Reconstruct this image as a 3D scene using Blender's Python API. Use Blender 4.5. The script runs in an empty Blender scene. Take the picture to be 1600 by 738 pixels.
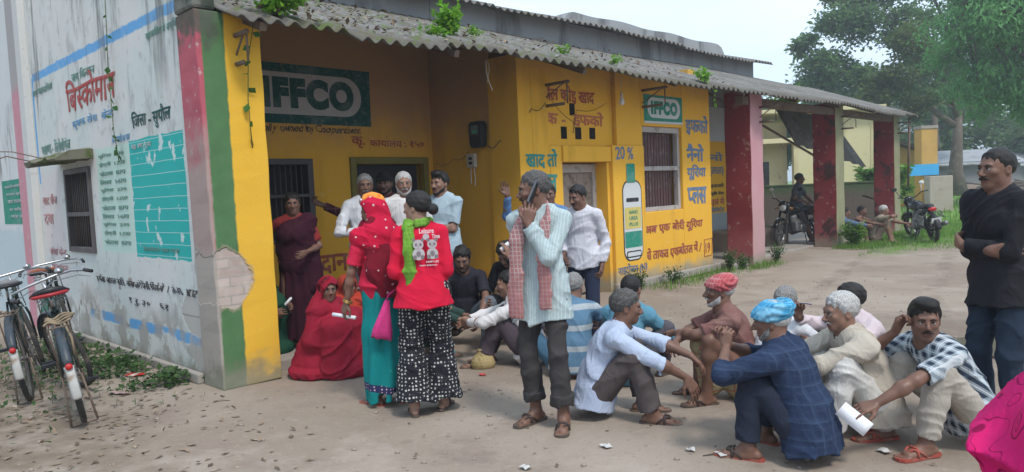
import bpy, bmesh, math, random
import numpy as np
from mathutils import Matrix, Vector
sc = bpy.context.scene
COL = sc.collection
RAD = math.radians
PI = math.pi
# ---------------------------------------------------------------- camera
CAM = bpy.data.cameras.new('camera')
cam = bpy.data.objects.new('camera', CAM)
COL.objects.link(cam)
CAM.sensor_width = 36.0
CAM.lens = 1140.0 / 1600.0 * 36.0
CAM.clip_start = 0.05
CAM.clip_end = 3000
CR = ((0.999023698, 0.044177493, 0.0), (-0.002757165, 0.062350146, -0.998050528), (-0.04409137, 0.997076128, 0.062411077))
M4 = Matrix.Identity(4)
for i_ in range(3):
    for j_ in range(3):
        M4[i_][j_] = CR[i_][j_]
M4.translation = Vector((0, 0, 1.55))
cam.matrix_world = M4
sc.camera = cam
# ---------------------------------------------------------------- world, sun, exposure
SUN_EL, SUN_AZ = RAD(56), RAD(150)      # azimuth clockwise from +Y: behind the camera, to its right
W = bpy.data.worlds.new('World')
sc.world = W
W.use_nodes = True
nt = W.node_tree
for n_ in list(nt.nodes):
    nt.nodes.remove(n_)
out_ = nt.nodes.new('ShaderNodeOutputWorld')
bg_ = nt.nodes.new('ShaderNodeBackground')
sky_ = nt.nodes.new('ShaderNodeTexSky')
sky_.sky_type = 'NISHITA'
sky_.sun_disc = False
sky_.sun_elevation = SUN_EL
sky_.sun_rotation = SUN_AZ
sky_.air_density = 1.0
sky_.dust_density = 2.0
tc_ = nt.nodes.new('ShaderNodeTexCoord')
mp_ = nt.nodes.new('ShaderNodeMapping')
mp_.inputs['Scale'].default_value = (1.0, 1.0, 2.6)
no_ = nt.nodes.new('ShaderNodeTexNoise')
no_.inputs['Scale'].default_value = 1.7
no_.inputs['Detail'].default_value = 5.0
rp_ = nt.nodes.new('ShaderNodeMapRange')
rp_.inputs['From Min'].default_value = 0.30
rp_.inputs['From Max'].default_value = 0.72
rp_.inputs['To Min'].default_value = 0.40
rp_.inputs['To Max'].default_value = 0.97
mx_ = nt.nodes.new('ShaderNodeMixRGB')
mx_.inputs['Color2'].default_value = (6.9, 8.5, 10.2, 1)   # thin overcast
L_ = nt.links.new
L_(tc_.outputs['Generated'], mp_.inputs['Vector'])
L_(mp_.outputs['Vector'], no_.inputs['Vector'])
L_(no_.outputs['Fac'], rp_.inputs['Value'])
L_(rp_.outputs['Result'], mx_.inputs['Fac'])
L_(sky_.outputs['Color'], mx_.inputs['Color1'])
# sky dimmed low down behind the camera, added to darken the verandah
sx_ = nt.nodes.new('ShaderNodeSeparateXYZ'); L_(tc_.outputs['Generated'], sx_.inputs[0])
dk_ = nt.nodes.new('ShaderNodeMath'); dk_.operation = 'MULTIPLY_ADD'; dk_.inputs[1].default_value = .9; L_(sx_.outputs[1], dk_.inputs[0]); L_(sx_.outputs[2], dk_.inputs[2])
dr_ = nt.nodes.new('ShaderNodeMapRange'); dr_.interpolation_type = 'SMOOTHSTEP'
for k_, v_ in (('From Min', -.75), ('From Max', .15), ('To Min', .78), ('To Max', 1.0)): dr_.inputs[k_].default_value = v_
L_(dk_.outputs[0], dr_.inputs['Value'])
ml_ = nt.nodes.new('ShaderNodeMixRGB'); ml_.blend_type = 'MULTIPLY'; ml_.inputs[0].default_value = 1
L_(mx_.outputs['Color'], ml_.inputs[1]); L_(dr_.outputs[0], ml_.inputs[2])
L_(ml_.outputs['Color'], bg_.inputs['Color'])
bg_.inputs['Strength'].default_value = 0.1
L_(bg_.outputs['Background'], out_.inputs['Surface'])
sl_ = bpy.data.lights.new('sun', 'SUN')
sl_.energy = 1.5
sl_.angle = RAD(11)
sl_.color = (1.0, 0.955, 0.89)
so_ = bpy.data.objects.new('sun', sl_)
COL.objects.link(so_)
_d = Vector((math.sin(SUN_AZ) * math.cos(SUN_EL), math.cos(SUN_AZ) * math.cos(SUN_EL), math.sin(SUN_EL)))
so_.rotation_euler = _d.to_track_quat('Z', 'Y').to_euler()
so_.location = (6, -8, 20)
sc.view_settings.view_transform = 'Standard'
sc.view_settings.look = 'None'
sc.view_settings.gamma = 1
sc.view_settings.exposure = 0.74
try:
    sc.view_settings.use_curve_mapping = False
except Exception:
    pass
sc.render.engine = 'CYCLES'
sc.cycles.max_bounces = 6
sc.cycles.diffuse_bounces = 3
sc.cycles.glossy_bounces = 2
sc.cycles.transparent_max_bounces = 6
sc.cycles.use_denoising = True

# ---------------------------------------------------------------- node helper
class V:
    def __init__(s, t, k): s.t = t; s.k = k
    def __add__(s, o): return s.t.m('ADD', s, o)
    __radd__ = __add__
    def __sub__(s, o): return s.t.m('SUBTRACT', s, o)
    def __rsub__(s, o): return s.t.m('SUBTRACT', o, s)
    def __mul__(s, o): return s.t.m('MULTIPLY', s, o)
    __rmul__ = __mul__
class T:
    def __init__(s, nt): s.nt = nt
    def n(s, typ, **k):
        n = s.nt.nodes.new('ShaderNode' + typ)
        for a, b in k.items(): setattr(n, a, b)
        return n
    def put(s, inp, v):
        if isinstance(v, V): s.nt.links.new(v.k, inp)
        elif v is not None:
            if isinstance(v, (tuple, list)) and len(v) == 3 and len(inp.default_value) == 4: v = (*v, 1)
            inp.default_value = v
    def m(s, op, a, b=None, clamp=False):
        n = s.n('Math', operation=op); n.use_clamp = clamp
        s.put(n.inputs[0], a)
        if b is not None: s.put(n.inputs[1], b)
        return V(s, n.outputs[0])
    def pos(s):
        if not hasattr(s, '_p'): s._p = V(s, s.n('TexCoord').outputs['Object'])
        return s._p
    def xyz(s, v=None):
        n = s.n('SeparateXYZ'); s.put(n.inputs[0], v or s.pos())
        return [V(s, o) for o in n.outputs]
    def map(s, scale=(1, 1, 1), rot=(0, 0, 0), loc=(0, 0, 0), v=None):
        n = s.n('Mapping'); s.put(n.inputs['Vector'], v or s.pos())
        n.inputs['Scale'].default_value = scale; n.inputs['Rotation'].default_value = rot; n.inputs['Location'].default_value = loc
        return V(s, n.outputs[0])
    def noise(s, scale, det=4, v=None, rough=.55, dist=0, col=False):
        n = s.n('TexNoise'); s.put(n.inputs['Vector'], v or s.pos())
        n.inputs['Scale'].default_value = scale; n.inputs['Detail'].default_value = det
        n.inputs['Roughness'].default_value = rough; n.inputs['Distortion'].default_value = dist
        return V(s, n.outputs['Color' if col else 'Fac'])
    def vor(s, scale, v=None, feat='F1', out='Distance', rnd=1):
        n = s.n('TexVoronoi', feature=feat); s.put(n.inputs['Vector'], v or s.pos())
        n.inputs['Scale'].default_value = scale; n.inputs['Randomness'].default_value = rnd
        return V(s, n.outputs[out])
    def ss(s, x, a, b, lo=0., hi=1., smooth=True):
        n = s.n('MapRange', interpolation_type='SMOOTHSTEP' if smooth else 'LINEAR')
        s.put(n.inputs['Value'], x)
        for q, v in zip(('From Min', 'From Max', 'To Min', 'To Max'), (a, b, lo, hi)): n.inputs[q].default_value = v
        return V(s, n.outputs['Result'])
    def inside(s, x, a, b, e=.01):
        return s.ss(x, a - e, a + e) * s.ss(x, b - e, b + e, 1., 0.)
    def mix(s, f, a, b, mode='MIX'):
        n = s.n('MixRGB', blend_type=mode); s.put(n.inputs[0], f); s.put(n.inputs[1], a); s.put(n.inputs[2], b)
        return V(s, n.outputs[0])
    def ramp(s, f, pts):
        n = s.n('ValToRGB'); s.put(n.inputs[0], f); e = n.color_ramp.elements
        while len(e) < len(pts): e.new(.5)
        for q, (p, c) in zip(e, pts): q.position = p; q.color = (*c, 1) if len(c) == 3 else c
        return V(s, n.outputs[0])
    def rnd(s):
        return V(s, s.n('ObjectInfo').outputs['Random'])
    def wob(s, v, scale, amt):
        """v (a scalar coordinate) plus noise: ragged hand-painted edges"""
        return v + (s.noise(scale, 3) - .5) * amt
MATS = {}
def mat(name, fn, rough=.85, bump=.3, bdist=.01, metal=0, spec=.3, **kw):
    if name in MATS: return MATS[name]
    m = bpy.data.materials.new(name); m.use_nodes = True
    nt = m.node_tree; t = T(nt); b = nt.nodes['Principled BSDF']
    b.inputs['Roughness'].default_value = rough; b.inputs['Metallic'].default_value = metal
    b.inputs['Specular IOR Level'].default_value = spec
    for k, v in kw.items(): b.inputs[k].default_value = v
    r = fn(t) if callable(fn) else fn
    if not isinstance(r, dict): r = dict(c=r)
    t.put(b.inputs['Base Color'], r['c'])
    if 'r' in r: t.put(b.inputs['Roughness'], r['r'])
    if 'h' in r:
        bn = t.n('Bump'); bn.inputs['Strength'].default_value = bump; bn.inputs['Distance'].default_value = bdist
        t.put(bn.inputs['Height'], r['h']); nt.links.new(bn.outputs[0], b.inputs['Normal'])
    MATS[name] = m
    return m
def plain(name, c, rough=.7, var=.25, scale=30, metal=0, spec=.3, dirt=None):
    """one colour with worn, uneven tone"""
    def f(t):
        n = t.noise(scale, 5); n2 = t.noise(scale * .18, 3)
        a = tuple(x * (1 - var) for x in c); b = tuple(min(1, x * (1 + var)) for x in c)
        k = t.mix(n * .5 + n2 * .5, a, b)
        if dirt: k = t.mix(t.ss(t.noise(scale * .3, 6), .5, .72), k, dirt)
        return dict(c=k, h=n, r=t.ss(n2, .3, .7, max(.05, rough - .12), min(1, rough + .1)))
    return mat(name, f, rough, bump=.12, bdist=.004, metal=metal, spec=spec)

# ---------------------------------------------------------------- mesh helper
def vec(*a): return np.array(a, float)
def unit(v):
    v = np.asarray(v, float); l = np.linalg.norm(v)
    return v / l if l > 1e-9 else np.array([0, 0, 1.])
def frame(d, up=(0, 0, 1)):
    d = unit(d); a = np.cross(up, d)
    if np.linalg.norm(a) < 1e-4: a = np.cross((1, 0, 0), d)
    a = unit(a); return a, np.cross(d, a), d
class MB:
    def __init__(s): s.v = []; s.f = []; s.mi = []; s.cur = 0
    def add(s, vs, fs):
        o = len(s.v); s.v += [tuple(map(float, q)) for q in vs]
        s.f += [tuple(i + o for i in q) for q in fs]; s.mi += [s.cur] * len(fs)
        return s
    def box(s, x0, x1, y0, y1, z0, z1):
        v = [(x, y, z) for z in (z0, z1) for y in (y0, y1) for x in (x0, x1)]
        return s.add(v, [(0, 2, 3, 1), (4, 5, 7, 6), (0, 1, 5, 4), (2, 6, 7, 3), (0, 4, 6, 2), (1, 3, 7, 5)])
    def obox(s, c, ax, ay, az):
        c, ax, ay, az = map(lambda q: np.asarray(q, float), (c, ax, ay, az))
        v = [c + i * ax + j * ay + k * az for k in (-1, 1) for j in (-1, 1) for i in (-1, 1)]
        return s.add(v, [(0, 2, 3, 1), (4, 5, 7, 6), (0, 1, 5, 4), (2, 6, 7, 3), (0, 4, 6, 2), (1, 3, 7, 5)])
    def bar(s, a, b, w, h=None):
        a, b = np.asarray(a, float), np.asarray(b, float); x, y, d = frame(b - a)
        return s.obox((a + b) / 2, x * w / 2, y * (h or w) / 2, (b - a) / 2)
    def tube(s, pts, r, n=8, closed=False, caps=True):
        pts = [np.asarray(p, float) for p in pts]; m = len(pts)
        rr = r if isinstance(r, (list, tuple, np.ndarray)) else [r] * m
        vs, fs, up = [], [], None
        for i, p in enumerate(pts):
            d = pts[(i + 1) % m] - pts[i - 1] if closed else pts[min(i + 1, m - 1)] - pts[max(i - 1, 0)]
            d = unit(d)
            if up is None: x, y, _ = frame(d)
            else:
                x = unit(up - d * (up @ d)); y = np.cross(d, x)
            up = x
            for k in range(n):
                a = 2 * PI * k / n; vs.append(p + rr[i] * (math.cos(a) * x + math.sin(a) * y))
        for i in range(m if closed else m - 1):
            j = (i + 1) % m
            for k in range(n): fs.append((i * n + k, i * n + (k + 1) % n, j * n + (k + 1) % n, j * n + k))
        if caps and not closed: fs += [tuple(range(n))[::-1], tuple((m - 1) * n + k for k in range(n))]
        return s.add(vs, fs)
    def ring(s, c, axis, R, r, n=28, k=6):
        x, y, d = frame(axis); c = np.asarray(c, float)
        return s.tube([c + R * (math.cos(2 * PI * i / n) * x + math.sin(2 * PI * i / n) * y) for i in range(n)], r, k, closed=True)
    def lathe(s, c, axis, prof, n=14):
        x, y, d = frame(axis); c = np.asarray(c, float); vs, fs = [], []
        for (r, h) in prof:
            for k in range(n):
                a = 2 * PI * k / n; vs.append(c + d * h + r * (math.cos(a) * x + math.sin(a) * y))
        m = len(prof)
        for i in range(m - 1):
            for k in range(n): fs.append((i * n + k, i * n + (k + 1) % n, (i + 1) * n + (k + 1) % n, (i + 1) * n + k))
        fs += [tuple(range(n))[::-1], tuple((m - 1) * n + k for k in range(n))]
        return s.add(vs, fs)
    def ball(s, c, r, n=10, sc_=(1, 1, 1)):
        c = np.asarray(c, float); pr = []
        vs, fs = [], []
        for i in range(n + 1):
            t = PI * i / n
            for k in range(n * 2):
                a = PI * k / n; vs.append(c + r * np.array([math.sin(t) * math.cos(a) * sc_[0], math.sin(t) * math.sin(a) * sc_[1], math.cos(t) * sc_[2]]))
        q = n * 2
        for i in range(n):
            for k in range(q): fs.append((i * q + k, (i + 1) * q + k, (i + 1) * q + (k + 1) % q, i * q + (k + 1) % q))
        return s.add(vs, fs)
    def prism(s, poly, origin, ax, ay, th):
        """closed outline in the (ax, ay) plane, extruded by th along ax x ay"""
        o, ax, ay = np.asarray(origin, float), np.asarray(ax, float), np.asarray(ay, float); nn = unit(np.cross(ax, ay)) * th
        m = len(poly); vs = [o + ax * p[0] + ay * p[1] for p in poly]; vs += [q + nn for q in vs]
        return s.add(vs, [tuple(range(m))[::-1], tuple(range(m, 2 * m))] + [(i, (i + 1) % m, (i + 1) % m + m, i + m) for i in range(m)])
    def build(s, name, mats, parent=None, smooth=False, bevel=0):
        me = bpy.data.meshes.new(name); me.from_pydata(s.v, [], s.f)
        mats = mats if isinstance(mats, (list, tuple)) else [mats]
        for m in mats: me.materials.append(m)
        me.polygons.foreach_set('material_index', s.mi)
        if smooth:
            me.polygons.foreach_set('use_smooth', [True] * len(me.polygons))
        me.update()
        o = bpy.data.objects.new(name, me); COL.objects.link(o)
        if smooth == 'auto':
            me.set_sharp_from_angle(angle=RAD(40))
        if bevel:
            b = o.modifiers.new('bevel', 'BEVEL'); b.width = bevel; b.segments = 2; b.limit_method = 'ANGLE'
        if parent: o.parent = parent
        return o
def raw_mesh(name, verts, faces, m, parent=None, smooth=True, mi=None):
    """fast mesh from numpy arrays; faces (n,k)"""
    me = bpy.data.meshes.new(name); nv, (nf, k) = len(verts), faces.shape
    me.vertices.add(nv); me.vertices.foreach_set('co', np.asarray(verts, np.float32).ravel())
    me.loops.add(nf * k); me.loops.foreach_set('vertex_index', faces.astype(np.int32).ravel())
    me.polygons.add(nf); me.polygons.foreach_set('loop_start', np.arange(nf, dtype=np.int32) * k)
    me.polygons.foreach_set('use_smooth', np.full(nf, bool(smooth)))
    for q in (m if isinstance(m, (list, tuple)) else [m]): me.materials.append(q)
    if mi is not None: me.polygons.foreach_set('material_index', mi.astype(np.int32))
    me.update(calc_edges=True); me.validate()
    o = bpy.data.objects.new(name, me); COL.objects.link(o)
    if parent: o.parent = parent
    return o
def empty(name, loc=(0, 0, 0), rz=0, label=None, cat=None, group=None):
    o = bpy.data.objects.new(name, None); COL.objects.link(o); o.location = loc; o.rotation_euler = (0, 0, rz); o.empty_display_size = .1
    tag(o, label, cat, group); return o
def tag(o, label=None, cat=None, group=None, kind=None):
    for k, v in (('label', label), ('category', cat), ('group', group), ('kind', kind)):
        if v: o[k] = v
    return o
def copy_tree(o, parent=None):
    c = o.copy(); COL.objects.link(c)
    if parent: c.parent = parent
    for ch in [q for q in bpy.data.objects if q.parent == o]: copy_tree(ch, c)
    return c

# ---------------------------------------------------------------- lettering
DG = None
def _glyphs(s, bold):
    c = bpy.data.curves.new('t', 'FONT'); c.body = s; c.offset = bold; c.space_character = 1.0 + max(0, bold - .03) * 3.6; c.resolution_u = 7 if len(s) < 8 else 3
    o = bpy.data.objects.new('t', c); COL.objects.link(o)
    dg = bpy.context.evaluated_depsgraph_get(); dg.update()
    me = bpy.data.meshes.new_from_object(o.evaluated_get(dg))
    bm = bmesh.new(); bm.from_mesh(me)
    bpy.data.objects.remove(o); bpy.data.curves.remove(c); bpy.data.meshes.remove(me)
    return bm
def text_geo(s, bold=.012):
    """faces of a line of writing; '~' before a letter gives its half form, '^' a reph hook over the letter before.
    Third coordinate: a layer number, so that strokes that cross never share a plane"""
    import re as _re
    V_, F_, x = [], [], 0.
    latin = all(ord(q) < 128 for q in s)
    shifts = [(0, 0)] if latin else [(0, 0), (bold * 1.6, 0), (0, bold * 1.6), (bold * 1.6, bold * 1.6)]
    lay = 0
    for tok in _re.findall(r'~.|\^|[^~^]+', s):
        if tok == '^':
            o = len(V_); pts = [(x - .22 + .1 * math.cos(a), .98 + .12 * math.sin(a)) for a in np.linspace(-1.9, 1.9, 8)]
            for (px, py) in pts: V_ += [(px, py, 9), (px + .05, py + .02, 9)]
            F_ += [(o + 2 * i, o + 2 * i + 1, o + 2 * i + 3, o + 2 * i + 2) for i in range(7)]
            continue
        half = tok[0] == '~'
        body = tok[1:] if half else tok
        lead = len(body) - len(body.lstrip(' ')); x += .26 * lead
        trail = len(body) - len(body.rstrip(' ')); body = body.strip(' ')
        if not body: continue
        bm = _glyphs(body, bold if latin else 0); w = max(v.co.x for v in bm.verts)
        if half:
            w *= .66
            bmesh.ops.bisect_plane(bm, geom=bm.verts[:] + bm.edges[:] + bm.faces[:], plane_co=(w, 0, 0), plane_no=(1, 0, 0), clear_outer=True)
        bm.verts.index_update()
        isl = {}; nI = 0                         # strokes that are separate pieces get layers of their own
        for v in bm.verts:
            if v.index in isl: continue
            st = [v]; isl[v.index] = nI
            while st:
                q = st.pop()
                for e in q.link_edges:
                    r = e.other_vert(q)
                    if r.index not in isl: isl[r.index] = nI; st.append(r)
            nI += 1
        for k, (dx, dy) in enumerate(shifts):
            o = len(V_)
            V_ += [(v.co.x + x + dx, v.co.y + dy, isl[v.index] % 5 + 5 * k + (.5 if half else 0)) for v in bm.verts]; F_ += [tuple(o + v.index for v in f.verts) for f in bm.faces]
        bm.free(); x += w + .26 * trail
    return np.array(V_), F_
def writing(name, s, m, o, ax, ay, w, h, parent, bold=.012, jitter=0., n=None):
    """paint the line s into the box of size w x h whose lower left corner is o, along unit vectors ax, ay"""
    P, F = text_geo(s, bold); lo, hi = P.min(0), P.max(0); hi[2] = 1; lo[2] = 0
    Q = (P - lo) / (hi - lo)
    if jitter:
        Q[:, 1] += jitter * np.sin(Q[:, 0] * 9 + len(s)) ; Q[:, 0] += jitter * .4 * np.sin(Q[:, 1] * 5 + Q[:, 0] * 23)
    o, ax, ay = np.asarray(o, float), np.asarray(ax, float), np.asarray(ay, float); nn = np.cross(ax, ay) * .00022
    vs = [o + ax * q[0] * w + ay * q[1] * h + nn * q[2] for q in Q]
    b = MB(); b.add(vs, F); return b.build(name, m, parent)
# ================================================================ ground
def dirt(t):
    x, y, z = t.xyz()
    big = t.noise(.35, 4); mid = t.noise(1.6, 6, rough=.62); fine = t.noise(14, 8, rough=.7); grit = t.noise(90, 3)
    c = t.mix(t.ss(big, .35, .65), (.262, .210, .165), (.345, .288, .235))
    c = t.mix(t.ss(mid, .5, .68), c, (.255, .2, .165))
    c = t.mix(t.ss(fine, .52, .75) * .55, c, (.40, .34, .285))
    c = t.mix(t.ss(t.noise(38, 4), .58, .72) * .5, c, (.2, .15, .112))
    # trodden brown earth and old leaf mould along the left wall
    lm = t.ss(t.wob(x + y * .75, 1.1, 1.6), 1.7, .2) * t.ss(y, 9.5, 8)
    c = t.mix(lm * t.ss(t.noise(5, 6), .3, .6), c, (.185, .142, .105))
    # damp earth by the puddle
    dx = x - 4.45; dy = y - 6.25
    r = t.m('SQRT', dx * dx * .8 + dy * dy)
    c = t.mix(t.ss(t.wob(r, 2.2, 1.1), 1.9, .6) * .75, c, (.15, .115, .088))
    # thin turf of the field beyond the track
    far = t.ss(t.wob(y - x * .35, .5, 3), 15.6, 18.2) * t.ss(x, 12.2, 13.4)
    c = t.mix(far * t.ss(t.noise(.8, 5), .28, .5), c, t.mix(t.noise(4, 5), (.12, .26, .04), (.20, .36, .07)))
    fp = t.ss(t.vor(3.2, t.map((1, 1, 1), loc=(.3, .1, 0))), .22, .05) * t.ss(t.noise(1.1, 2), .5, .56)      # scuffs and heel marks
    c = t.mix(fp * .5, c, (.22, .172, .14))
    rut = t.ss(t.m('ABSOLUTE', t.m('FRACT', (t.wob(x - y * .62, .5, .7) + .35) * .62) - .5), .40, .47) * t.ss(t.wob(x - y * .1, .6, 1), 2.2, 3.4) * t.ss(y, 16, 12)
    c = t.mix(rut * t.ss(t.noise(2.2, 4), .35, .6) * .6, c, (.20, .158, .125))
    c = t.mix(t.ss(t.noise(.9, 5, t.map(loc=(7, 2, 0)), rough=.7), .52, .66) * .5, c, (.40, .345, .29))
    vg = t.ss(t.wob(y - x * .62, .9, 1.2), 9.3, 10.1) * t.ss(x, 6.2, 7.) * t.ss(t.wob(y - x * 1.35, .9, 1.2), 5.2, 4.2)
    c = t.mix(vg * t.ss(t.noise(3, 5), .3, .5), c, t.mix(fine, (.08, .16, .03), (.16, .27, .06)))
    return dict(c=c, h=mid * .5 + fine * .6 + grit * .16 - fp * .25 - rut * .5)
M_dirt = mat('packed_earth', dirt, .95, bump=.55, bdist=.03, spec=.15)
def gz(x, y):
    x = np.asarray(x, float); y = np.asarray(y, float)
    z = .012 * np.sin(x * 1.9 + 1.3 * np.sin(y * .8)) * np.cos(y * 1.4 + x * .3) + .006 * np.sin(5.1 * x + 2 * np.sin(3.3 * y)) * np.sin(4.3 * y)
    r = np.hypot((x - 4.45) * .9, y - 6.25)
    z = z - .07 * np.exp(-(r / .55) ** 2)
    z = z + .035 * np.exp(-((r - .95) / .25) ** 2) * (.5 + .5 * np.sin(7 * np.arctan2(y - 6.25, x - 4.45) + 2 * x))
    return z
def axis_steps(c, near, step, far):
    a = list(np.arange(c - near, c + near + 1e-6, step)); s_ = step
    while a[-1] < far: s_ *= 1.35; a.append(a[-1] + s_)
    s_ = step
    while a[0] > -far: s_ *= 1.35; a.insert(0, a[0] - s_)
    return np.array(a)
gx, gy = axis_steps(1.5, 7.5, .07, 300), axis_steps(7.5, 7.5, .07, 300)
GX, GY = np.meshgrid(gx, gy, indexing='ij')
nx, ny = len(gx), len(gy)
Vg = np.stack([GX, GY, np.where((abs(GX) < 40) & (abs(GY) < 60), gz(GX, GY), 0)], -1).reshape(-1, 3)
I = (np.arange(nx - 1)[:, None] * ny + np.arange(ny - 1)[None, :]).ravel()
ground = raw_mesh('ground', Vg, np.stack([I, I + ny, I + ny + 1, I + 1], 1), M_dirt)
tag(ground, kind='structure')
M_water = mat('muddy_water', lambda t: t.mix(t.noise(3), (.13, .105, .08), (.17, .14, .11)), .06, spec=.5)
pv = [(4.45 + .62 * (1 + .25 * math.sin(3 * a + 1)) * math.cos(a), 6.25 + .5 * (1 + .2 * math.sin(4 * a)) * math.sin(a)) for a in np.linspace(0, 2 * PI, 40, endpoint=False)]
b_ = MB(); b_.add([(x, y, -.022) for x, y in pv], [tuple(range(40))]); tag(b_.build('water', M_water), kind='structure')

# ================================================================ the cooperative's building
# local frame: +X along the front away to the right, +Y into the building, origin at the near corner
BO, BANG = (-2.43, 5.933, 0.0), RAD(45.969)
bld = empty('office_building', BO, BANG, 'long yellow single storey cooperative office with corrugated lean to roof and red pillars', 'building')
_c, _s = math.cos(BANG), math.sin(BANG)
def B2W(x, y, z=0): return (BO[0] + x * _c - y * _s, BO[1] + x * _s + y * _c, z)
def W2B(X, Y): return ((X - BO[0]) * _c + (Y - BO[1]) * _s, -(X - BO[0]) * _s + (Y - BO[1]) * _c)

def yellow(t):
    x, y, z = t.xyz()
    n = t.noise(1.3, 5); f = t.noise(9, 6); st = t.noise(3, 5, t.map((1, 1, .18)))
    c = t.mix(n, (.74, .385, .034), (.82, .46, .05))
    c = t.mix(t.ss(st, .52, .72) * .35, c, (.40, .20, .02))
    c = t.mix(t.ss(f, .62, .72) * .6, c, (.78, .50, .13))
    c = t.mix(t.ss(t.noise(24, 4), .66, .7) * .55, c, (.62, .55, .42))        # chipped to plaster
    # red lower dado peeling inside the verandah
    c = t.mix(t.ss(t.wob(z, 5, .2), .55, .40) * t.ss(y, .8, .95) * .55, c, (.42, .13, .03))
    # splash zone and grey-green dado at the foot
    c = t.mix(t.ss(t.wob(z, 4, .30), .34, .12) * .8, c, t.mix(f, (.24, .24, .20), (.33, .34, .29)))
    c = t.mix(t.ss(t.wob(z, 1.8, .9), 1.9, 2.9) * t.ss(y, .95, 1.0) * .85, c, (.42, .25, .15))        # roof shade painted in brown high on the verandah walls
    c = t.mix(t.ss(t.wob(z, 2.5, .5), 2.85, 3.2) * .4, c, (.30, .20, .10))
    return dict(c=c, h=f * .6 + t.noise(40, 3) * .4)
M_yel = mat('yellow_limewash', yellow, .9, bump=.25, bdist=.01)
def corner(t):
    x, y, z = t.xyz()
    f = t.noise(8, 6); n = t.noise(2.2, 5)
    ye = t.mix(n, (.72, .40, .03), (.80, .47, .05))
    ye = t.mix(t.ss(t.noise(26, 4), .65, .7) * .5, ye, (.55, .40, .16))
    gr = t.mix(f, (.06, .145, .055), (.105, .21, .09))
    front = t.mix(t.ss(t.wob(x, 9, .03), .195, .215), gr, ye)
    pk = t.mix(n, (.40, .075, .105), (.50, .125, .155))
    pk = t.mix(t.ss(t.noise(14, 5), .6, .68) * .7, pk, (.50, .40, .38))
    bare = t.mix(f, (.28, .25, .22), (.42, .39, .35))
    side = t.mix(t.ss(t.wob(z, 5, .3), 1.12, 1.2), bare, pk)
    c = t.mix(t.ss(x, .010, .02), side, front)
    # knocked-off render on the front: bare brick, an oval with a ragged edge
    ex = (x - .10) * 4.8; ez = (z - .92) * 3.9
    r = t.wob(t.wob(t.m('SQRT', ex * ex + ez * ez), 5, .7), 19, .25)
    hole = t.ss(r, 1.0, .94)
    bk = t.n('TexBrick'); t.put(bk.inputs['Vector'], t.map((1, 1, 1), (RAD(90), 0, 0)))
    bk.inputs['Scale'].default_value = 1; bk.inputs['Brick Width'].default_value = .23; bk.inputs['Row Height'].default_value = .078
    bk.inputs['Mortar Size'].default_value = .008
    bk.inputs['Color1'].default_value = (.40, .31, .265, 1); bk.inputs['Color2'].default_value = (.52, .43, .38, 1); bk.inputs['Mortar'].default_value = (.36, .32, .28, 1)
    bc = t.mix(t.ss(t.noise(10, 5), .45, .7) * .6, V(t, bk.outputs['Color']), (.55, .47, .41))
    c = t.mix(hole, c, bc)
    rim = t.ss(r, .9, 1.0) * t.ss(r, 1.1, 1.02)
    c = t.mix(rim * .6, c, (.35, .28, .2))
    # arris chipped to grey
    arr = t.ss(t.wob(x + y * .0, 11, .05), .03, .0) * t.ss(t.wob(z, 3, 1.2), 2.4, 1.8)
    c = t.mix(arr * .8, c, (.36, .32, .28))
    # foot: damp plaster, algae
    c = t.mix(t.ss(t.wob(t.wob(z, 4, .4), 15, .12), .30, .08) * .85, c, t.mix(f, (.15, .16, .11), (.27, .26, .2)))
    # head: black mould
    mould = t.ss(t.wob(t.wob(z, 3.5, .6), 12, .3), 2.82, 2.95) * t.ss(t.wob(x, 8, .12), .2, .1)
    c = t.mix(mould * .9, c, t.mix(f, (.045, .055, .04), (.12, .13, .10)))
    return dict(c=c, h=f * .5 + n * .2 - hole * 2.2 + t.noise(60, 3) * .2)
M_corner = mat('corner_pillar_paint', corner, .9, bump=.5, bdist=.015)
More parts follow.
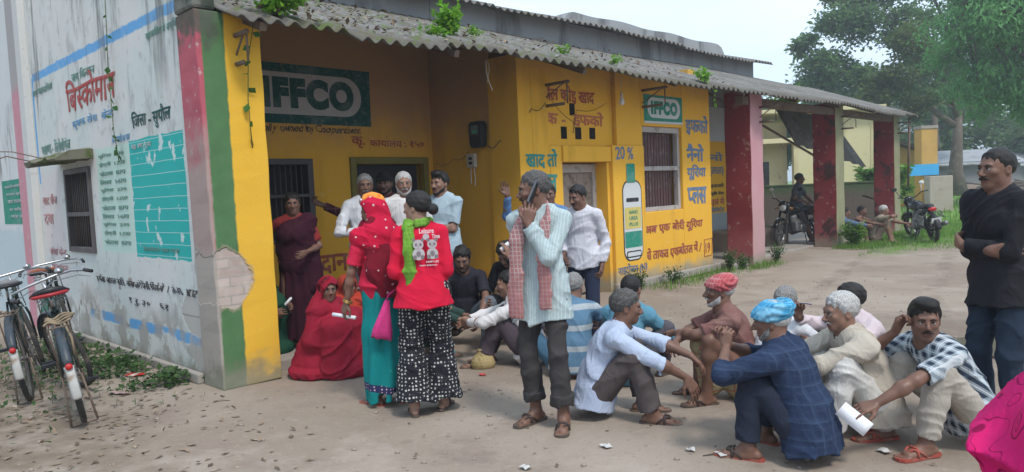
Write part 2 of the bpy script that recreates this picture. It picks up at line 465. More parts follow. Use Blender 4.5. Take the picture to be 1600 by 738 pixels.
def leftwall(t):
    x, y, z = t.xyz()
    n = t.noise(1.1, 6, rough=.65); f = t.noise(7, 7, rough=.65); st = t.noise(4, 6, t.map((1, 1, .12)), rough=.7)
    c = t.mix(n, (.58, .575, .55), (.72, .71, .67))
    c = t.mix(t.ss(t.noise(.8, 4, t.map(loc=(4, 2, 1))), .45, .62) * .35, c, (.47, .60, .58))
    c = t.mix(t.ss(f, .54, .70) * .65, c, (.42, .41, .38))
    c = t.mix(t.ss(t.noise(2.1, 7, t.map((1, 1, .5), loc=(1, 5, 2)), rough=.7), .55, .68) * .7, c, (.33, .325, .30))
    # blue border band on top and down the far edge
    wz = t.wob(z, 6, .05); wy = t.wob(y, 6, .05)
    band = t.inside(wz, 3.19, 3.29, .012) * t.ss(y, 5.06, 5.0)
    band = t.m('MAXIMUM', band, t.inside(wy, 5.02, 5.09, .012) * t.inside(z, 1.9, 3.25))
    band = t.m('MAXIMUM', band, t.inside(wz, .32, .42, .012) * t.inside(y, .3, 3.4) * t.ss(t.noise(2.4, 3), .40, .46))
    c = t.mix(band * t.ss(f, .75, .55), c, t.mix(n, (.10, .32, .62), (.17, .42, .70)))
    # pale green tariff list and pink wash near the window
    c = t.mix(t.inside(wz, 1.09, 2.18) * t.inside(wy, 1.82, 2.80) * .75, c, (.47, .66, .56))
    c = t.mix(t.inside(wz, 1.05, 2.05, .1) * t.inside(wy, 4.2, 5.0, .1) * .3, c, (.70, .52, .52))
    # teal board, flaked
    teal = t.inside(wz, 1.06, 2.195, .006) * t.inside(t.wob(y, 6, .02), .50, 1.80, .008)
    tc = t.mix(n, (.02, .36, .33), (.035, .46, .42))
    fl = t.ss(t.noise(5.2, 5, t.map((1, 1, .7), loc=(0, 3.3, 8.1))), .605, .63)
    tc = t.mix(fl, tc, (.55, .66, .64))
    lines = t.ss(t.m('ABSOLUTE', t.m('FRACT', t.wob(z, 3, .012) * 9.2) - .5), .46, .48)
    tc = t.mix(lines * .75, tc, (.50, .68, .66))
    c = t.mix(teal, c, tc)
    # flaking plaster: grey-brown patches low down, black streaks from the top
    low = t.ss(t.wob(z, 2.2, .9), .75, .35)
    c = t.mix(low * t.ss(t.noise(2.7, 7, rough=.7), .47, .53) * .85, c, t.mix(f, (.30, .275, .24), (.43, .40, .36)))
    chips = t.ss(t.noise(3.1, 7, t.map(loc=(0, 9, 3)), rough=.72), .635, .65) * t.ss(z, 1.5, 1.0)
    c = t.mix(chips, c, (.30, .25, .21))
    c = t.mix(t.ss(st, .50, .64) * t.ss(z, 2.2, 3.2) * .85, c, (.16, .165, .15))
    c = t.mix(t.ss(t.wob(z, 3, .3), .22, .02) * .8, c, t.mix(f, (.10, .11, .07), (.22, .21, .16)))
    # exposed brick corner near the pillar foot
    ey = (y - .52) * 3.4; ez = (z - .60) * 5.
    hole = t.ss(t.wob(t.m('SQRT', ey * ey + ez * ez), 6, .7), 1.0, .93)
    bk = t.n('TexBrick'); t.put(bk.inputs['Vector'], t.map((1, 1, 1), (RAD(90), 0, RAD(90))))
    bk.inputs['Scale'].default_value = 1; bk.inputs['Brick Width'].default_value = .23; bk.inputs['Row Height'].default_value = .08; bk.inputs['Mortar Size'].default_value = .009
    bk.inputs['Color1'].default_value = (.46, .44, .41, 1); bk.inputs['Color2'].default_value = (.54, .52, .49, 1); bk.inputs['Mortar'].default_value = (.33, .30, .27, 1)
    c = t.mix(hole, c, V(t, bk.outputs['Color']))
    return dict(c=c, h=f * .6 + n * .4 - chips * 1.2 - hole * 1.2)
M_left = mat('white_limewash_side', leftwall, .92, bump=.35, bdist=.012)
def far_wall(t):
    x, y, z = t.xyz()
    n = t.noise(1.4, 6, rough=.65); f = t.noise(8, 6); st = t.noise(3.5, 6, t.map((1, 1, .2)), rough=.7)
    c = t.mix(n, (.55, .57, .57), (.66, .67, .66))
    c = t.mix(t.ss(st, .46, .60) * t.ss(z, 1.9, 2.3) * t.ss(t.wob(z, 2, .8), 3.2, 2.6), c, (.20, .195, .18))
    c = t.mix(t.ss(t.wob(z, 4, .2), 1.35, 1.25) * .6, c, (.40, .52, .56))
    return dict(c=c, h=f)
M_farw = mat('grey_limewash', far_wall, .92)
def moss2(t):
    n = t.noise(5, 6); return dict(c=t.mix(t.ss(n, .38, .62), (.045, .055, .042), (.17, .175, .15)), h=n)
M_moss2 = mat('black_mould_cement', moss2, .95, bump=.6, bdist=.02)
def pinkp(t):
    x, y, z = t.xyz(); n = t.noise(2.2, 5); f = t.noise(12, 5)
    c = t.mix(n, (.50, .20, .24), (.60, .30, .34))
    c = t.mix(t.ss(t.wob(z, 3, .5), 3.0, 3.3), c, (.36, .34, .33))
    c = t.mix(t.ss(y, 5.42, 5.38), c, t.mix(f, (.52, .52, .50), (.62, .62, .60)))
    return dict(c=t.mix(t.ss(f, .6, .7) * .6, c, (.45, .42, .4)), h=f)
M_pinkp = mat('pink_pilaster_paint', pinkp, .9)
def redpillar(t):
    x, y, z = t.xyz(); n = t.noise(1.5, 5); f = t.noise(9, 6); b = t.noise(2.4, 6, rough=.7)
    red = t.mix(n, (.17, .022, .026), (.26, .04, .045))
    red = t.mix(t.ss(t.wob(z, 2.5, .7), .9, .4) * .7, red, (.36, .10, .11))
    red = t.mix(t.ss(f, .6, .68) * .5, red, (.42, .30, .24))
    red = t.mix(t.ss(b, .52, .60) * t.ss(x, 12, 12.5) * .85, red, (.035, .025, .022))
    pk = t.mix(n, (.46, .21, .24), (.55, .33, .34))
    pk = t.mix(t.ss(t.wob(z, 3, .8), 1.4, .7) * .3, pk, (.38, .30, .24))
    mossy = t.mix(b, (.14, .15, .06), (.38, .36, .24))
    pk = t.mix(t.ss(x, 12, 12.5), pk, mossy)
    c = t.mix(t.ss(y, .012, .006), red, pk)
    c = t.mix(t.ss(t.wob(z, 5, .25), .3, .08) * .8, c, t.mix(f, (.2, .2, .13), (.33, .31, .24)))
    return dict(c=c, h=f * .7 + b * .5)
M_redp = mat('red_pillar_paint', redpillar, .9, bump=.35, bdist=.012)
def strip(t):
    x, y, z = t.xyz(); n = t.noise(2, 5)
    c = t.mix(n, (.68, .36, .02), (.78, .44, .035))
    c = t.mix(t.ss(z, 2.42, 2.46), c, t.mix(n, (.42, .46, .50), (.52, .55, .58)))
    c = t.mix(t.ss(z, .86, .82), c, (.30, .33, .33))
    return dict(c=c, h=n)
M_strip = mat('yellow_white_wall', strip, .9)
def cement(t):
    n = t.noise(1.5, 6); f = t.noise(11, 6)
    c = t.mix(n, (.27, .24, .21), (.40, .36, .32)); c = t.mix(t.ss(f, .55, .7) * .6, c, (.18, .165, .14))
    return dict(c=c, h=f)
M_cem = mat('worn_cement', cement, .92, bump=.4)
def grey_up(t):
    n = t.noise(1.2, 6); f = t.noise(6, 6); st = t.noise(2, 6, t.map((1, 1, .25)))
    c = t.mix(n, (.24, .25, .26), (.36, .37, .38)); c = t.mix(t.ss(st, .5, .65) * .8, c, (.12, .12, .12))
    return dict(c=c, h=f)
M_up = mat('grey_stained_plaster', grey_up, .92)
def asbestos(t):
    x, y, z = t.xyz(); n = t.noise(1.6, 6, rough=.65); f = t.noise(12, 6, rough=.7); st = t.noise(3, 6, t.map((1, .2, 1)))
    c = t.mix(n, (.13, .125, .115), (.235, .225, .21))
    c = t.mix(t.ss(st, .5, .66) * .7, c, (.09, .085, .075))
    c = t.mix(t.ss(f, .56, .68) * .55, c, (.42, .42, .40))
    c = t.mix(t.ss(t.wob(y, 3, .5), .05, -.35) * .55, c, (.085, .075, .055)); left = t.ss(x, 8.5, 3.5)
    c = t.mix(t.ss(t.noise(4.5, 6), .5, .6) * (left * .6 + .12), c, (.12, .105, .065))
    c = t.mix(t.ss(t.noise(6.5, 5, t.map(loc=(3, 3, 3))), .56, .63) * left * .7, c, (.09, .13, .03))
    return dict(c=c, h=f * .7)
M_asb = mat('weathered_cement_sheet', asbestos, .9, bump=.4, bdist=.012)
M_inside = plain('dim_room_plaster', (.16, .13, .10), .95)
M_wood = plain('old_grey_timber', (.30, .24, .20), .8, dirt=(.16, .12, .10))
M_frame = plain('chalky_window_timber', (.42, .39, .37), .8, dirt=(.24, .21, .19))
M_dkframe = plain('dark_window_steel', (.085, .075, .075), .6)
M_bar = plain('iron_bar', (.10, .075, .065), .6)
M_rust = plain('rusty_pipe', (.16, .115, .085), .7, dirt=(.08, .05, .04))
M_olive = plain('olive_door_frame', (.20, .17, .045), .8)
M_blackdoor = plain('dark_blue_door', (.028, .03, .038), .6)
M_shutter = plain('maroon_shutter', (.20, .105, .105), .7, dirt=(.32, .25, .24))
M_black = plain('black_plastic', (.02, .02, .022), .5)
M_white = plain('white_card', (.74, .75, .78), .75, var=.06)
M_ivory = plain('ivory_plastic', (.52, .48, .40), .5)

def walls(name, boxes, m, bevel=0):
    b = MB()
    for q in boxes: b.box(*q)
    return b.build(name, m, bld, bevel=bevel)
RS = .385                                      # lean-to slope
def roofz(y): return 2.985 + RS * (y + .42)
# --- corner pillar and side wall
b_ = MB(); NZ = 26
vs = []
for i in range(NZ + 1):
    z = 3.11 * i / NZ; w = .525 + .003 * math.sin(i * 1.3); s2 = -.03 * i / NZ
    vs += [(s2 + .004 * math.sin(i * 2.1), .003 * math.sin(i * 1.7), z), (w, .003 * math.sin(i * 1.1), z), (w, .37, z), (s2, .37, z)]
fs = [(0, 3, 2, 1), tuple(NZ * 4 + k for k in range(4))]
for i in range(NZ):
    for k in range(4): fs.append((i * 4 + k, i * 4 + (k + 1) % 4, (i + 1) * 4 + (k + 1) % 4, (i + 1) * 4 + k))
b_.add(vs, fs); b_.build('pillar', M_corner, bld, bevel=.012)
walls('pillar_cap', [(-.045, .15, -.005, .368, 3.112, 3.75)], M_moss2, .03)
WY0, WY1, WZ0, WZ1 = 3.02, 3.94, 1.06, 2.02     # side window
walls('side_wall', [(.02, .26, .372, WY0, 0, 4.25), (.02, .26, WY1, 5.15, 0, 4.25), (.02, .26, WY0, WY1, 0, WZ0), (.02, .26, WY0, WY1, WZ1, 4.25)], M_left)
walls('plinth', [(-.04, .018, .40, 5.1, 0, .095)], M_cem, .015)
walls('pilaster', [(-.06, .258, 5.152, 5.78, 0, 4.6)], M_pinkp, .01)
# --- verandah
DX0, DX1, DZ = 2.90, 4.02, 1.98
VX0, VX1, VZ0, VZ1 = 1.50, 2.27, 1.03, 2.05
Y2 = 2.2
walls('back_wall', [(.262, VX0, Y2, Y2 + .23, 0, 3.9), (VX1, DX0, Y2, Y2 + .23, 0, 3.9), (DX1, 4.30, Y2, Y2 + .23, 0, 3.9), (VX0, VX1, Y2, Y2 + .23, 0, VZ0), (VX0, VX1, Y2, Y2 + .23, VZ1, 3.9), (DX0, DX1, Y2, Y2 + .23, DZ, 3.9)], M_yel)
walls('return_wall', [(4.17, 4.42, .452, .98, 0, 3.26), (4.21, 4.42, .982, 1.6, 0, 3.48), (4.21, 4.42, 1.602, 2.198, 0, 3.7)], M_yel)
walls('verandah_floor', [(.53, 4.168, .25, 2.198, -.05, .10), (.264, .53, .39, 2.198, -.05, .10)], M_cem, .015)
# --- front room
FY = .45
fr = [(4.422, 4.75, FY, .70, 0, 3.26), (4.752, 5.0, FY, .70, 0, 2.12), (4.752, 6.26, FY + .07, .72, 2.12, 3.24),
      (6.07, 6.88, FY - .05, .70, 0, 2.14), (6.262, 6.90, FY, .71, 2.142, 3.26),
      (6.902, 8.07, FY, .70, 0, 1.12), (6.902, 8.07, FY, .70, 2.45, 3.26), (8.072, 9.0, FY, .70, 0, 3.26), (6.882, 6.93, FY, .69, 1.122, 2.448)]
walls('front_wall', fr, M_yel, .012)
walls('door_lintel', [(4.99, 6.065, FY - .03, .62, 1.90, 2.118)], M_yel, .012)
walls('door_recess', [(4.96, 5.05, .702, .9, 0, 1.9), (6.0, 6.066, .46, .9, 0, 1.898), (4.9, 6.1, .63, 1.06, 1.902, 1.98)], M_yel)
walls('plinth', [(4.42, 5.0, .36, .448, 0, .13), (6.0, 9.03, .32, .398, 0, .13), (9.002, 9.06, .33, 2.1, 0, .13)], M_cem, .02)
walls('room_end_wall', [(8.75, 8.998, .702, 2.198, 0, 3.5)], M_yel)
b_ = MB()                                     # ventilation openings: solid boxes, the shade inside put into their colour
for (x, z, w, h) in ((5.33, 2.625, .11, .165), (5.135, 2.30, .12, .165), (5.445, 2.30, .13, .165), (5.765, 2.305, .13, .16)):
    b_.box(x - w / 2, x + w / 2, FY + .064, FY + .16, z - h / 2, z + h / 2)
b_.build('ventilation_hole', plain('vent_hole_soot', (.012, .01, .009), 1), bld)
# --- main block behind, upper wall and the facade strip past the room
walls('upper_wall', [(4.302, 14.4, Y2, Y2 + .23, 3.2, 4.38), (.262, 4.3, Y2 + .01, Y2 + .24, 3.902, 4.38)], M_up)
walls('facade_strip', [(9.0, 14.4, Y2 - .002, Y2 + .23, 0, 3.198)], M_strip)
walls('end_wall', [(14.17, 14.402, Y2 + .232, 6.4, 0, 4.5)], M_strip)
walls('rear_wall', [(.262, 14.168, 6.2, 6.4, 0, 4.9)], M_inside)
walls('room_partition', [(4.31, 4.41, Y2 + .24, 6.19, 0, 4.3)], M_inside)
walls('shelter_floor', [(9.08, 10.3, .1, 2.1, -.05, .12), (10.3, 18.0, .52, 2.1, -.05, .05)], M_cem, .02)
walls('raised_bank', [(11.6, 14.3, 1.35, 2.19, -.05, .46)], M_dirt, .06)
for x in (9.62, 13.60, 17.56):
    b_ = MB(); vs = []; NZ = 14
    zt = 3.12
    for i in range(NZ + 1):
        z = zt * i / NZ; w = .47 + .012 * math.sin(i * 1.7 + x); e = .01 * math.sin(i * 1.3 + x)
        vs += [(x + e, 0, z), (x + w, 0, z), (x + w, .5, z), (x + e, .5, z)]
    fs = [(0, 3, 2, 1), tuple(NZ * 4 + k for k in range(4))]
    for i in range(NZ):
        for k in range(4): fs.append((i * 4 + k, i * 4 + (k + 1) % 4, (i + 1) * 4 + (k + 1) % 4, (i + 1) * 4 + k))
    b_.add(vs, fs); b_.build('pillar', M_redp, bld, bevel=.015)
b_ = MB(); b_.box(9.4, 18.0, .03, .17, 2.86, 3.0); b_.box(9.4, 18.0, 2.02, 2.14, 3.62, 3.76)
b_.build('beam', M_rust, bld)
# --- corrugated roofs
def corrugated(name, x0, x1, y0, y1, zf, m, pitch=.155, amp=.026, nyy=10, sag=.03, seed=1, ragged=.08, th=.015):
    rr = random.Random(seed); n = int((x1 - x0) / pitch * 6)
    xs = np.linspace(x0, x1, n + 1); vs = []
    sheets = {}
    for i, x in enumerate(xs):
        k = int((x - x0) / 1.05)
        if k not in sheets: sheets[k] = (rr.uniform(-ragged, ragged), rr.uniform(-.02, .02))
        dy, dz = sheets[k]
        for j in range(nyy + 1):
            y = y0 + dy + (y1 - y0 - dy) * j / nyy
            z = zf(y) + amp * math.sin(2 * PI * (x - x0) / pitch) + dz * (1 - j / nyy) - sag * math.sin(x * .75 + seed) * (1 - .5 * j / nyy)
            vs.append((x, y, z))
    m_ = len(vs); q = nyy + 1
    fs = [(i * q + j, (i + 1) * q + j, (i + 1) * q + j + 1, i * q + j + 1) for i in range(n) for j in range(nyy)]
    vs += [(a, b, c - th) for a, b, c in vs]
    fs += [tuple(m_ + k for k in f[::-1]) for f in fs]
    for i in range(n):
        fs.append((i * q, m_ + i * q, m_ + (i + 1) * q, (i + 1) * q))
        fs.append(((i + 1) * q + nyy, m_ + (i + 1) * q + nyy, m_ + i * q + nyy, i * q + nyy))
    for j in range(nyy):
        fs.append((j + 1, m_ + j + 1, m_ + j, j)); a = n * q
        fs.append((a + j, m_ + a + j, m_ + a + j + 1, a + j + 1))
    return raw_mesh(name, np.array(vs), np.array(fs), m, bld)
corrugated('lean_to_roof', .16, 18.15, -.42, 2.19, lambda y: roofz(y), M_asb, seed=2)
corrugated('upper_roof', .1, 14.65, 1.85, 3.6, lambda y: 4.30 + .30 * (y - 1.85), M_asb, seed=5, nyy=5, ragged=.03)
b_ = MB(); n_ = 40; pr = []
for i in range(n_ + 1):
    s = i / n_; x = 9.0 + 6.75 * s; e = min(1, min(s, 1 - s) * 14)
    pr.append((x, 4.90 + .24 * math.sqrt(max(0, 1 - (1 - e) ** 2)) + .02 * math.sin(x * 3)))
pr += [(15.75, 4.1), (9.0, 4.1)]
b_.prism([(p[0], p[1]) for p in pr], (0, 3.95, 0), (1, 0, 0), (0, 0, 1), .32); b_.build('roof_parapet', M_up, bld)
b_ = MB(); rr = random.Random(8)
for i in range(9): b_.bar((.4 + i * 2.1, -.3, roofz(-.3) - .07), (.4 + i * 2.1, 2.17, roofz(2.17) - .07), .06, .07)
b_.build('rafter', M_rust, bld)
# loose cement sheets slipped down at the open end, and the poles that propped them
def hang(p00, p10, p11, p01, name='slipped_sheet'):
    n1, n2 = 46, 6; vs = []
    P = [np.array(p, float) for p in (p00, p10, p11, p01)]; nn = unit(np.cross(P[1] - P[0], P[3] - P[0]))
    for i in range(n1 + 1):
        for j in range(n2 + 1):
            a, c = i / n1, j / n2
            vs.append((P[0] * (1 - a) + P[1] * a) * (1 - c) + (P[3] * (1 - a) + P[2] * a) * c + nn * .026 * math.sin(2 * PI * a * n1 / 6))
    m_ = len(vs); q = n2 + 1
    fs = [(i * q + j, (i + 1) * q + j, (i + 1) * q + j + 1, i * q + j + 1) for i in range(n1) for j in range(n2)]
    vs += [v - nn * .012 for v in vs]; fs += [tuple(m_ + k for k in f[::-1]) for f in fs]
    raw_mesh(name, np.array(vs), np.array(fs), M_asb, bld)
hang((14.2, 1.7, 3.4), (18.1, 1.7, 3.0), (18.15, .9, 1.75), (14.6, 1.3, 2.35))
b_ = MB(); b_.tube([(10.5, 1.45, 3.38), (17.4, 1.55, 1.86)], .028); b_.tube([(11.2, 1.75, 3.42), (17.6, 1.85, 2.0)], .025); b_.build('prop_pole', M_rust, bld, True)
b_ = MB(); b_.tube([(17.95, -.2, 1.2), (17.95, -.25, 2.95)], .03); b_.tube([(17.9, .9, 1.0), (18.6, .3, .72)], .028); b_.build('gutter_pipe', M_rust, bld, True)

# --- windows and doors
def window_bars(pts, along, z0, z1, n, m, parent, r=.008, nm='bar'):
    b = MB(); a, c = np.array(pts[0], float), np.array(pts[1], float)
    for i in range(n):
        p = a + (c - a) * (i + .5) / n; b.tube([(p[0], p[1], z0), (p[0], p[1], z1)], r, 6)
    return b.build(nm, m, parent, True)
# side window (in the x = 0 wall)
w_ = MB(); x0, x1 = -.01, .12
for q in ((WY0, WY0 + .06, WZ0, WZ1), (WY1 - .06, WY1, WZ0, WZ1), (WY0 + .06, WY1 - .06, WZ0, WZ0 + .06), (WY0 + .06, WY1 - .06, WZ1 - .06, WZ1), (WY0 + .06, WY1 - .06, 1.47, 1.52)):
    w_.box(x0, x1, q[0], q[1], q[2], q[3])
w = w_.build('window', M_dkframe, bld, bevel=.006)
window_bars([(.05, WY0 + .08, 0), (.05, WY1 - .08, 0)], 0, WZ0 + .05, WZ1 - .05, 11, M_bar, w, .009, 'window_bar')
b_ = MB(); b_.box(.20, .24, WY0 - .05, WY1 + .05, WZ0 - .05, WZ1 + .05); b_.build('inner_shutter', plain('black_shutter', (.018, .018, .018), .7), w)  # black sheet standing in for the unlit room behind the bars
def mossy(t):
    n = t.noise(6, 6); return dict(c=t.mix(t.ss(n, .4, .6), (.17, .16, .12), (.075, .10, .03)), h=n)
M_moss = mat('mossy_cement', mossy, .95, bump=.7, bdist=.03)
b_ = MB(); vs = []; rr = random.Random(3)
for i in range(13):
    y = 2.88 + 1.26 * i / 12
    for (x, z) in ((.018, 2.10), (-.34, 2.07), (-.36, 2.11), (-.2, 2.17), (.018, 2.21)): vs.append((x + rr.uniform(-.015, .015) * (x < 0), y, z + rr.uniform(-.02, .02)))
fs = [(i * 5 + k, (i + 1) * 5 + k, (i + 1) * 5 + (k + 1) % 5, i * 5 + (k + 1) % 5) for i in range(12) for k in range(5)]
b_.add(vs, fs + [(0, 1, 2, 3, 4), tuple(60 + k for k in (4, 3, 2, 1, 0))]); b_.build('sunshade', M_moss, bld)
b_ = MB(); b_.tube([(-.3, 3.95, 2.12), (-.5, 4.2, 2.2), (-.62, 4.35, 2.15)], .007, 5); b_.tube([(-.3, 3.6, 2.14), (-.5, 3.9, 2.23), (-.6, 4.3, 2.26)], .006, 5); b_.build('reinforcing_rod', M_rust, bld, True)
# verandah window
w_ = MB(); y0, y1 = Y2 - .02, Y2 + .1
for q in ((VX0, VX0 + .07, VZ0, VZ1), (VX1 - .08, VX1, VZ0, VZ1), (VX0 + .07, VX1 - .08, VZ0, VZ0 + .06), (VX0 + .07, VX1 - .08, VZ1 - .07, VZ1), (VX0 + .07, VX1 - .08, 1.58, 1.62)):
    w_.box(q[0], q[1], y0, y1, q[2], q[3])
w = w_.build('window', M_dkframe, bld, bevel=.006)
window_bars([(VX0 + .09, Y2 + .04, 0), (VX1 - .1, Y2 + .04, 0)], 0, VZ0, VZ1, 8, M_bar, w, .009, 'window_bar')
b_ = MB(); b_.box(VX0 - .02, VX1 + .02, Y2 + .235, Y2 + .26, VZ0 - .02, VZ1 + .02); b_.build('inner_shutter', plain('black_shutter', (.018, .018, .018), .7), w)  # black sheet added so the verandah window looks dark inside
# office doorway
w_ = MB()
for q in ((DX0 - .09, DX0, .1, DZ + .09), (DX1, DX1 + .09, .1, DZ + .09), (DX0, DX1, DZ, DZ + .09)): w_.box(q[0], q[1], Y2 - .03, Y2 + .12, q[2], q[3])
d_ = w_.build('doorway', M_olive, bld, bevel=.006)
b_ = MB(); b_.box(DX0 + .005, DX1 - .005, Y2 + .13, Y2 + .17, .11, DZ - .005); b_.build('door_panel', M_blackdoor, d_)  # near-black sheet: darkness of the office interior put into its colour
# room door
w_ = MB()
for q in ((5.05, 5.13, 0, 1.88), (5.92, 6.0, 0, 1.88), (5.13, 5.92, 1.76, 1.88)): w_.box(q[0], q[1], .66, .76, q[2], q[3])
d_ = w_.build('doorway', M_frame, bld, bevel=.006)
b_ = MB()
for i in range(5): b_.box(5.132 + i * .158, 5.132 + i * .158 + .153, .70, .735, .03, 1.757)
b_.build('door_leaf', M_wood, d_, bevel=.004)
b_ = MB(); b_.tube([(5.3, .695, 1.0), (5.5, .695, 1.0)], .012); b_.build('door_latch', M_rust, d_)
# front room window
w_ = MB()
for q in ((6.93, 7.0, 1.12, 2.45), (8.0, 8.07, 1.12, 2.45), (7.0, 8.0, 1.12, 1.19), (7.0, 8.0, 2.36, 2.45), (7.0, 8.0, 1.76, 1.83)): w_.box(q[0], q[1], FY + .05, FY + .15, q[2], q[3])
w = w_.build('window', M_frame, bld, bevel=.006)
window_bars([(7.02, FY + .1, 0), (7.98, FY + .1, 0)], 0, 1.15, 2.4, 12, M_bar, w, .009, 'window_bar')
b_ = MB()
for i in range(9): b_.box(7.0 + i * .112, 7.0 + i * .112 + .104, FY + .19, FY + .215 + .006 * (i % 2), 1.15, 2.42)
b_.build('shutter', M_shutter, w)
b_ = MB(); b_.box(6.93, 8.07, FY + .3, FY + .33, 1.1, 2.46); b_.build('shutter_backing', M_inside, w)

# --- painted writing and boards
AX, AZ, AYm = (1, 0, 0), (0, 0, 1), (0, -1, 0)
def paint(name, c, rough=.85):
    def f(t):
        n = t.noise(22, 5); w = t.noise(5, 4)
        return dict(c=t.mix(t.ss(w, .45, .70) * .28 + t.ss(n, .54, .70) * .35, c, tuple(.5 * a + .27 for a in c)), h=n)
    return mat(name, f, rough)
P_teal, P_maroon, P_blue = paint('teal_paint', (.03, .26, .22)), paint('maroon_paint', (.36, .085, .045)), paint('blue_paint', (.13, .19, .30))
P_red, P_green, P_sky, P_blk = paint('red_paint', (.42, .07, .06)), paint('green_paint', (.03, .20, .15)), paint('sky_blue_paint', (.16, .38, .62)), paint('black_paint', (.03, .03, .035))
P_dgreen = paint('dark_green_board', (.012, .085, .075)); P_wht = paint('white_paint', (.60, .62, .62)); P_sgreen = paint('sign_green', (.02, .24, .165)); P_palegreen = paint('pale_green_paint', (.16, .34, .28)); P_pinkw = paint('pink_paint', (.58, .28, .28))
def ink(name, s, m, x, z, w, h, y, bold=.02, jit=.018): return writing(name, s, m, (x, y, z), AX, AZ, w, h, bld, bold, jit)
def sink(name, s, m, y, z, w, h, bold=.014, jit=.03): return writing(name, s, m, (.016, y, z), AYm, AZ, w, h, bld, bold, jit)
def rrect(x0, x1, z0, z1, r, n=10):
    p = []
    for cx, cz, a0 in ((x1 - r, z1 - r, 0), (x0 + r, z1 - r, 90), (x0 + r, z0 + r, 180), (x1 - r, z0 + r, 270)):
        for i in range(n + 1): a = RAD(a0 + 90 * i / n); p.append((cx + r * math.cos(a), cz + r * math.sin(a)))
    return p
def board(name, poly, y, m):
    b = MB(); b.add([(p[0], y, p[1]) for p in poly], [tuple(range(len(poly)))]); return b.build(name, m, bld)
# large sign on the verandah's back wall
yb = Y2 - .004
sg = board('painted_sign', [(.60, 2.48), (3.18, 2.47), (3.19, 3.19), (.60, 3.19)], yb, P_dgreen)
board('sign_oval', rrect(.72, 3.04, 2.585, 3.085, .245), yb - .003, plain('dull_white_paint', (.48, .47, .48), .85)).parent = sg
writing('sign_lettering', 'IFFCO', P_dgreen, (1.655, yb - .006, 2.655), AX, AZ, 1.27, .375, sg, .075)
ink('lettering', 'Wholly owned by Cooperatives.', P_blk, 1.46, 2.345, 1.56, .125, yb, .012, .03)
ink('lettering', 'काया^लय : १५०', P_maroon, 3.14, 2.20, .92, .15, yb, .02)
ink('lettering', 'कृ.', P_maroon, 2.86, 2.19, .2, .15, yb, .02)
ink('lettering', 'दान', P_maroon, 2.30, .60, .40, .24, yb, .03)
# front room
ye = FY - .004
ink('lettering', 'खाद तो', P_teal, 4.27, 1.82, .62, .25, ye, .03)
ink('lettering', 'जल', P_teal, 4.45, 1.50, .42, .24, ye, .03)
yp = FY + .066
ink('lettering', 'तेल कोइ खाद', P_maroon, 4.76, 2.70, 1.08, .24, yp, .03)
ink('lettering', 'क -  इफको', plain('faded_red_paint', (.50, .16, .08), .9), 4.77, 2.385, 1.26, .23, yp, .03)
yq = FY - .054
ink('lettering', '20 %', P_blue, 6.14, 1.93, .45, .19, yq, .02)
ink('lettering', 'नाइट्रोजन (N)'.replace('ट्रो', 'टो'), P_blue, 6.10, .21, .76, .18, yq, .02)
# painted bottle
bt = board('painted_bottle', rrect(6.27, 6.77, .42, 1.62, .16), yq, P_blk)
def bshape(nm, poly, m, k): o = board(nm, poly, yq - .003 * k, m); o.parent = bt; return o
bshape('bottle_body', rrect(6.29, 6.75, .44, 1.60, .15), P_wht, 1)
bshape('bottle_cap', rrect(6.39, 6.61, 1.58, 1.87, .03), P_sgreen, 1)
bshape('bottle_label', rrect(6.30, 6.74, .62, .86, .02), P_sgreen, 2)
bshape('bottle_outline', rrect(6.36, 6.68, 1.30, 1.36, .02), P_blk, 2)
bshape('bottle_outline', rrect(6.33, 6.71, .47, .57, .03), P_blk, 2); bshape('bottle_mark', rrect(6.35, 6.69, .49, .55, .02), P_wht, 3)
bshape('bottle_label', rrect(6.31, 6.73, .90, 1.22, .02), plain('label_yellow', (.60, .50, .16), .85), 2)
for i, s in enumerate(('NANO', 'UREA', 'PLUS')):
    o = writing('label_lettering', s, P_sgreen, (6.42, yq - .009, 1.12 - .09 * i), AX, AZ, .22, .055, bt, .02)
# small sign over the window
sg = board('painted_sign', [(6.98, 2.49), (8.10, 2.50), (8.10, 2.935), (6.98, 2.935)], ye, P_sgreen)
board('sign_border', [(6.98, 2.49), (8.10, 2.50), (8.10, 2.535), (6.98, 2.525)], ye - .003, P_wht).parent = sg
board('sign_oval', rrect(7.08, 8.03, 2.58, 2.895, .15), ye - .003, P_wht).parent = sg
writing('sign_lettering', 'IFFCO', P_sgreen, (7.17, ye - .006, 2.63), AX, AZ, .77, .215, sg, .08)
for s, x, z, w, h in (('इफको', 8.19, 2.34, .74, .34), ('नैनो', 8.2, 1.90, .56, .30), ('यूिरया', 8.2, 1.58, .62, .27), ('~प्लस'.replace('्', ''), 8.2, 1.18, .62, .29)):
    ink('lettering', s, P_blue, x, z, w, h, ye, .035)
ink('lettering', 'अब एक बोरी यूिरया', P_maroon, 6.90, .745, 1.76, .21, ye, .03)
ink('lettering', 'से ताकत एकबोतल में /', P_maroon, 6.92, .34, 1.68, .22, ye, .03)
ink('lettering', '19', P_maroon, 8.74, .32, .16, .18, ye, .03)
b_ = MB()
for a, c in (((8.69, .27), (8.95, .28)), ((8.95, .28), (8.97, .57)), ((8.97, .57), (8.70, .56)), ((8.70, .56), (8.69, .27))):
    b_.bar((a[0], ye, a[1]), (c[0], ye, c[1]), .016, .003)
b_.build('lettering', P_maroon, bld)
yt = Y2 - .006
for s, m, z, h in (('नो', P_blue, 2.00, .2), ('(तरल)', P_blue, 1.66, .22), ('इफको', P_blk, 1.40, .11), ('कृिष सेवा', P_blk, 1.22, .11), ('एलं में', P_red, .98, .22), ('िलिमटेड', P_blue, .66 + .2, .12)):
    ink('lettering', s, m, 12.15, z, .62, h, yt, .03)
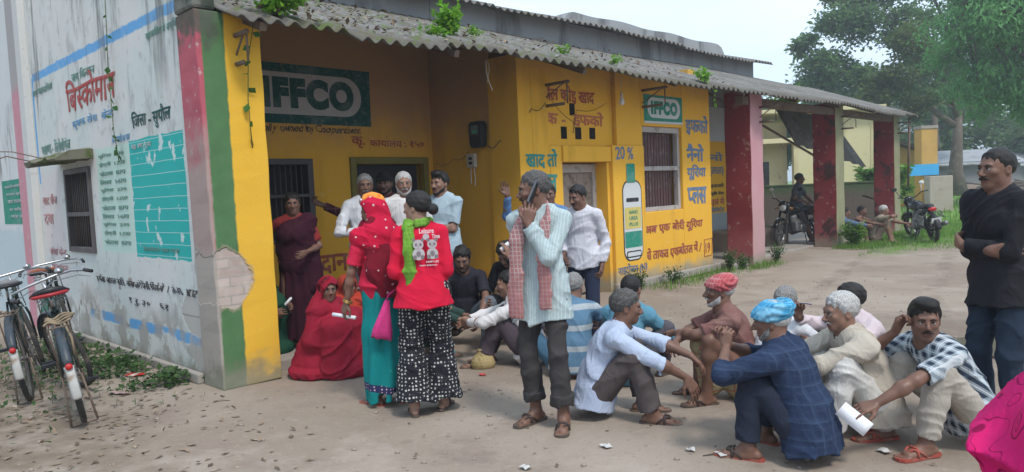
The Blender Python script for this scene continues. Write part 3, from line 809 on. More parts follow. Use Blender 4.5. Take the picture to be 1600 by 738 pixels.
# side wall
sink('lettering', 'जय िकसान', P_palegreen, 3.42, 2.975, .80, .12, .02)
sink('lettering', 'िब~सकोमान', P_red, 3.66, 2.66, 1.62, .36, .022)
sink('lettering', 'जय सहकािरता', P_palegreen, 5.06, 2.99, .88, .12, .02)
sink('lettering', 'कृषक सेवा  के~न^द', P_sky, 3.53, 2.45, 1.40, .15, .02)
sink('lettering', 'प्रखण्ड - ित्रवेणीगंज'.replace('प्र', 'प').replace('ण्', '~ण').replace('त्र', 'त'), P_palegreen, 4.86, 2.25, 1.20, .16, .02)
sink('lettering', 'िजला - सुपौल', P_dgreen, 1.66, 2.26, .94, .20, .022)
sink('lettering', 'सहकािरता से समृिद्ध'.replace('द्ध', 'ध'), P_palegreen, 1.16, 3.04, .70, .10, .01)
sink('lettering', 'व केता  पाठक मंडित  अन्य को िबकी िकये में   1 कं-10  1812'.replace('न्य', '~नय'), P_blk, 3.10, .745, 2.66, .085, .006)
sink('lettering', '१ रु. ३०    ६१', P_blk, 2.1, .56, 1.0, .075, .008)
sink('lettering', 'केन्द पभारी का नाम'.replace('न्', '~न'), P_sky, 2.25, 2.20, .5, .09, .01)
for i in range(11):
    sink('lettering', ('यूिरया  276', 'डीएपी  1350', 'पोटाश  870', 'िमक्स  1470'.replace('क्', '~क'))[i % 4], P_palegreen, 2.72, 2.07 - i * .09, .78, .055, .02)
for i in range(2): sink('lettering', ('खाद बीज', 'दवा')[i], P_pinkw, 5.0, 1.62 - .25 * i, .62 - .2 * i, .14, .02)
for i, s in enumerate(('संगह केन्द'.replace('न्', '~न'), 'पंचायत')): sink('lettering', s, P_pinkw, 4.85, .98 - .2 * i, .7, .12, .02)
sink('lettering', 'माह  वषर  मूल्य'.replace('ल्', '~ल'), P_wht, 1.72, 2.09, .5, .06, .02); sink('lettering', 'िबस्कोमान भवन पटना'.replace('स्', '~स'), P_palegreen, 1.6, 1.12, .85, .055, .02)

# adjoining wall past the pink pilaster
adj = empty('adjoining_building', BO, BANG, 'stained grey white building wall past the pink pilaster at far left', 'building')
b_ = MB(); b_.box(.05, .3, 5.79, 11, 0, 4.7); b_.build('wall', M_farw, adj)
b_ = MB(); b_.add([(.046, 5.86, 1.38), (.046, 7.3, 1.38), (.046, 7.3, 2.02), (.046, 5.86, 2.02)], [(0, 1, 2, 3)]); bo = b_.build('painted_board', P_sgreen, adj)
for i in range(5): writing('board_lettering', ('सहकारी सिमित', 'सदसय सूची', 'खाद उपलबध', 'दर तािलका', 'माह जून')[i], P_wht, (.042, 7.1 - .06 * i, 1.90 - .11 * i), AYm, AZ, .9, .05, bo, .02)
# ================================================================ implicit-surface figures
class Prim:
    __slots__ = ('f', 'c', 'r', 'k', 'sub')
    def __init__(s, f, c, r, k=.02, sub=False): s.f, s.c, s.r, s.k, s.sub = f, np.asarray(c, float), r, k, sub
def cap(a, b, ra, rb=None, k=.02, flat=(0, 0), sq=None, sub=False):
    """tapered capsule; flat ends are cut square; sq = (axis, factor) flattens it along axis"""
    a, b = np.asarray(a, float), np.asarray(b, float); rb = ra if rb is None else rb
    ab = b - a; L2 = max(1e-9, ab @ ab); L = math.sqrt(L2); u = ab / L
    if sq is not None:
        n = unit(sq[0]); g = sq[1] - 1.
    def f(x, y, z):
        x, y, z = x - a[0], y - a[1], z - a[2]
        if sq is not None:
            dn = (x * n[0] + y * n[1] + z * n[2]) * g
            x, y, z = x + n[0] * dn, y + n[1] * dn, z + n[2] * dn
        s = x * u[0] + y * u[1] + z * u[2]
        t = np.clip(s / L, 0, 1); q = t * L
        d = np.sqrt((x - u[0] * q) ** 2 + (y - u[1] * q) ** 2 + (z - u[2] * q) ** 2) - (ra + (rb - ra) * t)
        if flat[0]: d = np.maximum(d, -s)
        if flat[1]: d = np.maximum(d, s - L)
        return d
    return Prim(f, (a + b) / 2, L / 2 + max(ra, rb), k, sub)
def ell(c, r, ax=None, k=.02, sub=False):
    c = np.asarray(c, float); ax = np.eye(3) if ax is None else np.asarray(ax, float); r = np.asarray(r, float)
    def f(x, y, z):
        x, y, z = x - c[0], y - c[1], z - c[2]
        k0 = 0; k1 = 0
        for i in range(3):
            q = (x * ax[i][0] + y * ax[i][1] + z * ax[i][2]) / r[i]
            k0 = k0 + q * q; k1 = k1 + (q / r[i]) ** 2
        k0 = np.sqrt(k0); k1 = np.sqrt(k1) + 1e-9
        return k0 * (k0 - 1) / k1
    return Prim(f, c, float(max(r)), k, sub)
def custom(fn, fr, c, r, k=.015, sub=False):
    """fn(qx, qy, qz) in the frame fr = (origin, 3 axes)"""
    o, ax = fr
    def f(x, y, z):
        x, y, z = x - o[0], y - o[1], z - o[2]
        return fn(*[x * a[0] + y * a[1] + z * a[2] for a in ax])
    return Prim(f, c, r, k, sub)
def chain(pts, radii, k=.02, sq=None):
    return [cap(pts[i], pts[i + 1], radii[i], radii[i + 1], k, sq=sq) for i in range(len(pts) - 1)]
def surface(prims, h, fold=None, post=None):
    pad = .03
    lo = np.min([p.c - p.r for p in prims if not p.sub], 0) - pad; hi = np.max([p.c + p.r for p in prims if not p.sub], 0) + pad
    n = np.ceil((hi - lo) / h).astype(int) + 1
    ax = [(lo[i] + h * np.arange(n[i])).astype(np.float32) for i in range(3)]
    D = np.full(n, .3, np.float32)
    for p in prims:
        m = p.r + p.k + .02
        a = np.clip(np.floor((p.c - m - lo) / h).astype(int), 0, n); b = np.clip(np.ceil((p.c + m - lo) / h).astype(int) + 1, 0, n)
        if (b <= a).any(): continue
        sl = tuple(slice(a[i], b[i]) for i in range(3))
        d = p.f(ax[0][sl[0]][:, None, None], ax[1][sl[1]][None, :, None], ax[2][sl[2]][None, None, :]).astype(np.float32)
        S = D[sl]
        if p.sub:
            q = np.clip(.5 - .5 * (S + d) / p.k, 0, 1); D[sl] = S + (-d - S) * q + p.k * q * (1 - q)
        else:
            q = np.clip(.5 + .5 * (S - d) / p.k, 0, 1); D[sl] = S + (d - S) * q - p.k * q * (1 - q)
    if fold is not None or post is not None:
        m = np.abs(D) < .05; idx = np.nonzero(m); P = [ax[i][idx[i]] for i in range(3)]
        if fold is not None: D[idx] += fold(*P)
    if post is not None:
        D = np.maximum(D, post(ax[0][:, None, None], ax[1][None, :, None], ax[2][None, None, :])).astype(np.float32)
    D[0] = D[-1] = .1; D[:, 0] = D[:, -1] = .1; D[:, :, 0] = D[:, :, -1] = .1
    S = D < 0
    cnt = np.zeros(tuple(n - 1), np.uint8)
    for i in (0, 1):
        for j in (0, 1):
            for k in (0, 1): cnt += S[i:n[0] - 1 + i, j:n[1] - 1 + j, k:n[2] - 1 + k]
    act = (cnt > 0) & (cnt < 8); I, J, K = np.nonzero(act); nv = len(I)
    vid = np.full(tuple(n - 1), -1, np.int32); vid[I, J, K] = np.arange(nv)
    acc = np.zeros((nv, 3)); num = np.zeros(nv)
    cs = [(i, j, k) for i in (0, 1) for j in (0, 1) for k in (0, 1)]
    dv = {c: D[I + c[0], J + c[1], K + c[2]] for c in cs}
    for c in cs:
        for axn in range(3):
            if c[axn]: continue
            e = list(c); e[axn] = 1; e = tuple(e)
            d0, d1 = dv[c], dv[e]; mk = (d0 < 0) != (d1 < 0)
            t = np.where(mk, d0 / np.where(mk, d0 - d1, 1), 0)
            pt = np.tile(np.array(c, float), (nv, 1)); pt[:, axn] = t
            acc += pt * mk[:, None]; num += mk
    Vv = lo + h * (np.stack([I, J, K], 1) + acc / num[:, None])
    F = []
    for axn in range(3):
        b1, b2 = (axn + 1) % 3, (axn + 2) % 3
        A = [slice(0, n[i]) for i in range(3)]; B = list(A)
        A[axn] = slice(0, n[axn] - 1); B[axn] = slice(1, n[axn])
        ch = S[tuple(A)] != S[tuple(B)]
        q = np.array(np.nonzero(ch)).T
        ok = (q[:, b1] > 0) & (q[:, b2] > 0) & (q[:, b1] < n[b1] - 1) & (q[:, b2] < n[b2] - 1); q = q[ok]
        if not len(q): continue
        ids = []
        for (o1, o2) in ((1, 1), (0, 1), (0, 0), (1, 0)):
            r = q.copy(); r[:, b1] -= o1; r[:, b2] -= o2; ids.append(vid[r[:, 0], r[:, 1], r[:, 2]])
        fc = np.stack(ids, 1)
        neg = ~S[tuple(A)][q[:, 0], q[:, 1], q[:, 2]]
        fc[neg] = fc[neg][:, ::-1]; F.append(fc)
    return Vv, np.concatenate(F)
def cloth_fold(seed, amp=.006, freq=38., up=.45):
    """creases: sharp ridges that wander, over a slow swell"""
    r = np.random.RandomState(seed); ks = r.normal(size=(4, 3)); ks /= np.linalg.norm(ks, axis=1)[:, None]; ks[:, 2] *= .5 + up; ph = r.uniform(0, 6.28, 8)
    def f(x, y, z):
        w = np.sin(9 * x + 6 * z + ph[0]) + np.sin(7 * y - 10 * z + ph[1]) + .5 * np.sin(17 * z + 13 * x + ph[5])
        s = 0
        for i in range(4):
            q = np.abs(np.sin(.5 * freq * (.5 + .28 * i) * (ks[i, 0] * x + ks[i, 1] * y + ks[i, 2] * z) + 1.25 * w + ph[i]))
            m = .5 + .5 * np.sin(11 * (ks[i, 1] * x - ks[i, 0] * y) + 8 * z * (1 if i % 2 else -1) + ph[4 + i])
            s = s + (1 - q) ** 2.2 * (.35 + m) * (1. - .15 * i)
        return amp * (.75 - 1.05 * s)
    return f
def pleats(c, n, amp, seed=0, tw=1.5):
    """vertical folds of a hanging skirt round the axis through c"""
    def f(x, y, z):
        a = np.arctan2(y - c[1], x - c[0])
        return amp * np.sin(n * a + tw * np.sin(3 * z + seed) + seed) + amp * .6 * np.sin(n * .55 * a + 5 * z + seed * 2)
    return f
def rotz(v, a):
    c, s = math.cos(a), math.sin(a); return np.array([c * v[0] - s * v[1], s * v[0] + c * v[1], v[2]])
def rot_axis(v, ax, a):
    ax = unit(ax); v = np.asarray(v, float); c, s = math.cos(a), math.sin(a)
    return v * c + np.cross(ax, v) * s + ax * (ax @ v) * (1 - c)
def ik(a, t, l1, l2, pole):
    a, t = np.asarray(a, float), np.asarray(t, float); d = t - a; L = np.linalg.norm(d)
    if L > (l1 + l2) * .995: t = a + d / L * (l1 + l2) * .995; d = t - a; L = np.linalg.norm(d)
    L = max(L, abs(l1 - l2) + .01)
    u = d / np.linalg.norm(d); x = (l1 * l1 - l2 * l2 + L * L) / (2 * L); h = math.sqrt(max(0, l1 * l1 - x * x))
    p = np.asarray(pole, float); p = p - u * (u @ p); p = unit(p)
    return a + u * x + p * h, t

class Fig:
    """joints of a posed figure in its own frame: x right, y forward, z up; feet on z = 0"""
    def __init__(s, h=1.65, face_seed=None, pel=(0, 0, None), pyaw=0, lean=(4, 3, 2), side=0, twist=0, hyaw=0, hpitch=0, hroll=0, fl=(-.1, .0, 6), fr=(.1, .0, -6),
                 kl=(-.15, 1, .1), kr=(.15, 1, .1), hl=None, hr=None, el=(-.6, -.8, -.2), er=(.6, -.8, -.2), fat=1., female=False, curl=(35, 35), pl=None, pr=None, dl=None, dr=None, shrug=0, hscale=1.0):
        S = s.S = h / 1.65; s.fv = np.zeros(9) if face_seed is None else np.random.RandomState(face_seed).uniform(-1, 1, 9); s.h = h; s.female = female; s.fat = fat
        pz = pel[2] if pel[2] is not None else .932 * S
        s.P = np.array([pel[0], pel[1], pz]); s.fwd = rotz((0, 1, 0), RAD(pyaw)); s.rt = rotz((1, 0, 0), RAD(pyaw))
        def dirn(a):
            v = rot_axis((0, 0, 1), s.rt, -RAD(a)); return rot_axis(v, s.fwd, RAD(side))
        s.d = [dirn(a) for a in lean]
        s.s1 = s.P + s.d[0] * .16 * S; s.s2 = s.s1 + s.d[1] * .15 * S; s.N = s.s2 + s.d[2] * .16 * S
        up = s.d[2]; r = rot_axis(s.rt, up, RAD(twist)); s.cr = unit(r - up * (r @ up)); s.cf = np.cross(up, s.cr); s.up = up
        sw = (.155 if female else .178) * S * (1 + .25 * (fat - 1)); s.sw = sw
        s.sh = [s.N - up * (.045 - shrug) * S + s.cr * sw * q for q in (-1, 1)]
        hw = (.092 if female else .086) * S
        s.hip = [s.P + s.rt * hw * q - np.array([0, 0, .035 * S]) for q in (-1, 1)]
        s.ank, s.knee, s.foot = [], [], []
        for q, ft, kp in ((0, fl, kl), (1, fr, kr)):
            fz = ft[3] if len(ft) > 3 else 0
            a = np.array([ft[0], ft[1], .082 * S + fz]); k, a = ik(s.hip[q], a, .425 * S, .40 * S, kp)
            s.knee.append(k); s.ank.append(a); s.foot.append((rotz((0, 1, 0), RAD(ft[2])), fz + a[2] - fz - .082 * S))
        s.elb, s.wr, s.hand = [], [], []
        for q, hd, ep, pn, dd in ((0, hl, el, pl, dl), (1, hr, er, pr, dr)):
            sg = -1 if q == 0 else 1
            if hd is None: hd = s.sh[q] + np.array([sg * .06, .04, -.50 * S])
            e, w = ik(s.sh[q], hd, .285 * S, .25 * S, ep); s.elb.append(e); s.wr.append(w)
            d = unit(dd) if dd is not None else unit(w - e)
            n = np.asarray(pn, float) if pn is not None else -sg * s.rt
            n = unit(n - d * (d @ n)); t = np.cross(d, n) * (1 if q == 0 else -1)
            s.hand.append((d, n, t, curl[q]))
        # head
        hy = rot_axis(s.fwd, (0, 0, 1), RAD(twist * .5 + hyaw)); hx = np.cross(hy, (0, 0, 1)); hy = rot_axis(hy, hx, RAD(hpitch)); hz = np.cross(hx, hy)
        hx = rot_axis(hx, hy, RAD(hroll)); hz = np.cross(hx, hy)
        s.hs = S * hscale
        nk = unit(up + .6 * hz + np.array([0, 0, .5]))
        s.H = s.N + nk * .074 * S + hz * .073 * S + hy * .022 * S
        s.hax = np.array([hx, hy, hz])
    def hp(s, x, y, z): return s.H + (s.hax[0] * x + s.hax[1] * y + s.hax[2] * z) * s.hs
    def head(s):
        c = s.hs; H = s.hax; P = s.hp
        E = lambda p, r, k=.02, sub=False: ell(P(*p), np.array(r) * c, H, k * c, sub)
        w = .96 if s.female else 1.; v = s.fv; jw = 1 + .07 * v[0]; jl = .005 * v[1]; nl = .006 * v[2]; nw = 1 + .16 * v[3]; ck = 1 + .25 * v[4]
        L = [E((0, -.014, .036), (.074 * w, .095, .086)), E((0, .022, -.030), (.057 * w * jw, .066, .080 + jl * .6), .04), E((0, .058 + .004 * v[5], -.090 - jl), (.024 * jw, .022, .020), .03),
             E((-.047, -.0, -.058), (.016, .03, .03), .03), E((.047, -.0, -.058), (.016, .03, .03), .03)]
        L += [E((q * .038, .062, -.018 + .004 * v[6]), (.020 * ck, .018 * ck, .016), .02) for q in (-1, 1)]
        L += [cap(P(-.036, .079, .026), P(.036, .079, .026), (.010 + .0025 * v[7]) * c, k=.016 * c)]
        L += [E((q * .031, .093, .004), (.017, .014, .011), .010, True) for q in (-1, 1)]
        L += [E((q * .031, .075, .004), (.0135, .0135, .0125), .003) for q in (-1, 1)]
        L += [cap(P(0, .084, .014), P(0, .107 + nl, -.028 - nl * .5), .0075 * c * nw, .0125 * c * nw, .010 * c)]
        L += [E((q * .012 * nw, .094 + nl * .6, -.033), (.009 * nw, .010, .008), .006) for q in (-1, 1)]
        L += [cap(P(-.019, .078, -.058), P(.019, .078, -.058), .0075 * c, k=.006 * c), cap(P(-.015, .077, -.070), P(.015, .077, -.070), .0085 * c, k=.006 * c)]
        L += [cap(P(-.022, .088, -.064), P(.022, .088, -.064), .0024 * c, k=.003 * c, sub=True)]
        for q in (-1, 1):
            L += [E((q * .075 * w, -.010, -.002), (.010, .019, .031), .006), E((q * .083 * w, -.002, -.002), (.006, .009, .016), .004, True)]
        nr = .047 if s.female else .055
        L += [cap(P(0, -.022, -.045), s.N - s.up * .02 * s.S, nr * c, (nr + .012) * c, .03 * c)]
        return L
    def handp(s, q):
        w = s.wr[q]; d, n, t, cu = s.hand[q]; c = s.S * (.92 if s.female else 1.0) * .98; L = []
        offs = (.033, .0115, -.0105, -.031); ln = (.92, 1.0, .94, .76)
        for i in range(4):
            kn = w + d * (.088 - .006 * abs(i - 1)) * c + t * offs[i] * c
            L.append(cap(w + d * .012 * c + t * offs[i] * .55 * c, kn, .0155 * c, .0125 * c, .012, sq=None))
            p = kn; dd = d + t * offs[i] * 3.2; dd = unit(dd); cr_ = RAD(cu * (.7 + .13 * i))
            ax = np.cross(dd, n)
            for j, seg in enumerate((.044, .027, .021)):
                dd = rot_axis(dd, ax, cr_ * (.75 if j == 0 else 1.0)); e = p + unit(dd) * seg * ln[i] * c
                L.append(cap(p, e, (.0096 - .0007 * j) * c, (.0089 - .0007 * j) * c, .003)); p = e
        b = w + d * .022 * c + t * .022 * c + n * .006 * c
        m = b + unit(d * .62 + t * .75 + n * .35) * .042 * c; e = m + unit(d * .9 + t * .35 + n * .35) * .032 * c; g = e + unit(d * 1. + t * .05 + n * .45) * .024 * c
        L += [cap(b, m, .016 * c, .0125 * c, .012), cap(m, e, .0115 * c, .0105 * c, .005), cap(e, g, .0102 * c, .0085 * c, .004)]
        return L
    def armp(s, q):
        c = s.S * (.86 if s.female else 1.) * (.6 + .4 * s.fat); sh, e, w = s.sh[q], s.elb[q], s.wr[q]
        m = e + (w - e) * .33
        return [cap(sh, e, .047 * c, .036 * c, .03), cap(e, m, .036 * c, .037 * c, .02), cap(m, w, .037 * c, .024 * c, .03)]
    def footp(s, q):
        a = s.ank[q]; f, dz = s.foot[q]; c = s.S * (.9 if s.female else 1.); r = np.array([f[1], -f[0], 0]); z = np.array([0, 0, 1.])
        g = a - z * .082 * s.S
        L = [cap(a + z * .05, a - z * .01, .034 * c, .036 * c, .02), cap(a - z * .02, g + f * .085 * c + z * .030 * c, .036 * c, .026 * c, .03), cap(g - f * .045 * c + z * .030 * c, g + f * .02 * c + z * .028 * c, .030 * c, .030 * c, .02),
             cap(g + z * .024 * c, g + f * .125 * c + z * .020 * c, .026 * c, .027 * c, .02, sq=(r, .72))]
        sd = -1 if q == 0 else 1
        for i, (o, ln, rr) in enumerate(((-.030, .055, .0125), (-.010, .052, .009), (.006, .046, .0085), (.020, .038, .008), (.032, .028, .0075))):
            p = g + f * .125 * c + r * sd * o * c + z * .014 * c; L.append(cap(p, p + f * ln * c, rr * c, rr * .9 * c, .006))
        return L
    def legp(s, q):
        c = s.S * (.55 + .45 * s.fat); h, k, a = s.hip[q], s.knee[q], s.ank[q]; m = k + (a - k) * .3
        back = unit(np.cross(np.cross(a - k, k - h), a - k)) if np.linalg.norm(np.cross(a - k, k - h)) > 1e-4 else np.zeros(3)
        return [cap(h, k, .078 * c, .052 * c, .03), cap(k, m, .052 * c, .053 * c, .02), cap(m, a, .053 * c, .034 * c, .03)]
    def torsop(s, g=0., k=.04):
        c = s.S; fx = s.fat; w = .93 if s.female else 1.
        f0, f1 = s.fwd, s.cf
        mid = unit(s.fwd + s.cf)
        T = [cap(s.P - s.rt * .055 * c, s.P + s.rt * .055 * c, .105 * c * fx + g, k=k, sq=None),
             cap(s.P - s.d[0] * .02, s.s1, .128 * c * fx + g, .118 * c * w * fx + g, k, sq=(mid, 1.32 / (.5 + .5 * fx))),
             cap(s.s1, s.s2, .118 * c * w * fx + g, .14 * c * w + g, k, sq=(mid, 1.32)),
             cap(s.s2, s.N - s.up * .085 * c, .14 * c * w + g, .135 * c * w + g, k, sq=(f1, 1.38)),
             cap(s.sh[0] + s.cr * .03 * c, s.sh[1] - s.cr * .03 * c, .050 * c + g, k=.04),
             cap(s.sh[0] + s.cr * .035 * c + s.up * .006 * c, s.N + s.up * .030 * c - s.cr * .02 * c, .042 * c + g * .8, .046 * c + g * .3, .03), cap(s.sh[1] - s.cr * .035 * c + s.up * .006 * c, s.N + s.up * .030 * c + s.cr * .02 * c, .042 * c + g * .8, .046 * c + g * .3, .03),
             cap(s.N - s.up * .10 * c, s.N - s.up * .0 * c, .085 * c + g * .4, .055 * c + g * .3, .05)]
        if s.female:
            for q in (-1, 1): T.append(ell(s.s2 + s.d[2] * .03 * c + s.cf * .085 * c + s.cr * q * .062 * c, np.array([.062, .055, .06]) * c + g, np.array([s.cr, s.cf, s.up]), .04))
        return T

def M_skin_(name, c, lip):
    def f(t):
        n = t.noise(16, 4); n2 = t.noise(5, 3)
        k = t.mix(t.ss(n * .5 + n2 * .5, .35, .65), tuple(x * .86 for x in c), tuple(x * 1.14 for x in c))
        k = t.mix(t.ss(t.noise(60, 4), .55, .72) * .3, k, tuple(x * .62 for x in c))
        return dict(c=k, h=t.noise(140, 3) + t.noise(45, 4, t.map((1, 1, 2.2))) * .8, r=t.ss(n, .3, .7, .40, .56))
    return mat('skin_' + name, f, .5, bump=.28, bdist=.003, spec=.35)
SKIN = {'dark': M_skin_('deep_brown', (.175, .092, .064), 0), 'mid': M_skin_('brown', (.245, .135, .095), 0), 'fair': M_skin_('warm_brown', (.31, .18, .13), 0)}
LIP = {'dark': plain('lip_deep', (.15, .066, .055), .5, .1), 'mid': plain('lip_brown', (.20, .088, .075), .5, .1), 'fair': plain('lip_warm', (.28, .12, .10), .5, .1)}
def hairm(name, c, c2):
    def f(t):
        n = t.noise(170, 4, rough=.7); v = t.noise(150, 3)
        return dict(c=t.mix(t.ss(n, .4, .62), c, c2), h=v * .7 + n * .6)
    return mat(name, f, .55, bump=.8, bdist=.006, spec=.35)
HAIR = {'black': hairm('black_hair', (.006, .005, .005), (.022, .018, .016)), 'grey': hairm('grey_hair', (.10, .095, .09), (.34, .33, .32)), 'white': hairm('white_hair', (.30, .29, .28), (.60, .59, .57)), 'pepper': hairm('greying_hair', (.02, .018, .017), (.13, .125, .12))}
M_eye = plain('eye_white', (.40, .36, .33), .3, .05); M_iris = plain('eye_iris', (.012, .008, .006), .2, .1)
M_sole = plain('rubber_sole', (.10, .075, .06), .8, dirt=(.22, .17, .13)); M_strap = plain('sandal_strap', (.055, .04, .035), .6)
M_rsole = plain('red_rubber_sole', (.33, .07, .05), .7, dirt=(.25, .17, .13)); M_pinkstrap = plain('pink_strap', (.42, .17, .20), .6); M_tealstrap = plain('teal_strap', (.06, .22, .25), .6)

def cloth(name, c, pat=None, c2=None, c3=None, rough=.9, sc_=1., rot=(0, 0, 0), wr=1., dirt=.0, thr=.5):
    def f(t):
        x, y, z = t.xyz(t.map((1, 1, 1), rot)); n = t.noise(5, 4); w = 1.0 - t.m('ABSOLUTE', t.noise(9, 3, t.map((1, 1, .45)), dist=1.2) - .5) * 3.0
        k = t.mix(n, tuple(q * .84 for q in c), tuple(min(1, q * 1.14) for q in c))
        fr = lambda q, p, a, b_=.5: t.ss(t.m('ABSOLUTE', t.m('FRACT', q * (1 / p)) - .5), a - .03, a + .03)
        if pat == 'rings':
            v = t.vor(11 / sc_, rnd=.5); k = t.mix(t.inside(v, .30, .345, .012), k, c2); k = t.mix(t.inside(v, .17, .20, .01), k, c2); k = t.mix(t.ss(v, .08, .06), k, c2); k = t.mix(t.inside(t.noise(14, 1), .49, .505, .004) * t.ss(v, .36, .4), k, c2)
        elif pat == 'stripe': k = t.mix(fr(x, .022 * sc_, .36) * .8, k, c2)
        elif pat == 'bands': k = t.mix(t.inside(t.m('FRACT', z * (1 / (.16 * sc_))), .45, .72, .02), k, c2)
        elif pat == 'check':
            a = fr(x, .045 * sc_, .40); b = fr(z, .045 * sc_, .40); e = fr(y, .045 * sc_, .40)
            k = t.mix(t.m('MAXIMUM', a, b) * thr, k, c2)
            k = t.mix(t.m('MAXIMUM', fr(x + .011, .09 * sc_, .455), fr(z + .011, .09 * sc_, .455)) * .9, k, c3 or c2)
        elif pat == 'plaid':
            a = fr(x, .06 * sc_, .28); b = fr(z, .06 * sc_, .28)
            k = t.mix(a * .5 + b * .5, k, c2); k = t.mix(t.m('MAXIMUM', fr(x + .03 * sc_, .06 * sc_, .455), fr(z + .03 * sc_, .06 * sc_, .455)) * .85, k, c3)
        elif pat == 'gamcha':
            a = t.m('MAXIMUM', fr(x + y, .03 * sc_, .36), fr(z, .03 * sc_, .38)); k = t.mix(a * .75, k, c2)
            k = t.mix(t.ss(t.noise(7, 2, t.map((1, 1, .3))), .5, .56) * .55, k, c3 or c2)
        elif pat == 'floral':
            v = t.vor(40 / sc_, rnd=.25); k = t.mix(t.ss(v, .34, .26), k, c2); k = t.mix(t.ss(v, .12, .08), k, c)
            k = t.mix(t.ss(t.vor(76 / sc_, rnd=.3), .16, .10) * .6, k, c2)
        elif pat == 'dots':
            v = t.vor(17 / sc_, rnd=.6); k = t.mix(t.ss(v, .17, .12), k, c2)
        elif pat == 'sariborder':
            k = t.mix(t.ss(t.vor(9, rnd=.7), .10, .07), k, c2)
            b = t.inside(t.wob(z + x * .25, 4, .02), .085, .14, .004); k = t.mix(b, k, (.03, .03, .09)); k = t.mix(b * t.ss(t.vor(42, rnd=.1), .3, .2), k, (.55, .40, .45))
            k = t.mix(t.ss(t.vor(3.4, t.map(loc=(.1, .3, .25)), rnd=.4), .14, .12) * t.ss(z, .36, .30), k, (.30, .04, .05))
        if dirt: k = t.mix(t.ss(t.noise(3.5, 5), .48, .7) * dirt, k, (.30, .25, .2))
        return dict(c=k, h=w * .8 * wr + n * .8 * wr + t.noise(260, 2) * .10)
    return mat(name, f, rough, bump=.5, bdist=.018, spec=.15)

def cap_hair(F, m, parent, thick=.012, length=0., style='short', seed=1, rec=0., h=.006):
    """a head of hair: a shell on the skull cut back to the hairline"""
    c = F.hs; r = np.random.RandomState(seed); ph = r.uniform(0, 6, 6)
    def fn(x, y, z):
        x, y, z = x / c, y / c, z / c
        k0 = np.sqrt((x / .0755) ** 2 + ((y + .0145) / .0962) ** 2 + ((z - .036) / .0870) ** 2)
        d = (k0 - 1) * .085
        zl = np.where(y > .02, .018 + (y - .02) * (.78 - rec * 5) + rec * .5, np.where(y > -.03, -.03 + (y + .03) * .96, -.03 + (y + .03) * .55 - length))
        zl = zl + .005 * np.sin(x * 330 + ph[0] + 2 * np.sin(90 * y)) + .005 * np.sin(x * 150 + y * 110 + ph[1]) + .004 * np.sin(y * 260 + ph[3])
        zl = zl - .030 * np.exp(-((y - .012) / .010) ** 2) * (np.abs(x) > .055)
        d = d - thick * np.clip((z - zl) / .045, .12, 1.)
        d = np.maximum(d, (zl - z) * .8)
        d = d + min(1, thick / .012) * (.0014 * np.sin(150 * x + 90 * y + ph[2]) + .0014 * np.sin(130 * y - 110 * z + ph[3]) + .0012 * np.sin(170 * z + 60 * x + ph[4]))
        return d * c
    P = [custom(fn, (F.H, F.hax), F.hp(0, -.015, .03), .17 * c)]
    if style == 'bun':
        P += [ell(F.hp(.0, -.142, -.012), np.array([.046, .040, .043]) * c, F.hax, .004)]
    elif style == 'quiff':
        P += [ell(F.hp(0, .045, .112), np.array([.066, .05, .030]) * c, F.hax, .02), ell(F.hp(-.02, .075, .10), np.array([.04, .03, .022]) * c, F.hax, .02)]
    elif style == 'curly':
        for i in range(34):
            a, e = r.uniform(0, 6.28), r.uniform(.25, 1.5)
            P.append(ell(F.hp(.078 * math.cos(a) * math.cos(e), -.02 + .096 * math.sin(a) * math.cos(e), .04 + .092 * math.sin(e)), np.full(3, .021) * c, F.hax, .006))
    elif style == 'long':
        P += [cap(F.hp(0, -.07, .02), F.hp(0, -.10, -.10), .06 * c, .05 * c, .03)]
    v, f = surface(P, h); return raw_mesh('hair', v, f, m, parent)
def turban(F, m, parent, top_open=False, seed=0, h=.007, big=1.):
    c = F.hs
    def fn(x, y, z):
        x, y, z = x / c, y / c, z / c
        zz = z - .055 + .22 * y
        k0 = np.sqrt((x / (.098 * big)) ** 2 + ((y + .014) / (.116 * big)) ** 2 + (zz / (.074 * big)) ** 2)
        d = (k0 - 1) * .09
        a = np.arctan2(x, y + .014)
        w = zz * 62 + 9 * x * np.cos(2 * a) + 2.2 * np.sin(2 * a + seed) + 1.4 * np.sin(3 * a + 1.3 * seed)
        d = d - .0075 * np.abs(np.sin(w)) - .003 * np.sin(2.6 * w + 4 * a)
        if top_open:
            k1 = np.sqrt((x / .055) ** 2 + ((y + .05) / .060) ** 2)
            d = np.maximum(d, .055 * (1 - k1) - .9 * np.maximum(0, .085 - z))
        d = np.maximum(d, (.012 + .25 * y - .0 - z) * .8) if True else d
        return d * c
    v, f = surface([custom(fn, (F.H, F.hax), F.hp(0, -.01, .05), .2 * c)], h)
    return raw_mesh('turban', v, f, m, parent)

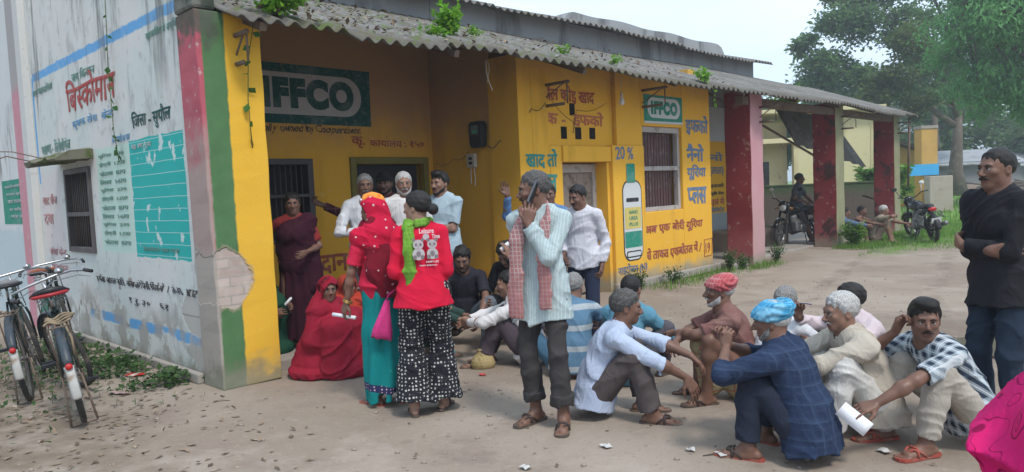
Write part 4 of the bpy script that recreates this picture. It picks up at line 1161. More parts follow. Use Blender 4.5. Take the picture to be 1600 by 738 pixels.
def person(label, loc, head, skin='mid', group=None, vx=.0075, parts=(), hair=None, face=True, feet='sandal', sole=None, strap=None, brows=None, must=None, beard=None, **pose):
    """loc = (X, Y, ground z), head = compass turn of the figure (0 looks away along +Y, 180 at the camera)"""
    import zlib
    fs_ = zlib.crc32(label.encode()) % 99991; F = Fig(face_seed=fs_, **pose); ms_ = .85 + .4 * (F.fv[8] * .5 + .5); root = empty('person', loc, RAD(head), label, 'person', group)
    L = F.torsop(-.012) + F.head()
    for q in (0, 1): L += F.armp(q) + F.handp(q) + F.legp(q) + F.footp(q)
    v, f = surface(L, vx)
    # lips get their own tone
    ctr = v[f].mean(1); loc_h = (ctr - F.H) @ F.hax.T / F.hs
    mi = ((np.abs(loc_h[:, 0]) < .021) & (loc_h[:, 1] > .074) & (loc_h[:, 2] < -.052) & (loc_h[:, 2] > -.079)).astype(int)
    raw_mesh('body', v, f, [SKIN[skin], LIP[skin]], root, True, mi)
    hk = hair[0] if hair else 'black'
    if hair: cap_hair(F, HAIR[hk], root, h=min(vx, .0065), **(hair[1] if len(hair) > 1 else {}))
    if face:
        for q in (-1, 1):
            b = MB(); e = MB(); e.cur = 0
            e.ball(F.hp(q * .031, .0775, .004), .0118 * F.hs, 7); e.cur = 1
            e.ball(F.hp(q * .030, .0828, .0055), .0076 * F.hs, 6)
            e.build('eye', [M_eye, M_iris], root, True)
            b.tube([F.hp(q * .012, .091, .021), F.hp(q * .030, .090, .026), F.hp(q * .049, .076, .019)], [.0038 * F.hs, .0048 * F.hs, .0025 * F.hs], 6)
            # upper lid line
            b.tube([F.hp(q * .017, .0895, .009), F.hp(q * .031, .0915, .0135), F.hp(q * .045, .082, .008)], .0018 * F.hs, 5)
            b.build('eyebrow', HAIR['black' if hk != 'white' else 'grey'], root, True)
    if must:
        L = []
        for q in (-1, 1): L += chain([F.hp(q * .002, .096, -.047), F.hp(q * .016, .093, -.050), F.hp(q * .032, .080, -.060)], [.0056 * F.hs * ms_, .0058 * F.hs * ms_, .0030 * F.hs], .004)
        v, f = surface(L, .004); raw_mesh('moustache', v, f, HAIR[must], root)
    if beard:
        c = F.hs
        def clip(X, Y, Z):
            x, y, z = [((X - F.H[0]) * a[0] + (Y - F.H[1]) * a[1] + (Z - F.H[2]) * a[2]) / c for a in F.hax]
            d = np.maximum((z + .014 + .92 * y + .003 * np.sin(260 * x + 200 * z)) * .7, -(y - .002 + .25 * np.minimum(0, z + .07)))
            d = np.maximum(d, -.118 - z)
            return d * c
        v, f = surface([q for q in F.head()[:-1] if not q.sub], .0055, lambda x, y, z: -.0042 - .0012 * np.sin(410 * x) * np.sin(380 * z + 200 * y), clip); raw_mesh('beard', v, f, HAIR[beard], root)
    if feet == 'sandal':
        for q in (0, 1):
            a = F.ank[q]; fw, _ = F.foot[q]; r = np.array([fw[1], -fw[0], 0]); c = F.S * (.9 if F.female else 1.); g = a - np.array([0, 0, .082 * F.S])
            ol = [(-.034, -.06), (-.022, -.083), (.0, -.09), (.022, -.083), (.034, -.06), (.032, 0), (.043, .09), (.047, .14), (.036, .180), (.01, .197), (-.02, .195), (-.040, .175), (-.046, .13), (-.040, .07), (-.032, 0)]
            b = MB(); b.prism([(x * c * 1.06, y * c * 1.02) for x, y in ol], g + np.array([0, 0, -.002]), r, fw, .017 * c)
            so = b.build('sandal', sole or M_sole, root)
            z = np.array([0, 0, 1.]); t0 = g + fw * .15 * c - r * .012 * c * (1 if q else -1) + z * .018; b = MB()
            for e in (-1, 1): b.tube([t0, g + fw * .105 * c + r * e * .022 * c + z * .058 * c, g + fw * .06 * c + r * e * .040 * c + z * .038 * c, g + fw * .03 * c + r * e * .037 * c + z * .012 * c], .0075 * c, 6)
            b.tube([g + fw * .085 * c + r * e * .045 * c + z * (.014 if abs(e) == 1 else .062) * c for e in (-1, -.55, 0, .55, 1)], .0085 * c, 6)
            b.build('strap', strap or M_strap, so, True)
    for p in parts: p(F, root)
    return root, F
# ---- garments: each returns a builder f(F, root)
def cuffed(a, b, ra, rb, k, hole=.03, w=.016):
    """a tube of cloth whose far end is open"""
    u = unit(np.asarray(b) - np.asarray(a))
    return [cap(a, b, ra, rb, k, flat=(0, 1))], [cap(np.asarray(b) - u * hole, np.asarray(b) + u * .03, rb - w, rb - w + .002, .004, flat=(1, 0), sub=True)]
def Shirt(m, sleeve='long', hem=-.16, g=.012, seed=1, h=.008, amp=.006, loose=1., fold=36., name='shirt', collar=True, hemdir=None, open_neck=.0, flare=0.):
    def f(F, root):
        c = F.S; A = F.torsop(g); B = []
        dn = hemdir if hemdir is not None else -F.d[0]
        lo = F.P + unit(dn) * (-hem) * c
        for q in (-1, 1):
            o_ = F.rt * q * .052 * c
            A.append(cap(F.P + F.d[0] * .12 * c + o_ * .7, lo + o_, (.112 * F.fat + g) * c, (.130 * F.fat + g + flare) * c, .05, flat=(0, 1), sq=(F.fwd, 1.0)))
            if hem < -.05: B.append(cap(lo - unit(dn) * .04 + o_, lo + unit(dn) * .03 + o_, (.104 * F.fat + g + flare - amp) * c, (.108 * F.fat + g + flare - amp) * c, .006, flat=(1, 0), sq=(F.fwd, 1.0), sub=True))
        for q in (0, 1):
            s, e, w = F.sh[q], F.elb[q], F.wr[q]; rw = .034 * loose * c + g * .5; re = .044 * loose * c + g * .5; rs = .047 * c + g * .8
            if sleeve == 'long':
                A.append(cap(s, e, rs, re, .028)); a, b = cuffed(e, e + (w - e) * .93, re, rw, .02, .03, .009 + amp * 1.1); A += a; B += b
            elif sleeve == 'rolled':
                A.append(cap(s, e, rs, re, .035)); a, b = cuffed(e, e + (w - e) * .30, re, re * 1.0, .02, .012, .010 + amp * 1.3); A += a; B += b
                A.append(cap(e + (w - e) * .18, e + (w - e) * .30, re * 1.06, re * 1.06, .008, flat=(1, 1)))
            elif sleeve == 'short':
                a, b = cuffed(s, s + (e - s) * .80, rs, re * 1.12, .026, .03, .009 + amp * 1.1); A += a; B += b
        nk = F.N + (F.H - F.N) * .22
        if collar:
            for i in range(10):
                a0, a1 = RAD(28 + 304 * i / 10), RAD(28 + 304 * (i + 1) / 10)
                pt = lambda a: F.N - F.up * .006 * c + (F.cf * math.cos(a) * .074 + F.cr * math.sin(a) * .078) * c + F.up * (.012 - .026 * math.cos(a)) * c
                A.append(cap(pt(a0), pt(a1), .013 * c, k=.008)); A.append(cap(pt(a0) + F.up * .022 * c, pt(a1) + F.up * .022 * c, .009 * c, k=.012))
        B.append(cap(F.N + F.up * .0 * c + F.cf * .01, F.N + F.up * .12 * c + F.cf * .02, .058 * c, .07 * c, .006, flat=(1, 0), sub=True))
        v, fc = surface(A + B, h, cloth_fold(seed, amp, fold)); o = raw_mesh(name, v, fc, m, root)
        return o
    return f
def Trousers(m, cuff=.93, g=.012, seed=2, h=.009, amp=.006, thigh=1., shin=1., fold=30., roll=None, name='trousers', flare=0.):
    def f(F, root):
        c = F.S * (.6 + .4 * F.fat); A = []; B = []
        A.append(cap(F.P - F.rt * .05 * c, F.P + F.rt * .05 * c, .112 * c + g * .6, k=.03)); A.append(cap(F.P, F.P + F.d[0] * .09, .118 * c + g * .5, .112 * c + g * .4, .03, sq=(F.fwd, 1.25)))
        for q in (0, 1):
            hp, kn, an = F.hip[q], F.knee[q], F.ank[q]; rt_, rk, ra = .088 * thigh * c + g * .6, .064 * thigh * c + g * .6, (.050 + flare) * shin * c + g
            A.append(cap(hp, kn, rt_, rk, .025)); end = kn + (an - kn) * cuff
            mid = kn + (end - kn) * .4
            A.append(cap(kn, mid, rk, (.062 * shin + flare * .4) * c + g * .6, .02)); a, b = cuffed(mid, end, (.062 * shin + flare * .4) * c + g * .6, ra, .02, .03, .012 + amp * 1.2 + flare * .3); A += a; B += b
            if roll: A.append(cap(end - unit(an - kn) * roll, end, ra + .010, ra + .008, .006, flat=(1, 1)))
        v, fc = surface(A + B, h, cloth_fold(seed, amp, fold, .8)); return raw_mesh(name, v, fc, m, root)
    return f
def Wrap(m, bottom=.10, top=.06, r0=.135, r1=.19, n=9, amp=.012, seed=1, h=.009, name='skirt', sqf=1.2, fwdshift=.0):
    """a wrapped skirt hanging from the waist"""
    def f(F, root):
        c = F.S; base = (F.ank[0] + F.ank[1]) / 2; z = np.array([0, 0, 1.])
        lo = np.array([base[0], base[1] + fwdshift, bottom]); P = F.P + F.d[0] * top
        mid = (P * .55 + lo * .45)
        A = [cap(P, F.P - z * .03, r0 * c, (r0 + .02) * c, .04, flat=(1, 0), sq=(F.fwd, sqf)), cap(F.P - z * .03, mid, (r0 + .022) * c, (r0 * .4 + r1 * .6) * c, .04, sq=(F.fwd, sqf)), cap(mid, lo, (r0 * .4 + r1 * .6) * c, r1 * c, .04, flat=(0, 1), sq=(F.fwd, sqf))]
        B = [cap(lo + z * .06, lo - z * .05, (r1 - .014) * c, (r1 - .014) * c, .006, flat=(1, 0), sq=(F.fwd, sqf), sub=True)]
        v, fc = surface(A + B, h, pleats(lo, n, amp, seed)); return raw_mesh(name, v, fc, m, root)
    return f
def Strip(m, pts, w=.05, th=.5, name='scarf', h=.008, seed=3, amp=.005, fold=60, ends=True, axis=None):
    """a length of cloth laid along pts(F) -> list of (point, width, flattening normal)"""
    def f(F, root):
        K = pts(F); P = []; A = []; n = len(K)
        for i in range(n - 1):                  # smooth the path
            p0, p1, p2, p3 = K[max(i - 1, 0)], K[i], K[i + 1], K[min(i + 2, n - 1)]
            for s in np.linspace(0, 1, 5, endpoint=False):
                c_ = .5 * (2 * p1[0] + (p2[0] - p0[0]) * s + (2 * p0[0] - 5 * p1[0] + 4 * p2[0] - p3[0]) * s * s + (3 * p1[0] - p0[0] - 3 * p2[0] + p3[0]) * s ** 3)
                P.append((c_, p1[1] + (p2[1] - p1[1]) * s, unit(unit(p1[2]) * (1 - s) + unit(p2[2]) * s)))
        P.append((K[-1][0], K[-1][1], unit(K[-1][2])))
        for i in range(len(P) - 1):
            a, b = P[i], P[i + 1]; u = unit(b[0] - a[0]); nn = unit(a[2] - u * (a[2] @ u)); A.append(cap(a[0], b[0], a[1], b[1], .012, sq=(nn, 3.2), flat=(1 if i == 0 else 0, 1 if i == len(P) - 2 else 0)))
        v, fc = surface(A, h, cloth_fold(seed, amp, fold, .25)); return raw_mesh(name, v, fc, m, root)
    return f
def Veil(m, down=.45, g=.0, h=.008, name='veil', face=1., seed=4, back=.10, front=False, amp=.007, crown=.0, shoulder=.02, wide=1., low=None):
    """cloth over the head falling down the back and shoulders"""
    def f(F, root):
        c = F.hs; A = [ell(F.hp(0, -.022, .034), np.array([.100 + g, .122 + g, .106 + g + crown]) * c, F.hax, .02)]
        bk = F.N - F.cf * .075 * c - F.up * .03
        A.append(cap(F.hp(0, -.06, .0), bk, .082 * c, .105 * c, .05, sq=(F.cf, 1.15)))
        A.append(cap(F.sh[0] + F.cr * .0, F.sh[1] - F.cr * .0, .066 * c + shoulder, k=.05))
        lo = bk - np.array([0, 0, 1.]) * down if low is None else low(F)
        A.append(cap(bk, lo, .15 * c * wide, .155 * c * wide, .05, flat=(0, 1), sq=(F.cf, 1.9)))
        if front:
            ft = F.N + F.cf * .07 * c - F.up * .05; A.append(cap(F.sh[0] * .6 + F.N * .4, F.sh[1] * .6 + F.N * .4, .09 * c, k=.04)); A.append(cap(ft, ft - F.up * .3, .13 * c, .14 * c, .05, sq=(F.cf, 1.5)))
        B = [ell(F.hp(0, .085, -.035), np.array([.073 * face, .115, .108 * face]) * c, F.hax, .012, True), ell(F.hp(0, -.008, .024), np.array([.088 + g, .106 + g, .096 + g]) * c, F.hax, .004, True)]
        v, fc = surface(A + B, h, cloth_fold(seed, amp, 34, .35)); return raw_mesh(name, v, fc, m, root)
    return f
def Blob(m, prims, name='cloth', h=.009, seed=5, amp=.006, fold=34., up=.4):
    def f(F, root):
        v, fc = surface(prims(F), h, cloth_fold(seed, amp, fold, up)); return raw_mesh(name, v, fc, m, root)
    return f
# ================================================================ the people
def SQ(**k):
    d = dict(pel=(0, -.12, .215), lean=(22, 34, 42), fl=(-.13, .12, 10), fr=(.13, .12, -10), kl=(-.28, 1, 1), kr=(.28, 1, 1)); d.update(k); return d
def ST(**k):
    d = dict(fl=(-.10, .02, 10), fr=(.10, -.01, -10)); d.update(k); return d
XARM = dict(hl=(.085, .195, 1.115), hr=(-.075, .165, 1.09), el=(-.6, -.1, -1), er=(.6, -.1, -1), curl=(30, 30), pl=(0, -1, .2), pr=(0, -1, .2), dl=(.85, -.42, .25), dr=(-.8, -.62, .1))
c_white = cloth('white_cotton', (.62, .63, .66), dirt=.15); c_white2 = cloth('soft_white_cotton', (.66, .64, .64), dirt=.1)
FV = 0.0075
def slip(loc, rot, label, size=(.085, .16), name='paper_slip', roll=False, cat='paper slip', m=None, group='paper slips held in hands'):
    b = MB(); w, l = size
    if roll: b.tube([(0, -l / 2, 0), (0, l / 2, 0)], .014, 10)
    else:
        n = 6
        for i in range(n + 1): pass
        vs = [(x, -l / 2 + l * i / n, .004 * math.sin(i * 1.1) + (x / w) ** 2 * .006) for i in range(n + 1) for x in (-w / 2, w / 2)]
        vs += [(a, c, d - .0015) for a, c, d in vs]; k = 2 * (n + 1)
        fs = [(2 * i, 2 * i + 1, 2 * i + 3, 2 * i + 2) for i in range(n)] + [(k + 2 * i + 2, k + 2 * i + 3, k + 2 * i + 1, k + 2 * i) for i in range(n)]
        fs += [(2 * i + 2, k + 2 * i + 2, k + 2 * i, 2 * i) for i in range(n)] + [(2 * i, 2 * i + 1, k + 2 * i + 1, k + 2 * i)[::-1] for i in (0,)] + [(2 * i + 1, 2 * i + 3, k + 2 * i + 3, k + 2 * i + 1)[::-1] for i in range(n)]
        b.add(vs, fs)
    o = b.build(name, m or M_white, None, True); o.location = loc; o.rotation_euler = tuple(RAD(a) for a in rot)
    return tag(o, label, cat, group)
def at_hand(root, F, q, off=.10):
    d, n, t, cu = F.hand[q]; p = F.wr[q] + d * off + n * .022
    bpy.context.view_layer.update()
    return root.matrix_basis @ Vector(p)

# 1 man on the phone
def gam(F):
    c = F.S; N, cf, cr, up = F.N, F.cf, F.cr, F.up; z = np.array([0, 0, 1.])
    return [(N + cf * .160 - cr * .085 - z * .60, .046, cf), (N + cf * .150 - cr * .08 - z * .28, .045, cf), (N + cf * .125 - cr * .085 - z * .08, .040, cf), (N - cr * .075 + cf * .03 + up * .03, .038, cr), (N - cf * .085 + up * .035, .036, cf),
            (N + cr * .08 + cf * .02 + up * .03, .038, cr), (N + cf * .125 + cr * .095 - z * .08, .044, cf), (N + cf * .150 + cr * .11 - z * .28, .050, cf), (N + cf * .162 + cr * .12 - z * .66, .052, cf)]
c_gam = cloth('checked_gamcha', (.36, .16, .16), 'gamcha', (.44, .36, .34), (.33, .13, .13), sc_=.9)

def ppl(*a, **k): return person(*a, **k)
GQ = 'people waiting outside the office'
R1, F1 = ppl('person in pale blue striped shirt and checked red scarf talking on a phone', (.185, 4.74, 0), 156, 'dark', GQ, .0062, hair=('pepper', dict(thick=.010, rec=.012)), must='black',
    h=1.645, fat=.88, lean=(1, 0, 3), hyaw=-58, hpitch=-4, hl=(.015, .17, 1.335), el=(-.75, -.1, -1), dl=(-.22, -.08, 1), pl=(.55, -1, .0), curl=(42, 30), hr=(.15, -.13, .92), er=(.5, -1, 0), fl=(-.13, .05, 14), fr=(.10, -.04, -22),
    parts=[Shirt(cloth('pale_stripe_shirt', (.38, .47, .48), 'stripe', (.50, .57, .58), sc_=.8), 'long', hem=-.225, g=.016, loose=1.16, amp=.010, seed=11, h=.0065, flare=.022), Trousers(cloth('charcoal_trousers', (.052, .048, .048)), cuff=.80, roll=.065, seed=3, g=.012, thigh=.88, amp=.010, flare=.012, h=.0075),
           Strip(c_gam, gam, seed=7, h=.007, amp=.009)])
b = MB(); b.box(-.036, .036, -.006, .006, -.075, .075); b.cur = 1; b.box(-.03, .03, -.0075, -.0058, -.06, .065)
o = b.build('phone', [plain('phone_shell', (.10, .11, .13), .35), M_black], None, bevel=.003); hp_ = R1.matrix_basis @ Vector(F1.hp(-.098, .020, -.012)); o.location = hp_; o.rotation_euler = (RAD(20), RAD(22), RAD(75))
tag(o, 'dark smartphone held to the ear of the standing man in the scarf', 'phone')

# 2 woman in the red printed top, seen from behind
c_red = cloth('red_jersey', (.60, .012, .045), wr=.7)
def dup(F):
    c = F.S; N, cf, cr, up = F.N, F.cf, F.cr, F.up; z = np.array([0, 0, 1.])
    return [(N - cf * .128 - cr * .075 - z * .50, .038, cf), (N - cf * .132 - cr * .078 - z * .30, .040, cf), (N - cf * .120 - cr * .075 - z * .12, .042, cf), (N - cf * .07 - cr * .075 + up * .025, .042, cf + up), (N + cf * .06 - cr * .06 + up * .03, .040, cr), (N + cf * .085 + up * .02, .04, cf),
            (N + cf * .05 + cr * .07 + up * .03, .038, cr), (N - cf * .075 + cr * .045 + up * .035, .030, cf), (N - cf * .095 - cr * .03 + up * .03, .030, cf)]
def sari_dup(F):
    P = dup(F); z = np.array([0, 0, 1.]); return P
def tee_print(F, root):
    """white printing on the back of the top"""
    z = np.array([0, 0, 1.]); o = F.s2 - F.cf * .158 * F.S + F.up * .02
    r = F.cr; u = F.up
    g = MB(); zer = []
    def put(nm, s, x, y, w, h, m):
        t = writing(nm, s, m, o + r * x + u * y, r, u, w, h, root, .02); return t
    M_pr = plain('print_white', (.68, .60, .62), .8); M_pg = plain('print_grey', (.20, .17, .18), .8); M_pl = plain('print_pale', (.46, .42, .43), .8)
    L = [put('print_lettering', 'Leisure', .00, .085, .10, .035, M_pr), put('print_lettering', 'Time', .085, .048, .055, .030, M_pr), put('print_lettering', 'HAPPY LIFE', .04, -.118, .085, .014, M_pr), put('print_lettering', 'ENJOY EVERYDAY', -.005, -.142, .12, .012, M_pr)]
    b = MB()
    def disc(x, y, rx, ry, k):
        p = [(x + rx * math.cos(a), y + ry * math.sin(a)) for a in np.linspace(0, 2 * PI, 22, endpoint=False)]
        b.add([o + r * q[0] + u * q[1] - F.cf * .0012 * k for q in p], [tuple(range(22))])
    for (cx, k) in ((-.01, 1.0), (.085, .92)):
        b.cur = 0; disc(cx, .010, .036 * k, .034 * k, 1); disc(cx, -.055, .042 * k, .042 * k, 1); b.cur = 1
        for q in (-1, 1): disc(cx + q * .030 * k, .042 * k, .012, .012, 2); disc(cx + q * .015 * k, .010, .009, .011, 2); disc(cx + q * .026, -.078, .013, .016, 2)
        disc(cx, -.003, .005, .004, 2); disc(cx, -.055, .016, .02, 2)
    b.cur = 0; disc(.045, .062, .022, .022, 1)
    b.build('back_print', [M_pl, M_pg], root)
R2, F2 = ppl('person in a red printed top and black patterned trousers, hair in a bun', (-.645, 5.13, 0), 4, 'fair', GQ, .0062, hair=('black', dict(style='bun', thick=.011)), h=1.55, female=True, hyaw=62, hroll=0, lean=(2, 2, 4), strap=M_strap,
    hl=(-.13, .20, .94), hr=(.10, .20, .98), el=(-.35, -1, -.2), er=(.35, -1, -.2), fl=(-.10, -.05, 8), fr=(.10, .06, -18),
    parts=[Shirt(c_red, 'long', hem=-.125, g=.014, loose=1.05, amp=.007, seed=21, h=.0065, collar=False, flare=.034), Trousers(cloth('black_patterned_cotton', (.018, .018, .024), 'floral', (.50, .50, .47)), cuff=.955, g=.03, flare=.045, thigh=1.08, shin=1.25, amp=.012, fold=26, seed=5, h=.0075),
           Strip(cloth('green_dupatta', (.13, .30, .035), 'gamcha', (.20, .38, .06), (.07, .18, .02)), dup, seed=9, h=.007, amp=.010), tee_print])
# 3 woman in the red veil and teal skirt
def pallu(F):
    c = F.S; z = np.array([0, 0, 1.]); B = F.N - F.cf * .11
    return [cap(F.N - F.cf * .06, F.s1 - F.cf * .09, .135, .15, .05, sq=(F.cf, 1.9)), cap(F.s1 - F.cf * .09, F.P + F.rt * .05 + F.fwd * -.06, .15, .16, .05, flat=(0, 1), sq=(F.cf, 1.8)), cap(F.N + F.cf * .08, F.s1 + F.cf * .08, .12, .14, .05, sq=(F.cf, 1.7))]
c_rveil = cloth('red_dotted_veil', (.50, .010, .045), 'dots', (.62, .50, .50)); c_teal = cloth('teal_sari_skirt', (.006, .20, .20), 'sariborder', (.02, .28, .27), wr=.6)
def brooch(F, root):
    b = MB(); rr = random.Random(2)
    for i in range(9):
        a = RAD(-52 + 104 * i / 8); e = RAD(36 + rr.uniform(-4, 4))
        b.ball(F.hp(.112 * math.sin(a) * math.cos(e) * 1.02, -.022 + .122 * math.cos(a) * math.cos(e), .036 + .12 * math.sin(e)), .014 + .004 * (i % 2), 5)
    b.build('silver_trim', plain('silver_sequin', (.55, .52, .55), .3, metal=.7), root, True)
def orange_cap(F, root):
    A = [ell(F.hp(.015, .012, .095), np.array([.068, .085, .072]), F.hax, .02), ell(F.hp(.02, -.05, .085), np.array([.06, .07, .065]), F.hax, .02)]
    v, f = surface(A, .007, cloth_fold(8, .005, 60, .4)); raw_mesh('headscarf', v, f, cloth('orange_scarf', (.72, .22, .03), 'gamcha', (.66, .12, .03), (.75, .36, .08)), root)
R3, F3 = ppl('person in a red dotted veil and long teal skirt, standing with back turned', (-.99, 5.42, 0), 38, 'dark', GQ, .0065, h=1.525, female=True, hyaw=18, hpitch=-8, lean=(2, 3, 6), hair=('black', {}), strap=M_pinkstrap, sole=M_rsole,
    hl=(-.25, .10, .735), el=(-1, -.6, 0), hr=(.06, .25, 1.0), er=(1, -.3, -.3), curl=(38, 30), dl=(-.35, .35, -1), fl=(-.1, -.02, 20), fr=(.12, -.08, -70),
    parts=[Shirt(cloth('red_blouse', (.55, .02, .06)), 'short', hem=.02, g=.010, seed=31, h=.007, collar=False, amp=.003), Blob(cloth('maroon_blouse_drape', (.16, .008, .02), 'dots', (.50, .35, .36)), pallu, 'pallu', h=.0075, seed=33, amp=.009), Veil(c_rveil, down=.36, h=.007, seed=34, g=.004, back=.1, amp=.009, wide=1.0),
           Wrap(c_teal, bottom=.045, top=.10, r0=.142, r1=.205, n=8, amp=.012, seed=2, h=.0075), orange_cap, brooch])
b = MB(); b.ring((0, 0, 0), (0, 0, 1), .034, .005, 18, 6); b.ring((0, 0, .012), (0, 0, 1), .034, .0045, 18, 6)
bp = R3.matrix_basis @ Vector(F3.wr[0] - F3.hand[0][0] * .02); o = b.build('bangle', plain('brass', (.45, .30, .10), .35, metal=.8), None, True); dd = Vector(rotz(F3.hand[0][0], RAD(38))); o.rotation_euler = dd.to_track_quat('Z', 'Y').to_euler(); o.location = bp
tag(o, 'pair of thin brass bangles on the wrist holding a rolled slip', 'bangle')
slip(at_hand(R3, F3, 0, .105), (8, -20, 70), 'rolled white paper slip in the hand below the brass bangles', roll=True, size=(.03, .19))
# the pink cloth bag between the two women
b = MB(); vs = []; fs = []
prof = [(.0, .03, .02), (.10, .055, .03), (.20, .085, .04), (.30, .115, .045), (.37, .12, .03), (.385, .118, .012)]
for i, (dz, w, t_) in enumerate(prof):
    for k in range(16):
        a = 2 * PI * k / 16; vs.append((w * math.cos(a) + .05 * dz * math.sin(5 * dz), t_ * math.sin(a) * (1 + .25 * math.sin(3 * a + 9 * dz)), -dz + .012 * math.sin(4 * a)))
for i in range(len(prof) - 1):
    for k in range(16): fs.append((i * 16 + k, (i + 1) * 16 + k, (i + 1) * 16 + (k + 1) % 16, i * 16 + (k + 1) % 16))
fs += [tuple(range(16)), tuple(range(80, 96))[::-1]]; b.add(vs, fs)
bag = b.build('cloth_bag', cloth('pink_bag_cotton', (.62, .05, .22), 'floral', (.40, .03, .12), sc_=.9), None, True); bag.scale = (.62, .8, .72); bag.location = (-.915, 5.20, .80); bag.rotation_euler = (0, RAD(14), RAD(10))
tag(bag, 'bright pink cloth bag hanging between the teal skirt and patterned trousers', 'bag')
b = MB(); b.tube([(-.01, 0, 0), (.0, .0, .06), (.07, .03, .12)], .010, 7); b.build('bag_neck', cloth('pink_bag_cotton', (0, 0, 0)), bag, True)

# 4 woman in maroon by the window
def sari_top(F):
    z = np.array([0, 0, 1.])
    return [cap(F.sh[0] * .9 + F.N * .1, F.s1 + F.cf * .05 + F.rt * .05, .085, .14, .05, sq=(F.cf, 1.35)), cap(F.sh[0] * .5 + F.N * .5 + F.cf * .03 - F.up * .04, F.s2 + F.cf * .075 + F.cr * .03, .075, .125, .05), cap(F.s2 + F.cf * .06 - F.cr * .05, F.s2 + F.cf * .06 + F.cr * .05, .105, .10, .05), cap(F.s2 + F.cf * .03, F.P + F.cf * .03, .14, .165, .05, sq=(F.cf, 1.25)), cap(F.sh[0], F.P - F.rt * .16 + F.cf * .0 - z * .25, .07, .10, .05)]
c_mar = cloth('maroon_sari', (.040, .008, .017), wr=.7)
R4, F4 = ppl('person in a dark maroon sari leaning by the barred window', (-2.12, 7.12, .10), 190, 'dark', GQ, .008, h=1.50, female=True, hyaw=6, lean=(2, 3, 3), hair=('black', dict(thick=.012)), hr=(.27, .12, 1.02), er=(.6, -.8, 0), hl=(-.12, .22, .95),
    parts=[Shirt(cloth('coral_blouse', (.24, .03, .03)), 'short', hem=.0, g=.010, h=.008, collar=False, amp=.003), Blob(c_mar, sari_top, 'pallu', seed=41, amp=.01, h=.0085), Wrap(c_mar, bottom=.03, top=.1, r0=.14, r1=.20, n=9, amp=.012, seed=4)])
# 5 seated woman in the red sari
def heap(F):
    z = np.array([0, 0, 1.]); m = (F.knee[0] + F.knee[1]) / 2
    return [cap(F.P, F.N - F.up * .06, .20, .14, .06, sq=(F.cf, 1.1)), cap(F.P, m, .20, .15, .06), cap(m, (F.ank[0] + F.ank[1]) / 2, .15, .19, .06)] + [cap(F.P, F.knee[q], .15, .115, .05) for q in (0, 1)] + [cap(F.knee[q], F.ank[q], .115, .14, .05) for q in (0, 1)] + [ cap(F.P - z * .06, (F.ank[0] + F.ank[1]) / 2 - z * .01, .21, .17, .06), cap(F.sh[0], F.elb[0], .085, .085, .05), cap(F.sh[1], F.elb[1], .085, .085, .05), cap(F.elb[0], m + np.array([-.1, 0, .03]), .08, .08, .05), cap(F.elb[1], m + np.array([.1, 0, .03]), .08, .08, .05),
            cap(F.P - z * .1, F.P - z * .17, .26, .30, .05, sq=(z, 1.7)), cap((F.ank[0] + F.ank[1]) / 2, (F.ank[0] + F.ank[1]) / 2 + np.array([0, .06, -.04]), .18, .2, .05, sq=(z, 2.)), ell((0, 0, -.2), (2, 2, .205), None, .004, True)]
c_rsari = cloth('crimson_sari', (.26, .012, .030), wr=.9)
R5, F5 = ppl('person squatting in a crimson sari drawn over the head', (-1.62, 6.40, 0), 250, 'dark', GQ, .007, **SQ(h=1.50, female=True, hyaw=-42, hpitch=0, pel=(0, -.14, .20), lean=(6, 14, 20), hl=(-.06, .10, .28), hr=(.06, .10, .28)), feet=None,
    hair=('black', dict(thick=.008)), parts=[Blob(c_rsari, heap, 'sari', seed=51, amp=.013, fold=26, h=.0085), Veil(c_rsari, down=.25, h=.0075, seed=52, g=.002, shoulder=.03)])
# 6 woman behind, hand to mouth
R6, F6 = ppl('person in an orange red veil sitting with a hand to the mouth', (-1.63, 7.0, .0), 215, 'mid', GQ, .008, **SQ(h=1.46, female=True, pel=(0, -.1, .19), lean=(12, 22, 30), hyaw=-10, hl=(-.06, .30, .60), hr=(.05, .42, .44), dl=(.2, -.1, 1)), feet=None, hair=('black', dict(thick=.008)),
    parts=[Shirt(cloth('green_blouse', (.03, .16, .09)), 'long', hem=.0, g=.012, h=.008, collar=False), Blob(cloth('orange_sari', (.40, .045, .025)), heap, 'sari', seed=61, amp=.012), Veil(cloth('rust_veil', (.34, .05, .03)), down=.25, seed=62)])
# 7 woman in green beside the pillar
R7, F7 = ppl('person in a dark green sari mostly hidden by the yellow pillar', (-2.50, 7.05, .08), 240, 'dark', GQ, .009, **SQ(h=1.52, female=True, lean=(14, 24, 30), hl=(-.05, .40, .46), hr=(.12, .34, .42)), feet=None, hair=('black', dict(thick=.008)), parts=[Blob(cloth('bottle_green_sari', (.012, .06, .035)), heap, 'sari', seed=71, amp=.012), Veil(cloth('bottle_green_sari', (.012, .06, .035)), down=.25, seed=72)])
slip((-2.16, 6.98, .60), (38, 20, -20), 'rolled white paper slip beside the yellow pillar', roll=True, size=(.03, .17))
